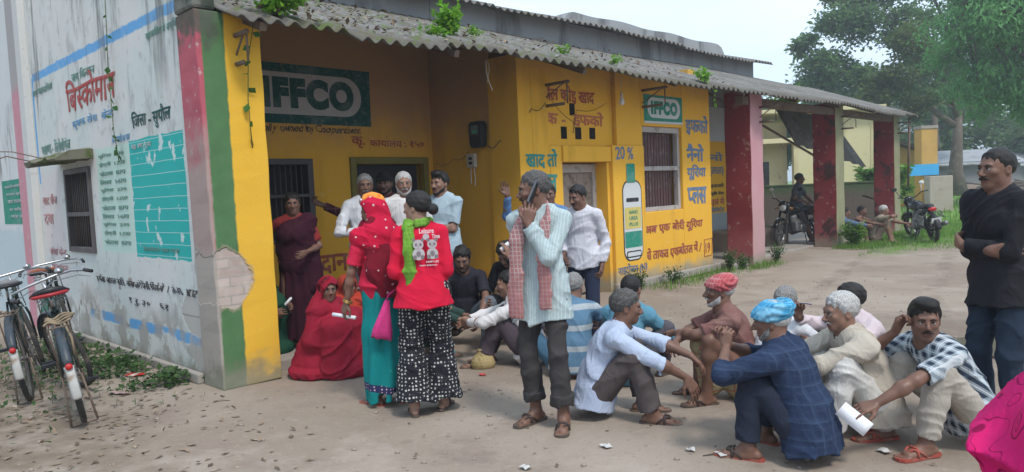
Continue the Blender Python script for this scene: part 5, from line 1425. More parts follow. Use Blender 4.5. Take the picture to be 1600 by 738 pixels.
# 8-11 the men in the doorway
R8, F8 = ppl('person in a plain white shirt with short grey hair, leftmost in the doorway', (-1.48, 7.45, .10), 200, 'dark', GQ, .0075, h=1.66, hyaw=-4, hair=('grey', dict(thick=.008, rec=.012)), must='grey', hl=(-.02, .24, 1.06), hr=(.06, .22, 1.10), el=(-1, -.2, -.5), er=(1, -.2, -.5), lean=(2, 3, 5), **{}, parts=[Shirt(c_white, 'long', hem=-.2, g=.016, amp=.009, seed=81), Trousers(cloth('grey_trousers', (.08, .08, .09)))])
R9, F9 = ppl('person in a dark cap reaching across to the barred window', (-1.35, 7.95, .10), 178, 'dark', GQ, .0075, h=1.68, hair=('black', {}), beard='black', must='black', hr=(.66, .12, 1.38), er=(.4, -.3, -1), curl=(30, 50), parts=[Shirt(cloth('maroon_check_shirt', (.10, .02, .025), 'check', (.03, .03, .05), (.22, .10, .10)), 'long', hem=-.15, seed=91), Trousers(cloth('black_trousers', (.02, .02, .022)))])
def cap_hat(F, root):
    A = [ell(F.hp(0, -.012, .055), np.array([.090, .110, .080]), F.hax, .02)]; B = [ell(F.hp(0, -.01, -.05), np.array([.2, .2, .085]), F.hax, .004, True)]
    A2 = [cap(F.hp(-.03, .09, .052), F.hp(.03, .09, .052), .055, k=.02, sq=(F.hax[2], 5.))]
    v, f = surface(A + B + A2, .007); raw_mesh('cap', v, f, cloth('black_cap', (.02, .018, .02)), root)
cap_hat(F9, R9)
R10, F10 = ppl('person in a cream shirt with white hair and white moustache', (-1.07, 7.35, .10), 196, 'mid', GQ, .0075, h=1.66, hyaw=-2, hair=('white', dict(thick=.008, rec=.01)), must='white', beard='white', lean=(2, 3, 4), parts=[Shirt(c_white2, 'long', hem=-.22, g=.018, amp=.009, seed=101), Trousers(cloth('beige_trousers', (.30, .27, .22)))])
R11, F11 = ppl('person in a grey blue tee standing with folded arms by the wall', (-.70, 7.55, .10), 160, 'mid', GQ, .0075, h=1.65, hyaw=-12, hair=('black', dict(style='quiff', thick=.016)), beard='black', must='black', **XARM, parts=[Shirt(cloth('grey_blue_tee', (.36, .46, .52)), 'short', hem=-.13, g=.015, seed=111, collar=False, amp=.008), Trousers(cloth('navy_jeans', (.025, .033, .055)))])
# 12 seated man in black polo
R12, F12 = ppl('person in a black polo shirt sitting on the verandah edge in jeans', (-.50, 7.18, 0), 184, 'dark', GQ, .007, h=1.64, pel=(0, -.16, .31), lean=(10, 16, 26), fl=(-.2, .25, 14), fr=(.2, .22, -14), kl=(-.5, 1, 1), kr=(.5, 1, 1), hl=(-.14, .34, .36), hr=(.16, .34, .40), el=(-1, -.2, .2), er=(1, -.2, .2), hyaw=-4, hpitch=-14, hair=('black', dict(style='curly', thick=.016)), beard='black', must='black',
    parts=[Shirt(cloth('black_polo', (.026, .025, .034)), 'short', hem=-.07, g=.014, seed=121), Trousers(cloth('faded_jeans', (.12, .145, .17)), seed=12, g=.016)])
# 13 dark trousers behind the woman in red
R13, F13 = ppl('person in dark denim squatting behind the red printed top', (-.84, 6.72, 0), 262, 'dark', GQ, .009, **SQ(h=1.58, lean=(0, 4, 8), hl=(-.10, .40, .38), hr=(.14, .38, .40), hpitch=-15), hair=('black', {}), strap=M_tealstrap, parts=[Shirt(cloth('dark_green_shirt', (.03, .06, .05)), 'long', hem=-.06, seed=131), Trousers(cloth('dark_denim', (.022, .028, .04)), seed=13)])
slip(at_hand(R13, F13, 0), (10, 6, 80), 'white paper slip held over the dark denim knees', size=(.06, .14))
# 14 white shirt, knees drawn up
R14, F14 = ppl('person in a white shirt sitting sideways with purple grey knees drawn up', (-.08, 6.42, 0), 82, 'mid', GQ, .0065, h=1.66, pel=(0, -.20, .13), lean=(4, 16, 28), fl=(-.1, .22, 4), fr=(.12, .20, -4), kl=(-.2, 1, 1), kr=(.2, 1, 1), hl=(-.06, .34, .40), hr=(.06, .36, .40), el=(-1, -.1, -.2), er=(1, -.1, -.2), hyaw=8, hpitch=-4, hair=('black', dict(thick=.009)), must='black',
    parts=[Shirt(c_white2, 'long', hem=-.04, g=.018, amp=.010, seed=141, h=.007), Trousers(cloth('mauve_grey_trousers', (.085, .065, .08)), seed=14, amp=.009, g=.018)])
b = MB(); b.lathe((0, 0, 0), (0, 0, 1), [(.02, 0), (.085, .01), (.10, .06), (.08, .12), (.035, .17), (.05, .19), (.02, .20)], 14)
o = b.build('sack', cloth('golden_foil_bag', (.34, .25, .11), 'gamcha', (.45, .36, .18), rough=.4), None, True); o.location = (-.30, 6.30, .0); o.scale = (1.1, .7, .95); tag(o, 'small crumpled golden bag on the ground before drawn up knees', 'bag')
# 15 dark haired person behind with slip raised
R15, F15 = ppl('person in black with curly hair holding a paper slip to the brow', (.02, 7.35, .05), 150, 'mid', GQ, .008, **SQ(h=1.62, pel=(0, -.1, .34), lean=(10, 24, 36), hpitch=-35, hl=(-.10, .30, .86), el=(-.6, .4, -1), dl=(.1, .1, 1), hr=(.1, .4, .45)), hair=('black', dict(style='curly', thick=.016)), parts=[Shirt(cloth('black_cotton_shirt', (.018, .017, .02)), 'long', hem=-.05, seed=151), Trousers(cloth('black_trousers', (.02, .02, .022)))])
slip(at_hand(R15, F15, 0), (70, 60, 20), 'white paper slip raised to the brow of the person in black', size=(.045, .13))
# 16 tall man in white by the door
R16, F16 = ppl('person in a white shirt and dark blue trousers standing by the room door', (.70, 7.15, 0), 152, 'dark', GQ, .007, h=1.56, hyaw=-18, hpitch=-12, lean=(0, 3, 12), hair=('black', dict(thick=.010)), must='black', hl=(-.20, .03, .80), el=(-.4, -1, 0), hr=(.17, .10, .90), er=(.4, -1, 0), fat=.95, parts=[Shirt(cloth('white_fine_check', (.60, .59, .63), 'check', (.52, .52, .58), (.55, .54, .6)), 'long', hem=-.12, g=.016, amp=.008, seed=161), Trousers(cloth('navy_trousers', (.025, .032, .06)), seed=16)])
# 17 man behind, hand on the wall
R17, F17 = ppl('person in a blue shirt behind the phone caller, one hand on the wall', (.40, 7.7, 0), 176, 'dark', GQ, .008, h=1.58, hair=('black', {}), hr=(.42, .14, 1.50), er=(.5, -.3, -1), dr=(.2, .0, 1), pr=(0, 1, 0), curl=(20, 20), parts=[Shirt(cloth('mid_blue_shirt', (.10, .19, .36)), 'long', hem=-.15, seed=171), Trousers(cloth('black_trousers', (.02, .02, .022)))])
# 18 striped shirt, back turned
R18, F18 = ppl('person in a blue and grey banded shirt sitting with back turned', (.47, 5.98, 0), 352, 'dark', GQ, .0065, h=1.66, pel=(0, -.05, .12), lean=(2, 12, 26), fl=(-.22, .40, 20), fr=(.20, .42, -20), kl=(-1, .5, .8), kr=(1, .5, .8), hl=(-.2, .36, .42), hr=(.24, .36, .36), hpitch=-14, hyaw=-14, hair=('grey', dict(thick=.009)), fat=1.1,
    parts=[Shirt(cloth('blue_banded_jersey', (.105, .20, .30), 'bands', (.36, .40, .43)), 'rolled', hem=-.06, g=.016, amp=.009, seed=181, h=.007), Trousers(cloth('blue_lungi', (.06, .13, .20)), seed=18)])
# 19 bald man in teal
R19, F19 = ppl('person with a balding head and teal shirt sitting behind the pale shirted man', (.89, 5.72, 0), 322, 'dark', GQ, .007, h=1.64, pel=(0, -.1, .13), lean=(4, 16, 26), fl=(-.14, .32, 8), fr=(.14, .30, -8), kl=(-.6, 1, 1), kr=(.6, 1, 1), hl=(-.14, .42, .40), hr=(.16, .40, .36), hyaw=10, hpitch=-8, hair=('black', dict(thick=.004, rec=.055)),
    parts=[Shirt(cloth('teal_blue_shirt', (.10, .25, .34)), 'long', hem=-.05, g=.014, seed=191), Trousers(cloth('slate_trousers', (.09, .085, .10)), seed=19)])
# 20 pale blue shirt squatting
R20, F20 = ppl('person in a pale blue shirt with grey hair squatting, arms over the knees', (.72, 4.82, 0), 258, 'dark', GQ, .0062, **SQ(h=1.60, pel=(0, -.20, .185), lean=(10, 24, 34), fl=(-.12, .10, 4), fr=(.14, .17, -8), hl=(-.04, .55, .36), hr=(.17, .47, .27), el=(-1, .2, .2), er=(1, .2, .1), dl=(.0, .75, -.65), dr=(.1, .5, -.9), pl=(0, -.5, -1), pr=(-.6, -.6, 0), curl=(26, 20), hyaw=8, hpitch=-4),
    hair=('pepper', dict(thick=.012)), must='grey', parts=[Shirt(cloth('pale_blue_shirt', (.42, .49, .64), 'stripe', (.47, .54, .67), sc_=.6), 'rolled', hem=-.12, g=.017, amp=.010, seed=201, h=.0065, hemdir=(0, -.25, -1)), Trousers(cloth('taupe_trousers', (.095, .080, .080)), seed=20, amp=.010, g=.018, h=.007)])
# 21 red turban
def lungi(F):
    z = np.array([0, 0, 1.]); m = (F.knee[0] + F.knee[1]) / 2
    return [cap(F.P, m - z * .06, .13, .09, .05), cap(m - z * .06, (F.ank[0] + F.ank[1]) / 2 + np.array([0, -.06, .02]), .10, .08, .05), cap(F.P, F.P - z * .1, .16, .14, .05)]
R21, F21 = ppl('person in a faded brown tee and red turban squatting with folded forearms', (1.43, 5.12, 0), 88, 'dark', GQ, .0064, **SQ(h=1.58, pel=(0, -.18, .205), lean=(8, 18, 26), hl=(.10, .29, .47), hr=(-.06, .32, .43), el=(-1, .2, -.2), er=(1, .2, -.2), dl=(1, .35, -.1), dr=(-1, .2, -.1), pl=(0, -.3, -1), pr=(0, -.3, -1), hyaw=0, hpitch=2),
    hair=('white', dict(thick=.006)), must='white', beard='white', parts=[Shirt(cloth('faded_brown_tee', (.20, .095, .085), dirt=.2), 'short', hem=-.05, g=.014, seed=211, collar=False, h=.007, amp=.008), Blob(cloth('cream_checked_lungi', (.42, .34, .20), 'check', (.20, .22, .13), (.35, .10, .06)), lungi, 'lungi', seed=212, amp=.01), lambda F, r: turban(F, cloth('red_turban_cloth', (.40, .09, .10), 'gamcha', (.52, .26, .26), (.42, .06, .07)), r, seed=1)])
# 22 blue turban, back turned
R22, F22 = ppl('person in a navy shirt and bright blue turban squatting, back turned', (1.45, 4.02, 0), 46, 'dark', GQ, .0062, **SQ(h=1.60, pel=(0.02, -.16, .185), lean=(8, 22, 28), fl=(-.17, .10, 14), fr=(.13, .14, -6), hl=(-.09, .26, .60), hr=(-.02, .30, .60), el=(-1, .3, -.6), er=(1, .3, -.6), dl=(.25, .1, 1), dr=(-.2, -.1, 1), curl=(70, 70), hyaw=14, hpitch=-6),
    hair=('white', dict(thick=.004)), beard='grey', sole=M_rsole, parts=[Shirt(cloth('navy_check_shirt', (.022, .035, .075), 'check', (.034, .052, .10), (.04, .062, .115)), 'rolled', hem=-.13, g=.022, amp=.010, seed=221, h=.0065, hemdir=(0, -.15, -1)), Trousers(cloth('midnight_trousers', (.022, .027, .045)), seed=22, amp=.009, g=.018, h=.0075),
           lambda F, r: turban(F, cloth('blue_turban_cloth', (.05, .28, .50), 'gamcha', (.16, .46, .66), (.30, .58, .74)), r, top_open=True, seed=2, big=1.04)])
# 23 grey hair between
R23, F23 = ppl('person with grey hair and light shirt squatting behind the blue turban', (1.80, 4.98, 0), 300, 'dark', GQ, .0075, **SQ(h=1.48, lean=(16, 28, 36), hl=(-.1, .42, .40), hr=(.12, .42, .42), hyaw=10, pel=(0, -.12, .19)), hair=('grey', dict(thick=.009)), parts=[Shirt(c_white, 'long', hem=-.06, seed=231), Trousers(cloth('khaki_trousers', (.20, .17, .12)))])
# 24 pinkish shirt, hand up
R24, F24 = ppl('person in a pinkish white shirt raising a slip behind the cream kurta', (2.34, 4.88, 0), 100, 'dark', GQ, .007, **SQ(h=1.54, pel=(0, -.12, .18), lean=(14, 26, 32), hl=(-.08, .40, .46), hr=(.02, .46, .62), el=(-1, .2, -.4), er=(1, .3, -.6), dr=(-.05, .05, 1), pr=(-1, .2, 0), curl=(30, 70), hyaw=-16), hair=('black', dict(thick=.010)), parts=[Shirt(cloth('pinkish_shirt', (.62, .52, .54)), 'long', hem=-.05, g=.018, seed=241, amp=.009), Trousers(cloth('dark_green_trousers', (.025, .045, .045)), seed=24)])
slip(at_hand(R24, F24, 1), (6, 18, 75), 'pale lilac paper slip in the raised fist behind the cream kurta', size=(.055, .16), m=plain('lilac_paper', (.58, .55, .66), .8, .05))
# 25 cream kurta
R25, F25 = ppl('person in a cream kurta with white hair squatting in profile', (1.90, 4.27, 0), 92, 'mid', GQ, .0062, **SQ(h=1.59, pel=(0, -.22, .19), lean=(8, 22, 32), fl=(-.12, .12, 6), fr=(.15, .18, -10), hl=(-.06, .40, .40), hr=(.10, .44, .40), el=(-1, -.1, -.4), er=(1, -.1, -.4), dl=(.1, 1, .1), dr=(-.1, 1, .1), pl=(.3, 0, 1), pr=(-.3, 0, 1), curl=(34, 34), hyaw=4, hpitch=-4),
    hair=('white', dict(thick=.012)), must='grey', sole=M_sole, parts=[Shirt(cloth('cream_kurta', (.47, .42, .35), dirt=.12), 'long', hem=-.11, g=.022, amp=.011, seed=251, h=.0065, loose=1.15, flare=.02, hemdir=(0, -.1, -1)), Trousers(cloth('white_pyjama', (.56, .55, .52), dirt=.15), seed=25, amp=.011, g=.024, h=.0075, flare=.02)])
# 26 checked shirt, looking at the camera
R26, F26 = ppl('person in a checked shirt squatting, facing the camera with a hand at the temple', (2.25, 4.05, 0), 98, 'dark', GQ, .0058, **SQ(h=1.60, pel=(0, -.30, .20), lean=(20, 34, 40), fl=(-.14, .06, 6), fr=(.16, .10, -4), hl=(-.16, .52, .25), hr=(.05, .10, .655), el=(-.9, -.1, .5), er=(.9, .6, -.9), dl=(.05, .9, -.2), dr=(-.2, -.4, 1), pl=(.5, -.2, -1), pr=(-1, -.3, 0), curl=(26, 75), hyaw=62, hpitch=-2, hroll=0),
    hair=('black', dict(style='quiff', thick=.013)), must='black', sole=M_rsole, strap=M_rsole, parts=[Shirt(cloth('plaid_shirt', (.40, .46, .50), 'plaid', (.030, .042, .065), (.62, .64, .66), sc_=.85, rot=(RAD(-32), 0, 0)), 'short', hem=-.10, g=.017, amp=.008, seed=261, h=.006), Trousers(cloth('stone_trousers', (.40, .36, .31)), seed=26, amp=.009, g=.014, h=.007)])
slip(at_hand(R26, F26, 0, .12) + Vector((-.02, -.035, -.02)), (68, -48, 0), 'white folded paper slip held out by the person in the checked shirt', size=(.085, .17))
# 27 standing man in black
R27, F27 = ppl('person in a black shirt and jeans standing with folded arms', (2.84, 4.22, 0), 104, 'dark', GQ, .006, h=1.645, fat=.9, lean=(0, 2, 4), hyaw=-2, hpitch=2, hair=('black', dict(thick=.007, rec=.014)), must='black', **XARM, parts=[Shirt(cloth('black_shirt', (.020, .020, .024)), 'long', hem=-.17, g=.018, amp=.010, seed=271, h=.0065, flare=.01), Trousers(cloth('dark_blue_jeans', (.022, .034, .055)), seed=27, amp=.009, g=.013, h=.0075)])
# 28 person in the pink print at the right edge
c_pink = cloth('magenta_print', (.58, .014, .135), 'rings', (.24, .004, .055), wr=.5)
def pinkdrape(F):
    z = np.array([0, 0, 1.])
    return [cap(F.sh[0], F.sh[1], .085, k=.05), cap(F.N - z * .1, F.P, .17, .21, .06), cap(F.sh[0], F.P - F.rt * .20 - z * .15, .085, .16, .07), cap(F.sh[1], F.P + F.rt * .2 - z * .1, .085, .15, .07), cap(F.P, F.P - z * .7, .22, .27, .06, flat=(0, 1))]
R28, F28 = ppl('person in a bright magenta printed drape at the edge, turned away', (1.005, 1.22, 0), 50, 'mid', None, .009, h=1.35, female=True, hyaw=-70, hair=('black', dict(style='long')), face=False, parts=[Blob(c_pink, pinkdrape, 'drape', seed=281, amp=.020, fold=34, h=.008)])
# ================================================================ bicycles
M_tyre = plain('dusty_tyre', (.045, .042, .04), .9, dirt=(.16, .13, .105)); M_chrome = plain('dull_chrome', (.42, .42, .43), .32, metal=.85); M_rim = plain('rusty_rim', (.22, .19, .17), .5, metal=.5)
M_bframe = plain('black_green_enamel', (.015, .028, .026), .35, dirt=(.10, .085, .07)); M_guard = plain('white_guard_paint', (.55, .55, .52), .6, dirt=(.26, .17, .11)); M_guardb = plain('blue_black_guard', (.04, .055, .07), .5, dirt=(.12, .1, .08))
M_reflector = plain('red_reflector', (.45, .02, .02), .25); M_rope = plain('jute_rope', (.26, .20, .13), .95)
def bicycle(label, loc, yaw, lean, steer, saddle_c, trim, guard_c):
    """frame: +y forward, x right; wheels 0.70 across, roadster with rod brakes"""
    R = .335; root = empty('bicycle', loc, 0, label, 'bicycle', 'old roadster bicycles by the white wall')
    root.rotation_mode = 'XYZ'; root.rotation_euler = (0, RAD(lean), RAD(yaw))
    A = lambda *p: np.array(p, float)
    rw, fw = A(0, -.56, R + .02), A(0, .56, R + .02)
    bb, st, hd, hb = A(0, -.10, .29), A(0, -.29, .84), A(0, .30, .86), A(0, .33, .70)
    sa = RAD(steer)
    def S(p):                                # turn about the steering axis
        ax = unit(hd - fw); return hd + rot_axis(np.asarray(p, float) - hd, ax, sa)
    def wheel(c, axis, nm):
        t = MB(); t.ring(c, axis, R, .021, 40, 8); o = t.build('wheel', M_tyre, root, True)
        t = MB(); t.ring(c, axis, R - .026, .011, 36, 6); t.build('rim', M_rim, o, True)
        t = MB(); x, y, d = frame(axis); a_ = unit(axis)
        for i in range(28):
            a = 2 * PI * i / 28; e = c + (R - .03) * (math.cos(a) * x + math.sin(a) * y); h = c + .022 * (math.cos(a + (.9 if i % 2 else -.9)) * x + math.sin(a + (.9 if i % 2 else -.9)) * y) + a_ * .03 * (1 if i % 4 < 2 else -1)
            t.tube([h, e], .0016, 4, caps=False)
        t.tube([c - a_ * .05, c + a_ * .05], .02, 8); t.build('spoke', M_rim, o, True)
    wheel(rw, (1, 0, 0), 'rear'); wheel(S(fw), rot_axis((1, 0, 0), unit(hd - fw), sa), 'front')
    b = MB()
    b.tube([bb, st], .015); b.tube([bb, hb], .016); b.tube([st + A(0, 0, -.04), hd + A(0, 0, -.02)], .0145); b.tube([hd + (hb - hd) * -.15, hb], .018)
    for e in (-1, 1):
        b.tube([bb + A(.035 * e, -.03, 0), rw + A(.055 * e, 0, 0)], .010); b.tube([st + A(.02 * e, 0, -.03), rw + A(.055 * e, 0, 0)], .009)
        b.tube([S(hb + A(.035 * e, .02, -.03)), S(hb + A(.05 * e, .05, -.10)), S(fw + A(.055 * e, 0, 0))], .011)
    b.build('frame', M_bframe, root, True)
    # mudguards
    def guard(c, T, a0, a1, m, nm):
        t = MB(); vs = []; n = 16
        for i in range(n + 1):
            a = RAD(a0 + (a1 - a0) * i / n)
            for (x, r) in ((-.034, .028), (-.02, .04), (0, .046), (.02, .04), (.034, .028), (.02, .036), (-.02, .036)):
                vs.append(T(c + A(x, (R + r) * math.cos(a), (R + r) * math.sin(a))))
        fs = [(i * 7 + k, i * 7 + (k + 1) % 7, (i + 1) * 7 + (k + 1) % 7, (i + 1) * 7 + k) for i in range(n) for k in range(7)] + [tuple(range(7))[::-1], tuple(n * 7 + k for k in range(7))]
        t.add(vs, fs); return t.build('mudguard', m, root, True)
    g = guard(rw, lambda p: p, 60, 158, guard_c, 'r'); g2 = guard(rw, lambda p: p, 159, 196, M_guard, 'r'); guard(fw, S, 20, 120, guard_c, 'f')
    t = MB(); p = rw + A(0, -(R + .05) * math.cos(RAD(20)), (R + .05) * math.sin(RAD(20))); t.lathe(p, (0, -1, .3), [(.022, -.01), (.024, .008), (.012, .018)], 12); t.build('reflector', M_reflector, g2, True)
    # saddle
    t = MB(); vs = []; n = 12; m = 10
    for i in range(n + 1):
        y = -.17 + .28 * i / n; f = i / n; w = .105 * (1 - f) ** .75 + .022 if f > .2 else .10 + .03 * math.sin(f * 5 * PI / 2)
        for k in range(m): a = 2 * PI * k / m; vs.append(st + A(w * math.cos(a), y, .115 + .028 * math.sin(a) * (1.2 if math.sin(a) > 0 else .9) + .03 * (f - .5) ** 2 + (.012 if f < .15 else 0)))
    fs = [(i * m + k, i * m + (k + 1) % m, (i + 1) * m + (k + 1) % m, (i + 1) * m + k) for i in range(n) for k in range(m)] + [tuple(range(m))[::-1], tuple(n * m + k for k in range(m))]
    t.add(vs, fs); sd = t.build('saddle', saddle_c, root, True)
    t = MB(); t.tube([st + A(-.118, -.09, .115), st + A(-.10, -.165, .112), st + A(0, -.185, .112), st + A(.10, -.165, .112), st + A(.118, -.09, .115)], .014, 7); t.build('saddle_trim', trim, sd, True)
    t = MB(); t.tube([st, st + A(0, 0, .09)], .012)
    for e in (-1, 1):
        for q in (.045, .08):
            t.tube([st + A(q * e, -.10 + .02 * math.sin(a) * 1., .035 + .055 * a / 14) + A(.016 * math.cos(a), .016 * math.sin(a), 0) for a in np.linspace(0, 14, 40)], .0035, 5)
    t.build('saddle_spring', M_chrome, sd, True)
    # handlebar with rod brake, bell and grips
    t = MB(); top = hd + A(0, .03, .13)
    t.tube([S(hd), S(top)], .013); t.tube([S(top + A(x, y, z)) for x, y, z in ((-.29, -.22, -.04), (-.28, -.10, -.02), (-.24, .02, .0), (-.12, .05, .01), (0, .05, .01), (.12, .05, .01), (.24, .02, .0), (.28, -.10, -.02), (.29, -.22, -.04))], .011)
    for e in (-1, 1): t.tube([S(top + A(.27 * e, -.20, -.075)), S(top + A(.25 * e, -.04, -.05)), S(top + A(.10 * e, .05, -.03)), S(top + A(.04 * e, .06, -.05)), S(hb + A(.05 * e, .09, -.02))], .005, 6)
    h = t.build('handlebar', M_chrome, root, True)
    for e in (-1, 1):
        t = MB(); t.tube([S(top + A(.29 * e, -.23, -.042)), S(top + A(.285 * e, -.12, -.022))], .016); t.build('grip', M_black, h, True)
    t = MB(); t.lathe(S(top + A(.16, .045, .02)), (0, 0, 1), [(.03, 0), (.034, .012), (.024, .032), (.006, .04)], 14); t.build('bell', M_chrome, h, True)
    # carrier, stand, cranks, chain
    t = MB()
    for x in (-.065, -.02, .02, .065): t.tube([rw + A(x, .17, .395), rw + A(x, -.22, .395)], .006, 6)
    t.tube([rw + A(-.065, -.22, .395), rw + A(.065, -.22, .395)], .006, 6); t.tube([rw + A(-.065, .0, .395), rw + A(.065, 0, .395)], .006, 6)
    for e in (-1, 1): t.tube([rw + A(.065 * e, -.12, .395), rw + A(.06 * e, 0, .0)], .006, 6)
    c = t.build('carrier', M_rust, root, True)
    t = MB()
    for e in (-1, 1): t.tube([rw + A(.06 * e, .0, -.0), rw + A(.085 * e, -.10, -R - .01)], .008, 6)
    t.tube([rw + A(-.085, -.10, -R - .01), rw + A(.085, -.10, -R - .01)], .008, 6); t.build('stand', M_rust, root, True)
    t = MB(); t.lathe(bb + A(.05, 0, 0), (1, 0, 0), [(.095, 0), (.095, .004)], 24); t.tube([bb + A(.03, 0, .0), bb + A(.07, 0, 0), bb + A(.075, .12, -.12)], .009); t.tube([bb + A(-.03, 0, .0), bb + A(-.07, 0, 0), bb + A(-.075, -.12, .12)], .009)
    t.tube([bb + A(.052, 0, .094), rw + A(.052, 0, .035), rw + A(.052, -.035, 0), rw + A(.052, 0, -.035), bb + A(.052, 0, -.094)], .005, 5)
    cr = t.build('crank', M_rim, root, True)
    for e in (1, -1):
        t = MB(); p = bb + A(.075 * e, .12 * e, -.12 * e); t.obox(p + A(.05 * e, 0, 0), A(.045, 0, 0), A(0, .032, 0), A(0, 0, .012)); t.build('pedal', M_black, cr)
    return root, rw, c
bk1, rw1, c1 = bicycle('black roadster bicycle with red trimmed saddle and rope tied carrier', (-3.50, 5.74, 0), 33, -9, 22, M_black, plain('red_vinyl', (.36, .03, .035), .5), M_guardb)
t = MB(); rr = random.Random(4)
for i in range(4): t.tube([rw1 + vec(-.085 + .01 * i, -.02 + .03 * i + .02 * math.sin(a * 2 + i), .40 + .012 * i) + vec(.17 * a / 6, .02 * math.sin(a + i), .012 * math.sin(a * 1.3 + i)) for a in np.linspace(0, 6, 12)], .009, 6)
t.tube([rw1 + vec(.04, -.12, .40), rw1 + vec(.06, -.2, .3), rw1 + vec(.05, -.22, .18)], .008, 6); t.build('rope', M_rope, bk1, True)
bk2, *_ = bicycle('roadster bicycle with grey saddle and white guard at the frame edge', (-4.30, 6.42, 0), 30, -8, 12, plain('grey_saddle', (.20, .20, .21), .55), M_black, M_guardb)
bk3, *_ = bicycle('farther roadster bicycle with orange brown saddle by the wall', (-4.70, 7.55, 0), 26, -6, 8, plain('orange_brown_saddle', (.30, .10, .05), .5), M_black, plain('green_guard', (.03, .10, .07), .5))

# ================================================================ motorcycles
M_tank = plain('black_tank_paint', (.012, .012, .014), .2, spec=.5); M_alloy = plain('grey_alloy', (.22, .22, .22), .45, metal=.6); M_glass = plain('headlamp_glass', (.60, .62, .62), .12, .05, spec=.6)
def motorcycle(label, loc, yaw, lean, steer, tank):
    root = empty('motorcycle', loc, 0, label, 'motorcycle', 'motorcycles parked by the shelter'); root.rotation_euler = (0, RAD(lean), RAD(yaw))
    A = lambda *p: np.array(p, float); R = .29; rw, fw = A(0, -.64, R), A(0, .64, R); hd = A(0, .36, .86); ax = unit(hd - fw); sa = RAD(steer)
    S = lambda p: hd + rot_axis(np.asarray(p, float) - hd, ax, sa)
    for c, axis in ((rw, A(1, 0, 0)), (S(fw), rot_axis((1, 0, 0), ax, sa))):
        t = MB(); t.ring(c, axis, R - .04, .045, 36, 8); w = t.build('wheel', M_tyre, root, True)
        t = MB(); t.ring(c, axis, R - .085, .018, 30, 6); x, y, d = frame(axis)
        for i in range(6):
            a = PI * i / 3; t.bar(c, c + (R - .09) * (math.cos(a) * x + math.sin(a) * y), .03, .02)
        t.tube([c - d * .07, c + d * .07], .045, 12); t.build('rim', M_black if c is rw else M_alloy, w, 'auto')
    def blob(nm, prims, m, h=.014, par=root): v, f = surface(prims, h); return raw_mesh(nm, v, f, m, par)
    blob('tank', [cap(A(0, .28, .80), A(0, -.02, .76), .125, .10, .04, sq=((0, 0, 1), 1.15)), ell(A(0, .15, .80), (.15, .2, .11), None, .05)], tank)
    blob('seat', [cap(A(0, -.06, .76), A(0, -.62, .80), .085, .10, .03, sq=((0, 0, 1), 1.7)), cap(A(0, -.3, .78), A(0, -.6, .83), .10, .105, .04, sq=((0, 0, 1), 2.0))], M_black)
    blob('tail_cowl', [cap(A(0, -.15, .66), A(0, -.74, .76), .10, .06, .03, sq=((1, 0, 0), 1.1))], tank)
    t = MB(); t.box(-.12, .12, -.10, .20, .30, .52); t.lathe(A(0, .12, .50), (0, .25, 1), [(.10, 0), (.11, .05), (.10, .10), (.11, .13), (.09, .18)], 12); t.lathe(A(.12, .0, .36), (1, 0, 0), [(.11, 0), (.10, .05), (.06, .06)], 14); t.lathe(A(-.12, .0, .36), (-1, 0, 0), [(.11, 0), (.10, .05), (.06, .06)], 14)
    t.build('engine', M_alloy, root, 'auto', .015)
    t = MB(); t.tube([hd, A(0, .25, .62), A(0, .2, .30), A(0, -.2, .30), A(0, -.32, .62)], .022); t.tube([A(0, .3, .78), A(0, -.3, .66), A(0, -.72, .72)], .02)
    for e in (-1, 1): t.tube([A(.07 * e, -.1, .34), A(.075 * e, -.64, .29)], .022); t.tube([A(.09 * e, -.64, .29), A(.10 * e, -.5, .70)], .022); t.tube([S(fw + A(.085 * e, 0, 0)), S(hd + A(.085 * e, .02, .04))], .024)
    t.tube([A(-.16, -.1, .28), A(.16, -.1, .28)], .012); t.build('frame', M_black, root, True)
    t = MB(); t.tube([A(.10, .22, .50), A(.13, .28, .34), A(.15, .0, .24), A(.16, -.3, .28), A(.17, -.45, .32)], .022); t.tube([A(.17, -.42, .315), A(.18, -.95, .42)], [.045, .05]); t.build('exhaust', M_alloy, root, True)
    t = MB(); t.tube([S(hd + A(-.36, -.14, .20)), S(hd + A(-.24, -.04, .19)), S(hd + A(-.12, .0, .11)), S(hd + A(.12, .0, .11)), S(hd + A(.24, -.04, .19)), S(hd + A(.36, -.14, .20))], .013); h = t.build('handlebar', M_black, root, True)
    for e in (-1, 1):
        t = MB(); t.tube([S(hd + A(.25 * e, -.04, .19)), S(hd + A(.31 * e, -.0, .36))], .007, 6); t.ball(S(hd + A(.33 * e, .0, .40)), .062, 8, (1, .3, .72)); t.build('mirror', M_glass if e > 0 else M_black, h, True)
    v = blob('headlamp_cowl', [ell(S(hd + A(0, .12, .02)), (.12, .09, .14), None, .03)], tank)
    t = MB(); t.ball(S(hd + A(0, .17, .0)), .095, 8, (1, .5, .9)); t.build('headlight', M_glass, root, True)
    t = MB()
    for e in (-1, 1): t.ball(S(hd + A(.17 * e, .10, -.02)), .035, 6, (1.2, .8, .7)); 
    t.build('turn_signal', plain('amber_lens', (.55, .22, .03), .3), root, True)
    def guard(c, T, a0, a1, m, r0):
        t = MB(); vs = []; n = 12
        for i in range(n + 1):
            a = RAD(a0 + (a1 - a0) * i / n)
            for (x, r) in ((-.065, r0), (-.04, r0 + .03), (.04, r0 + .03), (.065, r0), (.04, r0 + .022), (-.04, r0 + .022)): vs.append(T(c + A(x, (R + r) * math.cos(a), (R + r) * math.sin(a))))
        fs = [(i * 6 + k, i * 6 + (k + 1) % 6, (i + 1) * 6 + (k + 1) % 6, (i + 1) * 6 + k) for i in range(n) for k in range(6)] + [tuple(range(6))[::-1], tuple(n * 6 + k for k in range(6))]
        t.add(vs, fs); t.build('mudguard', m, root, True)
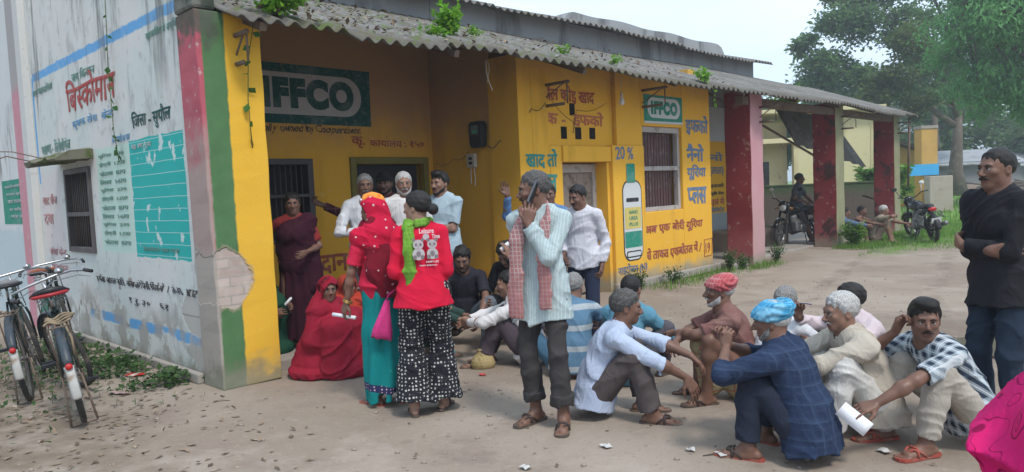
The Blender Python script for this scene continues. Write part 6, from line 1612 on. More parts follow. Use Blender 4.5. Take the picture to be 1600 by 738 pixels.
    guard(rw, lambda p: p, 75, 178, M_black, .06); guard(fw, S, 25, 130, tank, .03)
    t = MB(); t.ball(A(0, -.80, .74), .06, 8, (1.5, .5, .8)); t.build('tail_light', M_reflector, root, True)
    t = MB(); t.obox(A(0, -.93, .50), A(.10, 0, 0), A(0, .004, .0), A(0, -.02, .055)); t.build('number_plate', M_white, root)
    t = MB()
    for e in (-1, 1): t.tube([A(.13 * e, -.35, .72), A(.24 * e, -.4, .60), A(.24 * e, -.72, .52), A(.13 * e, -.85, .70)], .011); t.tube([A(.24 * e, -.5, .58), A(.2 * e, -.5, .30)], .010)
    t.build('guard_rail', M_alloy, root, True)
    t = MB(); t.tube([A(-.10, -.1, .28), A(-.20, -.02, .0)], .012); t.build('stand', M_alloy, root, True)
    return root
mcx = motorcycle('black motorcycle inside the shelter with a man sitting on it', (6.50, 16.5, .045), 124, 5, 14, M_tank)
motorcycle('black motorcycle with red tail light parked on the grass past the last pillar', (9.46, 16.72, .0), -10, -8, 12, plain('black_blue_tank', (.014, .016, .022), .25, spec=.5))

# ---------------------------------------------------------------- people by the shelter
GB = 'people resting by the shelter'
R30, F30 = ppl('person in a grey tee sitting sideways on the motorcycle', (6.62, 16.72, .045), 236, 'dark', GB, .011, h=1.62, pel=(0, -.08, .88), lean=(2, 8, 14), fl=(-.12, .36, 10, .28), fr=(.14, .30, -10, .02), hl=(-.1, .30, .90), hr=(.22, .18, .95), hair=('pepper', dict(thick=.012)), parts=[Shirt(cloth('grey_tee', (.10, .11, .135)), 'short', hem=-.05, seed=301, h=.011, collar=False), Trousers(cloth('rolled_brown_shorts', (.10, .085, .075)), cuff=.25, seed=30, h=.012)])
for i, (X, Y, hd_, lab, skc, sh, tr, hr_, sl) in enumerate((
        (7.52, 16.35, 245, 'person in a blue grey shirt sitting nearest the mossy pillar, arm outstretched', 'dark', (.10, .15, .24), (.05, .05, .06), 'black', 'long'),
        (8.02, 16.62, 225, 'bare chested person sitting in the middle of the row under the shelter', 'dark', None, (.22, .18, .15), 'black', None),
        (8.42, 16.42, 236, 'person in a beige vest with cropped white hair, chin on hand', 'mid', (.33, .28, .22), (.30, .22, .17), 'white', 'short'))):
    pt = [Trousers(cloth('sitter_trousers_%s' % 'abc'[i], tr), seed=32 + i, h=.012, cuff=.9 if i == 0 else .35)]
    if sh: pt.append(Shirt(cloth('sitter_shirt_%s' % 'abc'[i], sh), sl, hem=-.05, seed=310 + i, h=.011, collar=False))
    ppl(lab, (X, Y, .0), hd_, skc, GB, .011, **SQ(h=1.6, pel=(0, -.2, .16), lean=(8, 20, 28), hl=(-.10, .5, .40), hr=(.1, .46, .42) if i < 2 else (.04, .22, .62), hyaw=10 - 12 * i), hair=(hr_, dict(thick=.009)), parts=pt, must='black' if i == 1 else None)
R5b, _ = ppl('person in an orange shirt half hidden behind the mossy pillar', (7.35, 16.95, 0), 235, 'dark', GB, .012, **SQ(h=1.6, pel=(0, -.2, .15)), hair=('black', {}), parts=[Shirt(cloth('orange_shirt', (.55, .12, .03)), 'short', hem=-.05, seed=319, h=.012, collar=False), Trousers(cloth('dark_shorts', (.03, .03, .04)), h=.012)])

# ================================================================ fittings on the building
def bracket(x, y, z, ln=.40, gap=.30, label='', two=True, out=(0, -1, 0)):
    root = empty('wall_bracket', B2W(x, y, z), BANG, label, 'bracket', 'iron service brackets on the front')
    o = np.array(out, float)
    b = MB(); b.tube([(0, .06, 0), o * ln], .021); b.tube([o * (ln - .09) + vec(0, 0, -gap), o * .0 + vec(0, .06, -gap)], .021); b.tube([o * (ln - .05) + vec(.02, 0, -gap - .0), o * (ln - .05) + vec(.02, 0, .03)], .010); b.tube([o * (ln - .08) + vec(.01, 0, 0), vec(0, .06, -.22)], .009)
    b.build('bracket_arm', M_rust, root, True)
    return root
bracket(.30, 0, 2.93, .21, .235, 'rusty iron bracket of two stub pipes on the yellow corner pillar')
bracket(4.72, FY + .07, 2.90, .46, .27, 'dark iron bracket over the painted writing beside the hanging bulb')
bracket(6.95, FY, 2.98, .44, .25, 'dark iron bracket across the small green sign over the window')
bracket(9.98, 0, 2.83, .34, .26, 'iron bracket on the pink faced red pillar')
bracket(13.95, 0, 2.83, .34, .26, 'iron bracket on the mossy middle pillar')
bracket(17.85, 0, 2.83, .30, .26, 'iron bracket on the last pillar of the shelter')
# bulb
bu = empty('light_bulb', B2W(6.20, .30, 2.86), 0, 'white bulb hanging under the eave between the brackets', 'light bulb')
b = MB(); b.lathe((0, 0, -.16), (0, 0, 1), [(.004, 0), (.030, .012), (.042, .045), (.036, .08), (.021, .11), (.019, .13)], 14); b.build('bulb', plain('milk_glass', (.72, .72, .74), .2, .03), bu, True)
b = MB(); b.lathe((0, 0, -.03), (0, 0, 1), [(.021, 0), (.023, .04), (.012, .055)], 12); b.tube([(0, 0, .02), (0, 0, .30)], .004, 6); b.build('lamp_holder', M_ivory, bu, True)
# electricity meter on the return wall (x = 4.17), facing the camera's left
mt = empty('electricity_meter', B2W(4.165, 1.14, 2.13), BANG, 'black electricity meter on the shaded yellow return wall', 'meter')
b = MB(); b.prism([(-.115, .05), (-.09, .0), (.09, 0), (.115, .05), (.125, .30), (.09, .345), (-.09, .345), (-.125, .30)], (0, 0, 0), (0, -1, 0), (0, 0, 1), .11); m_ = b.build('meter_case', M_black, mt, bevel=.014)
b = MB(); b.box(-.115, -.112, -.065, .065, .17, .29); b.build('display', plain('meter_glass', (.16, .18, .17), .15), mt)
b = MB(); b.box(-.1165, -.1155, -.04, .04, .19, .225); b.build('display_strip', plain('meter_green', (.05, .40, .22), .3), mt)
sw = empty('switch_box', B2W(4.168, 1.31, 1.88), BANG, 'grey white switch box under the electricity meter', 'switch box')
b = MB(); b.box(-.055, 0, -.08, .08, 0, .185); b.build('case', M_ivory, sw, bevel=.01); b = MB()
for k in range(2): b.box(-.062, -.055, -.045 + .01, .03, .04 + .06 * k, .075 + .06 * k)
b.build('switch', M_black, sw)
b = MB(); b.tube([(-.02, .03, 0), (-.022, .035, -.12), (-.02, .03, -.22)], .006, 6); b.tube([(-.02, -.03, 0), (-.024, -.04, -.1), (-.02, -.05, -.13), (-.022, -.035, -.25)], .006, 6); b.build('cable', M_white, sw, True)
def wire(name, pts, label, m=M_black, r=.005):
    b = MB(); P = [np.array(B2W(*p)) for p in pts]; Q = []
    for i in range(len(P) - 1):
        for s in np.linspace(0, 1, 6, endpoint=False): Q.append(P[i] * (1 - s) + P[i + 1] * s - vec(0, 0, .06 * math.sin(PI * s)))
    Q.append(P[-1]); b.tube(Q, r, 6); return tag(b.build(name, m, None, True), label, 'cable')
wire('service_cable', [(4.15, 1.02, 2.16), (4.15, .80, 2.18), (4.40, .42, 2.58), (4.62, .38, 2.66)], 'slack black cable from the meter to the iron bracket')
wire('thin_wire', [(4.16, 1.38, 2.1), (4.16, 1.70, 2.02), (4.19, 2.1, 1.98)], 'thin wire drooping along the shaded wall from the meter', r=.003)
wire('lamp_wire', [(4.75, .50, 2.85), (5.35, .51, 2.45), (5.30, .50, 2.30), (5.4, .50, 2.62), (6.1, .50, 2.75)], 'thin wire looped across the faded red writing', r=.003)
b = MB(); P = np.array(B2W(3.1, -.1, 2.98)); b.tube([P, P + vec(.0, 0, -.12), P + vec(.02, 0, -.22), P + vec(.06, 0, -.33)], .007, 6); b.tube([P + vec(.02, 0, 0), P + vec(.035, 0, -.1), P + vec(.0, 0, -.24)], .005, 6); tag(b.build('dry_twig', plain('dry_straw', (.36, .30, .22), .9), None, True), 'pale dry twig dangling from the eave above the verandah', 'twig')

# ================================================================ leaves, weeds, grass
def translucent(m, w=.38):
    nt = m.node_tree
    if nt.nodes.get('through'): return m
    b = nt.nodes['Principled BSDF']; o = [n for n in nt.nodes if n.type == 'OUTPUT_MATERIAL'][0]
    tr = nt.nodes.new('ShaderNodeBsdfTranslucent'); tr.name = 'through'; mx = nt.nodes.new('ShaderNodeMixShader'); mx.inputs[0].default_value = w
    nt.links.new(b.inputs['Base Color'].links[0].from_socket, tr.inputs['Color']); nt.links.new(b.outputs[0], mx.inputs[1]); nt.links.new(tr.outputs[0], mx.inputs[2]); nt.links.new(mx.outputs[0], o.inputs['Surface'])
    return m
def leafm(name, c, c2):
    def f(t):
        n = t.noise(3, 3); r = t.noise(35, 2); k = t.mix(t.ss(n * .5 + r * .5, .35, .65), c, c2); return dict(c=k)
    return translucent(mat(name, f, .55, spec=.3))
ML_bright = leafm('bright_weed_leaf', (.13, .34, .02), (.24, .46, .04)); ML_vine = leafm('vine_leaf', (.02, .09, .02), (.06, .17, .03)); ML_weed = leafm('weed_leaf', (.035, .085, .022), (.09, .16, .045)); ML_grass = leafm('grass_blade', (.10, .22, .03), (.20, .35, .07))
ML_dry = mat('dry_leaf', lambda t: t.mix(t.ss(t.noise(11, 2), .56, .68), t.mix(t.ss(t.noise(9, 2), .4, .6), (.13, .09, .06), (.27, .195, .135)), (.36, .30, .235)), .8); M_stem = plain('green_stem', (.09, .12, .04), .8); M_bark = plain('grey_brown_bark', (.13, .105, .085), .95, scale=9, dirt=(.22, .19, .16))
def leaf_cloud(P, size, rng, up=.3, asp=.5, droop=0., fold=True):
    """two-faced folded leaves at points P with random turns; returns verts, quads"""
    n = len(P); d = rng.normal(size=(n, 3)); d[:, 2] = d[:, 2] * .6 - droop; d /= np.linalg.norm(d, axis=1)[:, None]
    u = rng.normal(size=(n, 3)); u[:, 2] += up * 3; s = np.cross(d, u); s /= np.linalg.norm(s, axis=1)[:, None] + 1e-9; nn = np.cross(s, d)
    L = size * rng.uniform(.6, 1.3, (n, 1)); w = L * asp * .5
    a = P; b = P + d * L * .5 + s * w + nn * L * .06; c = P + d * L; e = P + d * L * .5 - s * w + nn * L * .06
    V_ = np.stack([a, b, c, e], 1).reshape(-1, 3); F_ = np.arange(4 * n).reshape(-1, 4); return V_, F_
def blades(P, hmin, hmax, rng, w=.006, bend=.5):
    n = len(P); h = rng.uniform(hmin, hmax, n); a = rng.uniform(0, 2 * PI, n); dx = np.stack([np.cos(a), np.sin(a), np.zeros(n)], 1); s = np.stack([-np.sin(a), np.cos(a), np.zeros(n)], 1) * w
    b = rng.uniform(.1, bend, n)[:, None]; z = np.array([0, 0, 1.]); m = P + z * (h * .6)[:, None] + dx * (h[:, None] * b * .35); t = P + z * (h * (1 - .4 * b[:, 0]))[:, None] + dx * (h[:, None] * b)
    V_ = np.stack([P - s, P + s, m + s * .7, m - s * .7, t + s * .1, t - s * .1], 1).reshape(-1, 3); k = np.arange(n)[:, None] * 6
    return V_, np.concatenate([k + np.array([[0, 1, 2, 3]]), k + np.array([[3, 2, 4, 5]])])
rng = np.random.RandomState(7)
def grass(name, P, hmin, hmax, m, w=.006, bend=.6):
    v, f = blades(P, hmin, hmax, rng, w, bend); return tag(raw_mesh(name, v, f, m, None, False), kind='stuff')
# creeping weeds at the foot of the white wall (leafy ground cover)
n = 2600; yy = rng.uniform(.5, 4.6, n) ; off = np.abs(rng.normal(0, .20, n)) + .03
cl = (np.sin(yy * 4.1) + np.sin(yy * 9.3 + 1) > -.35); yy, off = yy[cl], off[cl] * (.5 + .7 * np.clip(yy[cl], .3, 1.6))
P = np.array([B2W(-a - .04, b, 0) for a, b in zip(off, yy)]); P[:, 2] = rng.uniform(.0, .14, len(P)) * np.exp(-off * 1.5)
v, f = leaf_cloud(P, .055, rng, up=1.2, asp=.75); tag(raw_mesh('ground_cover', v, f, ML_weed, None, False), kind='stuff')
k = 900; Q = np.stack([rng.normal(-4.6, .8, k), rng.normal(6.6, .9, k), rng.uniform(0, .16, k)], 1); Q = Q[np.array([W2B(a, c)[0] for a, c in Q[:, :2]]) < -.1]
v, f = leaf_cloud(Q, .05, rng, up=1.2, asp=.7); tag(raw_mesh('ground_cover', v, f, ML_weed, None, False), kind='stuff')
P2 = np.concatenate([P[rng.rand(len(P)) < .35], Q]).copy(); P2[:, 2] = 0; P2 = P2[rng.rand(len(P2)) < .6]; grass('wall_grass', P2, .03, .10, ML_weed, .003)
# grass along the track by the shelter and beyond
Ps = []
for (x0, x1, y0, y1, k) in ((13.2, 18.6, -1.3, .0, 5200), (9.3, 10.6, -.45, .0, 380), (16.5, 21.5, -2.6, 1.5, 4200), (6.2, 9.4, -.35, .30, 900)):
    a = rng.uniform(x0, x1, k); c = y0 + (y1 - y0) * rng.beta(2.2, 1.2, k)
    Ps.append(np.array([B2W(p, q, 0) for p, q in zip(a, c)]))
k = 15000; q = np.stack([rng.uniform(6.4, 15, k), rng.uniform(13.6, 22.5, k), np.zeros(k)], 1); wv = .5 * np.sin(q[:, 0] * 2.3) + .4 * np.sin(q[:, 1] * 3.1)
Ps.append(q[(q[:, 1] - q[:, 0] * .62 + wv > 9.5) & (q[:, 1] - q[:, 0] * 1.35 + wv < 4.9)])
P = np.concatenate(Ps); keep = (np.sin(P[:, 0] * 3.7 + 2 * np.sin(P[:, 1] * 2.3)) + np.sin(P[:, 1] * 4.1) > -1.0); grass('verge_grass', P[keep], .04, .17, ML_grass, .0042, .9)
k = 9000; P = np.stack([rng.uniform(11.5, 34, k), rng.uniform(19, 44, k), np.zeros(k)], 1); P = P[(P[:, 1] - P[:, 0] * .35 > 15.6)]; grass('field_grass', P, .10, .28, ML_grass, .016)
def weed(label, loc, h, n, m, spread=.16, leaf=.05, group=None, cat='weed', droop=0., name='weed_plant'):
    root = empty(name, loc, 0, label, cat, group); r = np.random.RandomState(int(abs(loc[0] * 917 + loc[1] * 131)) % 9999); b = MB(); PP = []
    for i in range(n):
        a = r.uniform(0, 6.28); e = vec(math.cos(a) * spread * r.uniform(.2, 1), math.sin(a) * spread * r.uniform(.2, 1), h * r.uniform(.45, 1)); mid = e * .5 + vec(0, 0, h * .12)
        b.tube([(0, 0, -.01), mid, e], [.004, .003, .0015], 5); 
        for s in np.linspace(.25, 1, max(4, int(h / .035))): PP.append((mid * 2 * s if s < .5 else mid + (e - mid) * (s - .5) * 2) + r.normal(0, .014, 3))
    b.build('stem', M_stem, root, True)
    P = np.repeat(np.array(PP), 3, 0) + r.normal(0, .018, (len(PP) * 3, 3)); v, f = leaf_cloud(P, leaf, r, up=.8, asp=.6, droop=droop); raw_mesh('foliage', v, f, m, root, False); return root
for i, (x, y, h, lab) in enumerate(((6.35, .18, .34, 'wiry weed at the wall foot under the painted bottle'), (7.15, .12, .26, 'low weed on the plinth below the barred window'), (8.9, .1, .42, 'tall weed at the yellow room corner'), (9.3, .05, .3, 'leafy weed between the room corner and red pillar'), (10.25, -.12, .38, 'weed clump at the foot of the pink faced pillar'))):
    weed(lab, B2W(x, y, 0), h, 12, ML_weed, .2, .045, 'weeds along the front plinth', cat='weed')
weed('bright weed clump at the foot of the mossy pillar', B2W(13.7, -.3, 0), .55, 26, ML_grass, .32, .07, None)
weed('spiky green plant growing behind the motorcycle', B2W(18.6, -.5, 0), .5, 18, ML_grass, .35, .07, None)
# plants on the roofs
zr = lambda y: roofz(y) + .03
for x, y, h, n, sp, lf, lab in ((.62, -.15, .24, 26, .34, .075, 'bright creeper spilling over the roof corner by the pillar'), (3.0, .35, .30, 30, .24, .075, 'bright green shrub growing on the roof above the verandah'), (2.55, .05, .14, 12, .2, .055, 'small bright weed beside the roof shrub'), (4.9, .3, .12, 8, .14, .05, 'tiny weed on the roof over the meter wall'), (5.9, .2, .10, 8, .12, .05, 'sprig on the sheet roof above the faded writing'), (7.6, -.25, .16, 16, .2, .06, 'bright weed on the eave above the small green sign'), (3.9, .9, .10, 7, .12, .05, 'faint sprig high on the sheet roof')):
    weed(lab, B2W(x, y, zr(y)), h, n, ML_bright, sp, lf, 'weeds growing on the sheet roof', cat='weed')
weed('yellowish bush top showing above the far roof', B2W(19.5, 3.5, 3.6), .7, 30, ML_bright, .5, .13, None)
def vine(label, pts, nl, size, m, rnd=3):
    root = empty('hanging_vine', pts[0], 0, label, 'vine'); o = np.array(pts[0], float); Q = [np.array(p, float) - o for p in pts]; b = MB(); b.tube(Q, .004, 5); b.build('stem', M_stem, root, True); r = np.random.RandomState(rnd); PP = []
    for i in range(nl):
        s = (i + .5) / nl * (len(Q) - 1); k = int(s); PP.append(Q[k] + (Q[k + 1] - Q[k]) * (s - k))
    v, f = leaf_cloud(np.array(PP), size, r, up=0, asp=.75, droop=.8); raw_mesh('foliage', v, f, m, root, False)
vine('thin vine with a few leaves hanging down the yellow corner pillar', [B2W(.36, -.20, 2.98), B2W(.37, -.06, 2.72), B2W(.36, -.035, 2.4), B2W(.37, -.035, 2.0)], 8, .085, ML_vine)
vine('vine trailing down the white wall over the red heading', [B2W(-.03, 1.98, 4.1), B2W(-.03, 2.0, 3.5), B2W(-.035, 2.05, 2.9), B2W(-.035, 2.02, 2.3), B2W(-.03, 1.95, 2.0)], 24, .07, ML_vine, 5)
vine('short creeper dangling from the eave before the green sign', [B2W(7.55, -.38, 3.02), B2W(7.57, -.44, 2.85), B2W(7.55, -.44, 2.66)], 7, .09, ML_bright, 6)
# leaf litter on the brown earth and on the roof
n = 3000; P = np.stack([rng.uniform(-6.5, .4, n), rng.uniform(3.4, 8.5, n), np.zeros(n)], 1); lx = np.array([W2B(a, c) for a, c in P[:, :2]]); w = (lx[:, 0] < -.08) & (rng.rand(n) < np.clip(1.25 - .55 * np.clip(P[:, 0] + 3.2, 0, 9), .04, 1)); P = P[w]; P[:, 2] = gz(P[:, 0], P[:, 1]) + .008
v, f = leaf_cloud(P, .066, rng, up=3, asp=.42); v[:, 2] = np.maximum(v[:, 2] * .5 + .004, .002); tag(raw_mesh('leaf_litter', v, f, ML_dry, None, False), kind='stuff')
n = 420; P = np.stack([rng.uniform(-3, 5.5, n), rng.uniform(3.0, 9, n), np.zeros(n)], 1); lx = np.array([W2B(a, c) for a, c in P[:, :2]]); P = P[lx[:, 1] < -.05]; P[:, 2] = gz(P[:, 0], P[:, 1]) + .006
v, f = leaf_cloud(P, .032, rng, up=3, asp=.6); v[:, 2] = np.maximum(v[:, 2] * .5 + .003, .002); tag(raw_mesh('leaf_debris', v, f, ML_dry, None, False), kind='stuff')
n = 1500; lx = np.stack([rng.uniform(.3, 9, n), rng.uniform(-.3, 2.1, n)], 1); lx = lx[rng.rand(n) < np.clip(1.1 - lx[:, 0] / 9, .12, 1)]; P = np.array([B2W(a, c, roofz(c) + .035) for a, c in lx]); v, f = leaf_cloud(P, .07, rng, up=2, asp=.5); o = raw_mesh('roof_litter', v, f, ML_dry, None, False); tag(o, kind='stuff')
k = 2000; a = rng.uniform(0, 2 * PI, k); P = np.stack([rng.uniform(-6, 6.5, k), rng.uniform(3, 11, k), np.zeros(k)], 1); lx = np.array([W2B(p, q) for p, q in P[:, :2]]); P = P[(lx[:, 1] < -.1) | (lx[:, 0] < -.2)]
bp = MB(); rr = random.Random(12)
for p in P:
    r = rr.choice((.004, .004, .005, .006, .006, .008, .01, .016)); bp.ball((p[0], p[1], float(gz(p[0], p[1])) + r * .3), r, 3, (1.2, .9, .7))
tag(bp.build('gravel', plain('grit_stone', (.30, .25, .21), .95), None, True), kind='stuff')
# torn paper and wrappers
def scrap(X, Y, w, l, rot, label, m, name='paper_scrap', cat='litter'):
    w, l = w * .8, l * .8; b = MB(); n = 4; r = random.Random(int(X * 100)); z = [r.uniform(.004, .02) for _ in range(10)]
    vs = [(-w / 2 + w * (k % 2), -l / 2 + l * (k // 2) / n, z[k]) for k in range(10)]; vs += [(a, c, d - .002) for a, c, d in vs]
    fs = [(2 * i, 2 * i + 1, 2 * i + 3, 2 * i + 2) for i in range(n)] + [(10 + 2 * i + 2, 10 + 2 * i + 3, 10 + 2 * i + 1, 10 + 2 * i) for i in range(n)] + [(0, 10, 11, 1), (8, 9, 19, 18)] + [(2 * i + 2, 12 + 2 * i, 10 + 2 * i, 2 * i) for i in range(n)] + [(2 * i + 1, 11 + 2 * i, 13 + 2 * i, 2 * i + 3) for i in range(n)]
    b.add(vs, fs); o = b.build(name, m, None); o.location = (X, Y, float(gz(X, Y)) + .004); o.rotation_euler = (0, 0, RAD(rot)); return tag(o, label, cat, 'litter on the trodden earth')
M_redw = mat('red_wrapper', lambda t: t.mix(t.inside(t.xyz()[1], -.03, .02), (.50, .03, .025), (.60, .50, .45)), .4)
scrap(-3.52, 6.62, .14, .20, 65, 'red and white snack wrapper by the weeds at the white wall', M_redw, 'snack_wrapper', 'wrapper')
scrap(-3.34, 6.02, .09, .24, 70, 'dusty pinkish torn packet before the weeds', plain('dusty_pink', (.42, .28, .26), .8), 'torn_packet', 'wrapper')
for (X, Y, w, l, r, lab) in ((.50, 4.22, .06, .09, 30, 'torn white paper scrap in front of the phone caller'), (.97, 4.10, .05, .06, 80, 'tiny paper chip before the pale blue shirt'), (1.12, 4.02, .05, .10, 10, 'white paper scrap nearest the navy shirt'), (.02, 3.98, .06, .08, 50, 'grey paper scrap left of the bare foreground earth'), (2.02, 3.98, .06, .09, 25, 'paper scrap before the checked shirt sandals'), (-.30, 6.05, .05, .07, 75, 'red paper bit before the golden bag'), (3.7, 7.9, .05, .08, 40, 'pale scrap on the track past the squatting group')):
    scrap(X, Y, w, l, r, lab, plain('red_chip', (.5, .06, .06), .8) if 'red' in lab else plain('grubby_paper', (.50, .49, .47), .9))

b = MB(); b.tube([(1.02, 4.02, .012), (1.14, 4.05, .016), (1.27, 4.10, .012), (1.34, 4.16, .010)], [.004, .006, .006, .003], 6); b.tube([(1.14, 4.05, .016), (1.19, 4.11, .03)], .003, 5)
tag(b.build('fallen_stick', plain('dead_stick', (.10, .08, .065), .9), None, True), 'thin dark stick lying on the earth before the blue turbaned person', 'stick')
# ================================================================ beyond the building: walls, houses, trees
def mosswall(t):
    x, y, z = t.xyz(); n = t.noise(1.3, 6); f = t.noise(6, 6)
    c = t.mix(n, (.06, .048, .036), (.12, .095, .075)); c = t.mix(t.ss(t.wob(z, 2, .5), .85, 1.2) * .9, c, t.mix(f, (.028, .05, .02), (.07, .10, .04))); c = t.mix(t.ss(f, .55, .68) * .6, c, (.06, .05, .04))
    return dict(c=c, h=f)
M_mossw = mat('mossy_boundary_wall', mosswall, .95, bump=.5, bdist=.02)
bw = empty('boundary_wall', (7.9, 24.0, 0), RAD(-3), 'low dark mossy boundary wall behind the shelter', 'wall')
b = MB(); b.box(0, 4.75, 0, .25, 0, 1.28); b.build('wall', M_mossw, bw, bevel=.02); b = MB(); b.box(-.03, 4.78, -.03, .28, 1.283, 1.34); b.build('coping', M_mossw, bw, bevel=.015)
def yfar(t):
    x, y, z = t.xyz(); n = t.noise(.8, 6); f = t.noise(4, 6); st = t.noise(1.5, 5, t.map((1, 1, .2)))
    c = t.mix(n, (.56, .49, .27), (.64, .58, .36)); c = t.mix(t.ss(st, .5, .68) * .5, c, (.36, .30, .16)); c = t.mix(t.ss(f, .6, .7) * .5, c, (.28, .25, .18))
    return dict(c=c, h=f)
M_yfar = mat('faded_yellow_plaster', yfar, .9); M_yg = plain('lime_yellow_plaster', (.42, .46, .10), .9, scale=3, dirt=(.30, .33, .10)); M_ochre = plain('ochre_plaster', (.55, .33, .10), .9, scale=3, dirt=(.35, .23, .1))
yb_ = empty('yellow_house', (10.0, 31.5, 0), RAD(-4), 'faded yellow flat roofed house behind the shelter pillars', 'house')
b = MB()
for q in ((0, .7, 0, .3, 0, 4.0), (2.2, 2.9, 0, .3, 0, 4.0), (2.9, 5.4, .02, .3, 0, 4.3), (0, 2.2, .9, 1.2, 0, 4.0), (5.4, 5.7, 0, 5, 0, 4.2), (-.3, 0, 0, 5, 0, 3.9)): b.box(*q)
b.build('wall', M_yfar, yb_, bevel=.01)
b = MB(); b.box(-.4, 2.95, -.15, 1.3, 3.05, 3.25); b.build('lintel', M_yfar, yb_, bevel=.01)
b = MB(); b.box(-.6, 5.9, -.4, 5.2, 4.302, 4.46); b.build('roof', M_yfar, yb_, bevel=.01)
b = MB(); b.box(.25, 1.4, .86, .897, .9, 2.3); b.build('window', plain('dim_window', (.05, .05, .05), .3), yb_)
yc_ = empty('lime_house', (16.2, 35.5, 0), RAD(-4), 'low house with orange gable and lime green base behind the slipped sheets', 'house')
b = MB(); b.prism([(-1.5, 0), (3.6, 0), (3.6, 2.55), (-1.5, 4.1)], (0, 0, 0), (1, 0, 0), (0, 0, 1), -.3); b.build('wall', M_ochre, yc_)
b = MB(); b.box(-1.6, 3.7, -.12, -.02, 0, 1.75); b.build('painted_dado', M_yg, yc_); b = MB(); b.obox((1.05, .4, 3.42), (2.75, 0, -.82), (0, .9, 0), (.02, 0, .05)); b.build('roof', M_rust, yc_)
op = empty('ochre_gatepost', (16.35, 29.0, 0), RAD(-4), 'tall ochre wall end with a blue board at the far end of the shelter', 'gatepost')
b = MB(); b.box(0, .62, 0, .6, 0, 3.25); b.build('post', M_ochre, op, bevel=.02); b = MB(); b.box(-.02, .64, -.03, .63, 3.253, 3.38); b.build('cap', M_cem, op, bevel=.01)
b = MB(); b.box(-1.3, .62, -.08, -.01, 1.42, 1.86); b.build('board', plain('sky_blue_board', (.06, .38, .70), .7), op)
gw = empty('cement_pier', (16.2, 28.2, 0), RAD(-6), 'pale cement pier of the gate by the grass', 'pier'); b = MB(); b.box(0, .86, 0, .5, 0, 1.38); b.build('pier', plain('pale_cement', (.40, .34, .29), .95, scale=5, dirt=(.28, .2, .15)), gw, bevel=.03)
# tin sheds far off to the right
M_tin = plain('weathered_tin', (.34, .36, .38), .6, scale=6, dirt=(.22, .2, .19)); M_shed = plain('shed_grey', (.24, .25, .25), .9)
for i, (X, Y, w, h, lab) in enumerate(((27.2, 47, 5.2, 2.5, 'grey tin roofed shed behind the thin trunks'), (33.6, 50, 4.6, 2.3, 'second low tin roofed shed past the leaning trunk'))):
    sd = empty('tin_shed', (X, Y, 0), RAD(-8), lab, 'shed', 'tin sheds beyond the grass'); b = MB(); b.box(0, w, 0, 3, 0, h - .4); b.build('wall', M_shed, sd); b = MB(); b.obox((w / 2, 1.5, h - .1), (w / 2 + .3, 0, 0), (0, 1.9, .5), (0, 0, .04)); b.build('roof', M_tin, sd)
bm_ = empty('rubble_bank', (30, 45, 0), 0, 'long bank of earth and branches beyond the grass', 'earth bank'); b = MB(); rr = random.Random(5)
for i in range(26): b.tube([(rr.uniform(-3, 6), rr.uniform(-.5, .5), .1), (rr.uniform(-3, 6), rr.uniform(-.5, .5), rr.uniform(.2, .9))], .05, 5)
b.build('branch', M_bark, bm_, True); b = MB(); b.ball((1.5, 1, 0), 1, 10, (6, 1.2, .75)); b.build('mound', plain('dry_mound', (.24, .18, .14), 1, scale=3), bm_, True)

def treeleaf(name, c, c2, c3):
    def f(t):
        n = t.noise(.55, 3); r = t.noise(2.6, 3); k = t.mix(t.ss(n, .38, .62), c, c2); k = t.mix(t.ss(r, .54, .66), k, c3); return dict(c=k)
    return translucent(mat(name, f, .6, spec=.25), .42)
TL_a = treeleaf('mango_leaf', (.10, .20, .075), (.155, .28, .10), (.22, .30, .13)); TL_b = treeleaf('feathery_leaf', (.11, .30, .09), (.17, .40, .13), (.22, .44, .17)); TL_c = treeleaf('far_leaf', (.085, .16, .07), (.125, .20, .085), (.16, .23, .10)); TL_d = treeleaf('yellow_green_leaf', (.08, .13, .03), (.12, .17, .045), (.17, .19, .07))
def tree(label, loc, trunk, limbs, clumps, leaf, m, n, group=None, seed=1, droop=0., asp=.5, r0=.35, bark=M_bark, gap=.0):
    """trunk: list of points; limbs: list of polylines; clumps: (centre, radii, share)"""
    root = empty('tree', loc, 0, label, 'tree', group); r = np.random.RandomState(seed); b = MB()
    k = len(trunk); b.tube(trunk, [r0 * (1 - .55 * i / (k - 1)) * (1.25 if i == 0 else 1) for i in range(k)], 10)
    for L in limbs: b.tube(L, [r0 * .42 * (1 - .75 * i / (len(L) - 1)) for i in range(len(L))], 7)
    tips = [np.array(L[-1], float) for L in limbs] + [np.array(trunk[-1], float)]
    PP = []; tot = sum(c[2] for c in clumps)
    for (c, rad, sh) in clumps:
        c = np.array(c, float); rad = np.array(rad, float); t0 = min(tips, key=lambda q: np.linalg.norm(q - c))
        b.tube([t0, (t0 + c) / 2 + r.normal(0, .15, 3), c], [r0 * .16, r0 * .11, r0 * .05], 5)
        ns = max(3, int(14 * sh)); q = r.normal(size=(ns, 3)); q /= np.linalg.norm(q, axis=1)[:, None]; sub = c + q * rad * r.uniform(.35, 1.0, (ns, 1))
        for s in sub:
            b.tube([c, (c + s) / 2 + r.normal(0, .1, 3), s], [r0 * .05, r0 * .04, r0 * .015], 4)
        m_ = int(n * sh / tot); w = r.randint(0, ns, m_); g = r.normal(0, 1, (m_, 3)) * rad * .21
        PP.append(sub[w] + g)
    b.build('trunk', bark, root, True)
    P = np.concatenate(PP); v, f = leaf_cloud(P, leaf, r, up=.6, asp=asp, droop=droop); raw_mesh('crown', v, f, m, root, False); return root
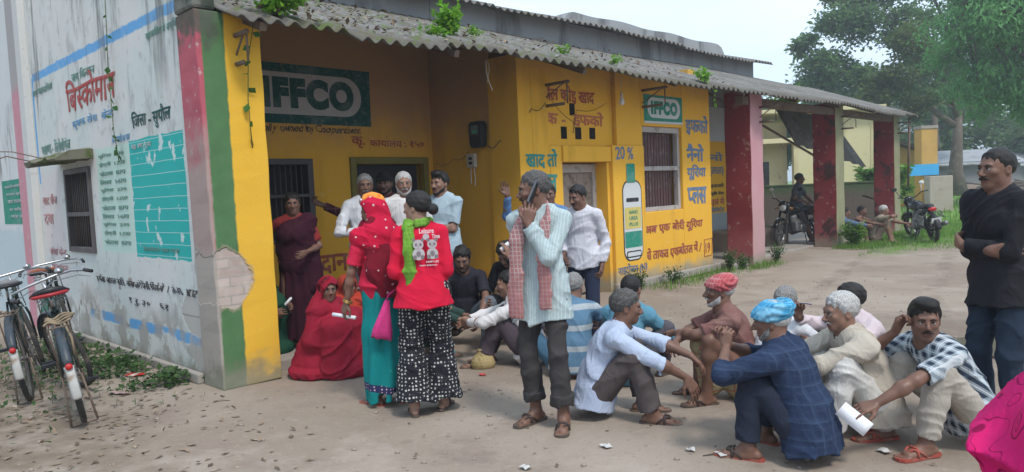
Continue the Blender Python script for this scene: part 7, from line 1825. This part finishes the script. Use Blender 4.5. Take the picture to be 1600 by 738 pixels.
def clump_set(c, R, n, seed, size, flat=.8):
    r = np.random.RandomState(seed); out = []
    for i in range(n):
        q = r.normal(size=3); q /= np.linalg.norm(q); s = r.uniform(.5, 1.0); z = r.uniform(.7, 1.35) * size
        out.append((np.array(c) + q * np.array(R) * s, (z, z, z * flat), z ** 2))
    return out
# big spreading tree behind the shelter: trunk at px 1500, crown reaching left to px 1260
TX, TY = 27.6, 45.0
limbs = [[(0, 0, 4.2), (-1.8, .2, 5.6), (-4.5, .4, 6.6), (-7.5, .3, 7.6)], [(0, 0, 4.8), (-1.0, -.4, 7.0), (-3.4, -.6, 9.6), (-5.5, -.6, 11.6)], [(-.1, 0, 5), (.3, .5, 8), (-.6, .8, 11.5), (-1.8, .8, 14)], [(0, 0, 4.4), (1.6, .2, 6.2), (3.2, .2, 8)], [(-1.8, .2, 5.6), (-3.2, -.6, 5.4), (-5.2, -1, 5.2)]]
cl = [((-8.0, .3, 8.4), (1.5, 1.5, 1.2), 2.), ((-6.6, -.4, 10.6), (1.7, 1.6, 1.3), 2.6), ((-5.2, .4, 12.6), (1.6, 1.6, 1.3), 2.6), ((-3.4, .2, 14.0), (1.7, 1.6, 1.3), 2.6), ((-1.2, .4, 13.2), (1.5, 1.5, 1.3), 2.2), ((-3.6, -.5, 10.4), (1.7, 1.6, 1.2), 2.4), ((-8.6, .3, 6.9), (1.2, 1.2, .8), 1.2), ((-6.4, -.2, 7.6), (1.4, 1.4, .9), 1.6), ((-1.6, -.4, 8.4), (1.5, 1.4, 1.1), 2.0), ((-4.4, .2, 6.6), (1.2, 1.2, .8), 1.2), ((2.6, .3, 9.4), (1.7, 1.6, 1.4), 2.2), ((.6, .5, 11.2), (1.5, 1.5, 1.2), 1.8), ((-7.2, .5, 12.6), (.9, .9, .7), .7), ((-9.4, 0, 9.6), (.8, .8, .6), .6), ((-2.0, -.8, 6.3), (1.1, 1, .7), 1.0)]
tree('large dark leaved tree spreading over the shelter roof', (TX, TY, 0), [(0, 0, 0), (-.15, 0, 1.5), (-.05, 0, 3), (.05, 0, 5.2)], limbs, cl, .31, TL_a, 38000, None, 3, r0=.5, asp=.5)
tree('yellow green young tree in front of the large dark tree', (20.0, 40.5, 0), [(0, 0, 0), (.1, 0, 1.6), (0, 0, 3.2)], [[(0, 0, 3), (.8, 0, 4.5)], [(0, 0, 3), (-.9, .1, 4.6)]], [((0, 0, 5.2), (1.3, 1.2, 1.0), 2), ((1.2, 0, 6.6), (1.2, 1.1, 1.0), 1.6), ((-1.2, .2, 4.6), (1.1, 1.1, .8), 1.2), ((2.2, 0, 8.6), (1.2, 1.1, 1.0), 1.4), ((2.8, .2, 5.2), (1., 1, .8), 1)], .26, TL_d, 8500, None, 5, r0=.2)
tree('slim bare trunked tree left of the leaning trunk', (30.0, 51.5, 0), [(0, 0, 0), (.1, 0, 3), (-.1, 0, 6.5)], [[(-.1, 0, 6), (-1.2, 0, 8)], [(-.1, 0, 6), (1.0, 0, 8)]], [((0, 0, 8.8), (1.8, 1.5, 1.3), 2), ((-1.6, 0, 7.6), (1.3, 1.2, .9), 1.2), ((1.6, 0, 7.6), (1.3, 1.2, .9), 1.2)], .32, TL_c, 5000, None, 8, r0=.32)
# feathery light green tree at the right edge, boughs hanging
cl = clump_set((-.4, 0, 8.2), (4.9, 3.0, 4.6), 58, 21, 1.15, .75) + [((-4.8, 0, 7.4), (1.2, 1, .8), 1.), ((-4.2, 0, 9.6), (1.2, 1, .9), 1.2), ((-3.8, -.2, 5.6), (1.1, 1, .9), 1.), ((-3.2, 0, 4.6), (1., .9, .9), .9), ((-1.4, -.4, 4.2), (1.1, .9, .8), 1.), ((.8, -.4, 4.2), (1.1, .9, .8), 1.)]
tree('feathery bright green tree with hanging boughs at the right edge', (23.2, 30.5, 0), [(0, 0, 0), (.1, 0, 2.5), (-.1, 0, 5), (0, 0, 8)], [[(0, 0, 4.5), (-2, 0, 6.4), (-4, 0, 8)], [(0, 0, 5), (2, .3, 7), (4, .3, 8.4)], [(0, 0, 6), (-1, -.6, 9), (-2, -.6, 11.5)], [(0, 0, 6), (1, .4, 9.5), (1.6, .4, 12)]], cl, .27, TL_b, 62000, None, 9, droop=1.0, asp=.32, r0=.38)
# trees that fill the distance
for i, (X, Y, h, w, lab, m) in enumerate(((22.5, 62, 9.0, 4.4, 'far rounded tree behind the ochre gatepost', TL_c), (30, 66, 10.5, 5.2, 'far broad tree behind the tin sheds', TL_c), (39, 68, 11, 5.6, 'far tall tree filling the gap right of the trunk', TL_c), (48, 66, 11, 5.6, 'farthest tree toward the right edge', TL_c), (14.5, 47, 4.6, 2.6, 'low dark bush tree behind the yellow house', TL_a), (36, 58, 8, 4.2, 'middle distance tree behind the leaning trunk', TL_a), (18.6, 52, 7.0, 3.6, 'round green tree rising behind the lime house', TL_c), (44, 55, 9.5, 4.4, 'mid green tree beside the feathery boughs', TL_a), (27.5, 53, 4.6, 3.4, 'low rounded tree right behind the tin shed', TL_c), (38.5, 53, 5.0, 3.8, 'low spreading tree right of the second shed', TL_c))):
    tree(lab, (X, Y, 0), [(0, 0, 0), (.2, 0, h * .2), (0, 0, h * .45)], [[(0, 0, h * .35), (-w * .4, 0, h * .6)], [(0, 0, h * .35), (w * .4, 0, h * .6)]], clump_set((0, 0, h * .62), (w * .8, w * .6, h * .34), 22, 30 + i, w * .30), .42, m, 6500, 'trees in the distance', 40 + i, r0=.25)
# banana-like bush in the yard
weed('leafy bright bush in the yard behind the low mossy wall', (13.0, 25.5, 0), 1.9, 40, ML_grass, .9, .22, None, 'bush', name='bush')

# ---------------------------------------------------------------- the damp air
hz = MB(); hz.box(GX.min() - 5, GX.max() + 5, GY.min() - 5, GY.max() + 5, -1.2, 21); M_hz = bpy.data.materials.new('haze_air'); M_hz.use_nodes = True; nh = M_hz.node_tree
for q in list(nh.nodes): nh.nodes.remove(q)
oh = nh.nodes.new('ShaderNodeOutputMaterial'); vh = nh.nodes.new('ShaderNodeVolumePrincipled'); vh.inputs['Color'].default_value = (.86, .92, .97, 1); vh.inputs['Density'].default_value = .0026; vh.inputs['Anisotropy'].default_value = .2
nh.links.new(vh.outputs[0], oh.inputs['Volume']); ho = hz.build('haze', M_hz); tag(ho, kind='stuff')
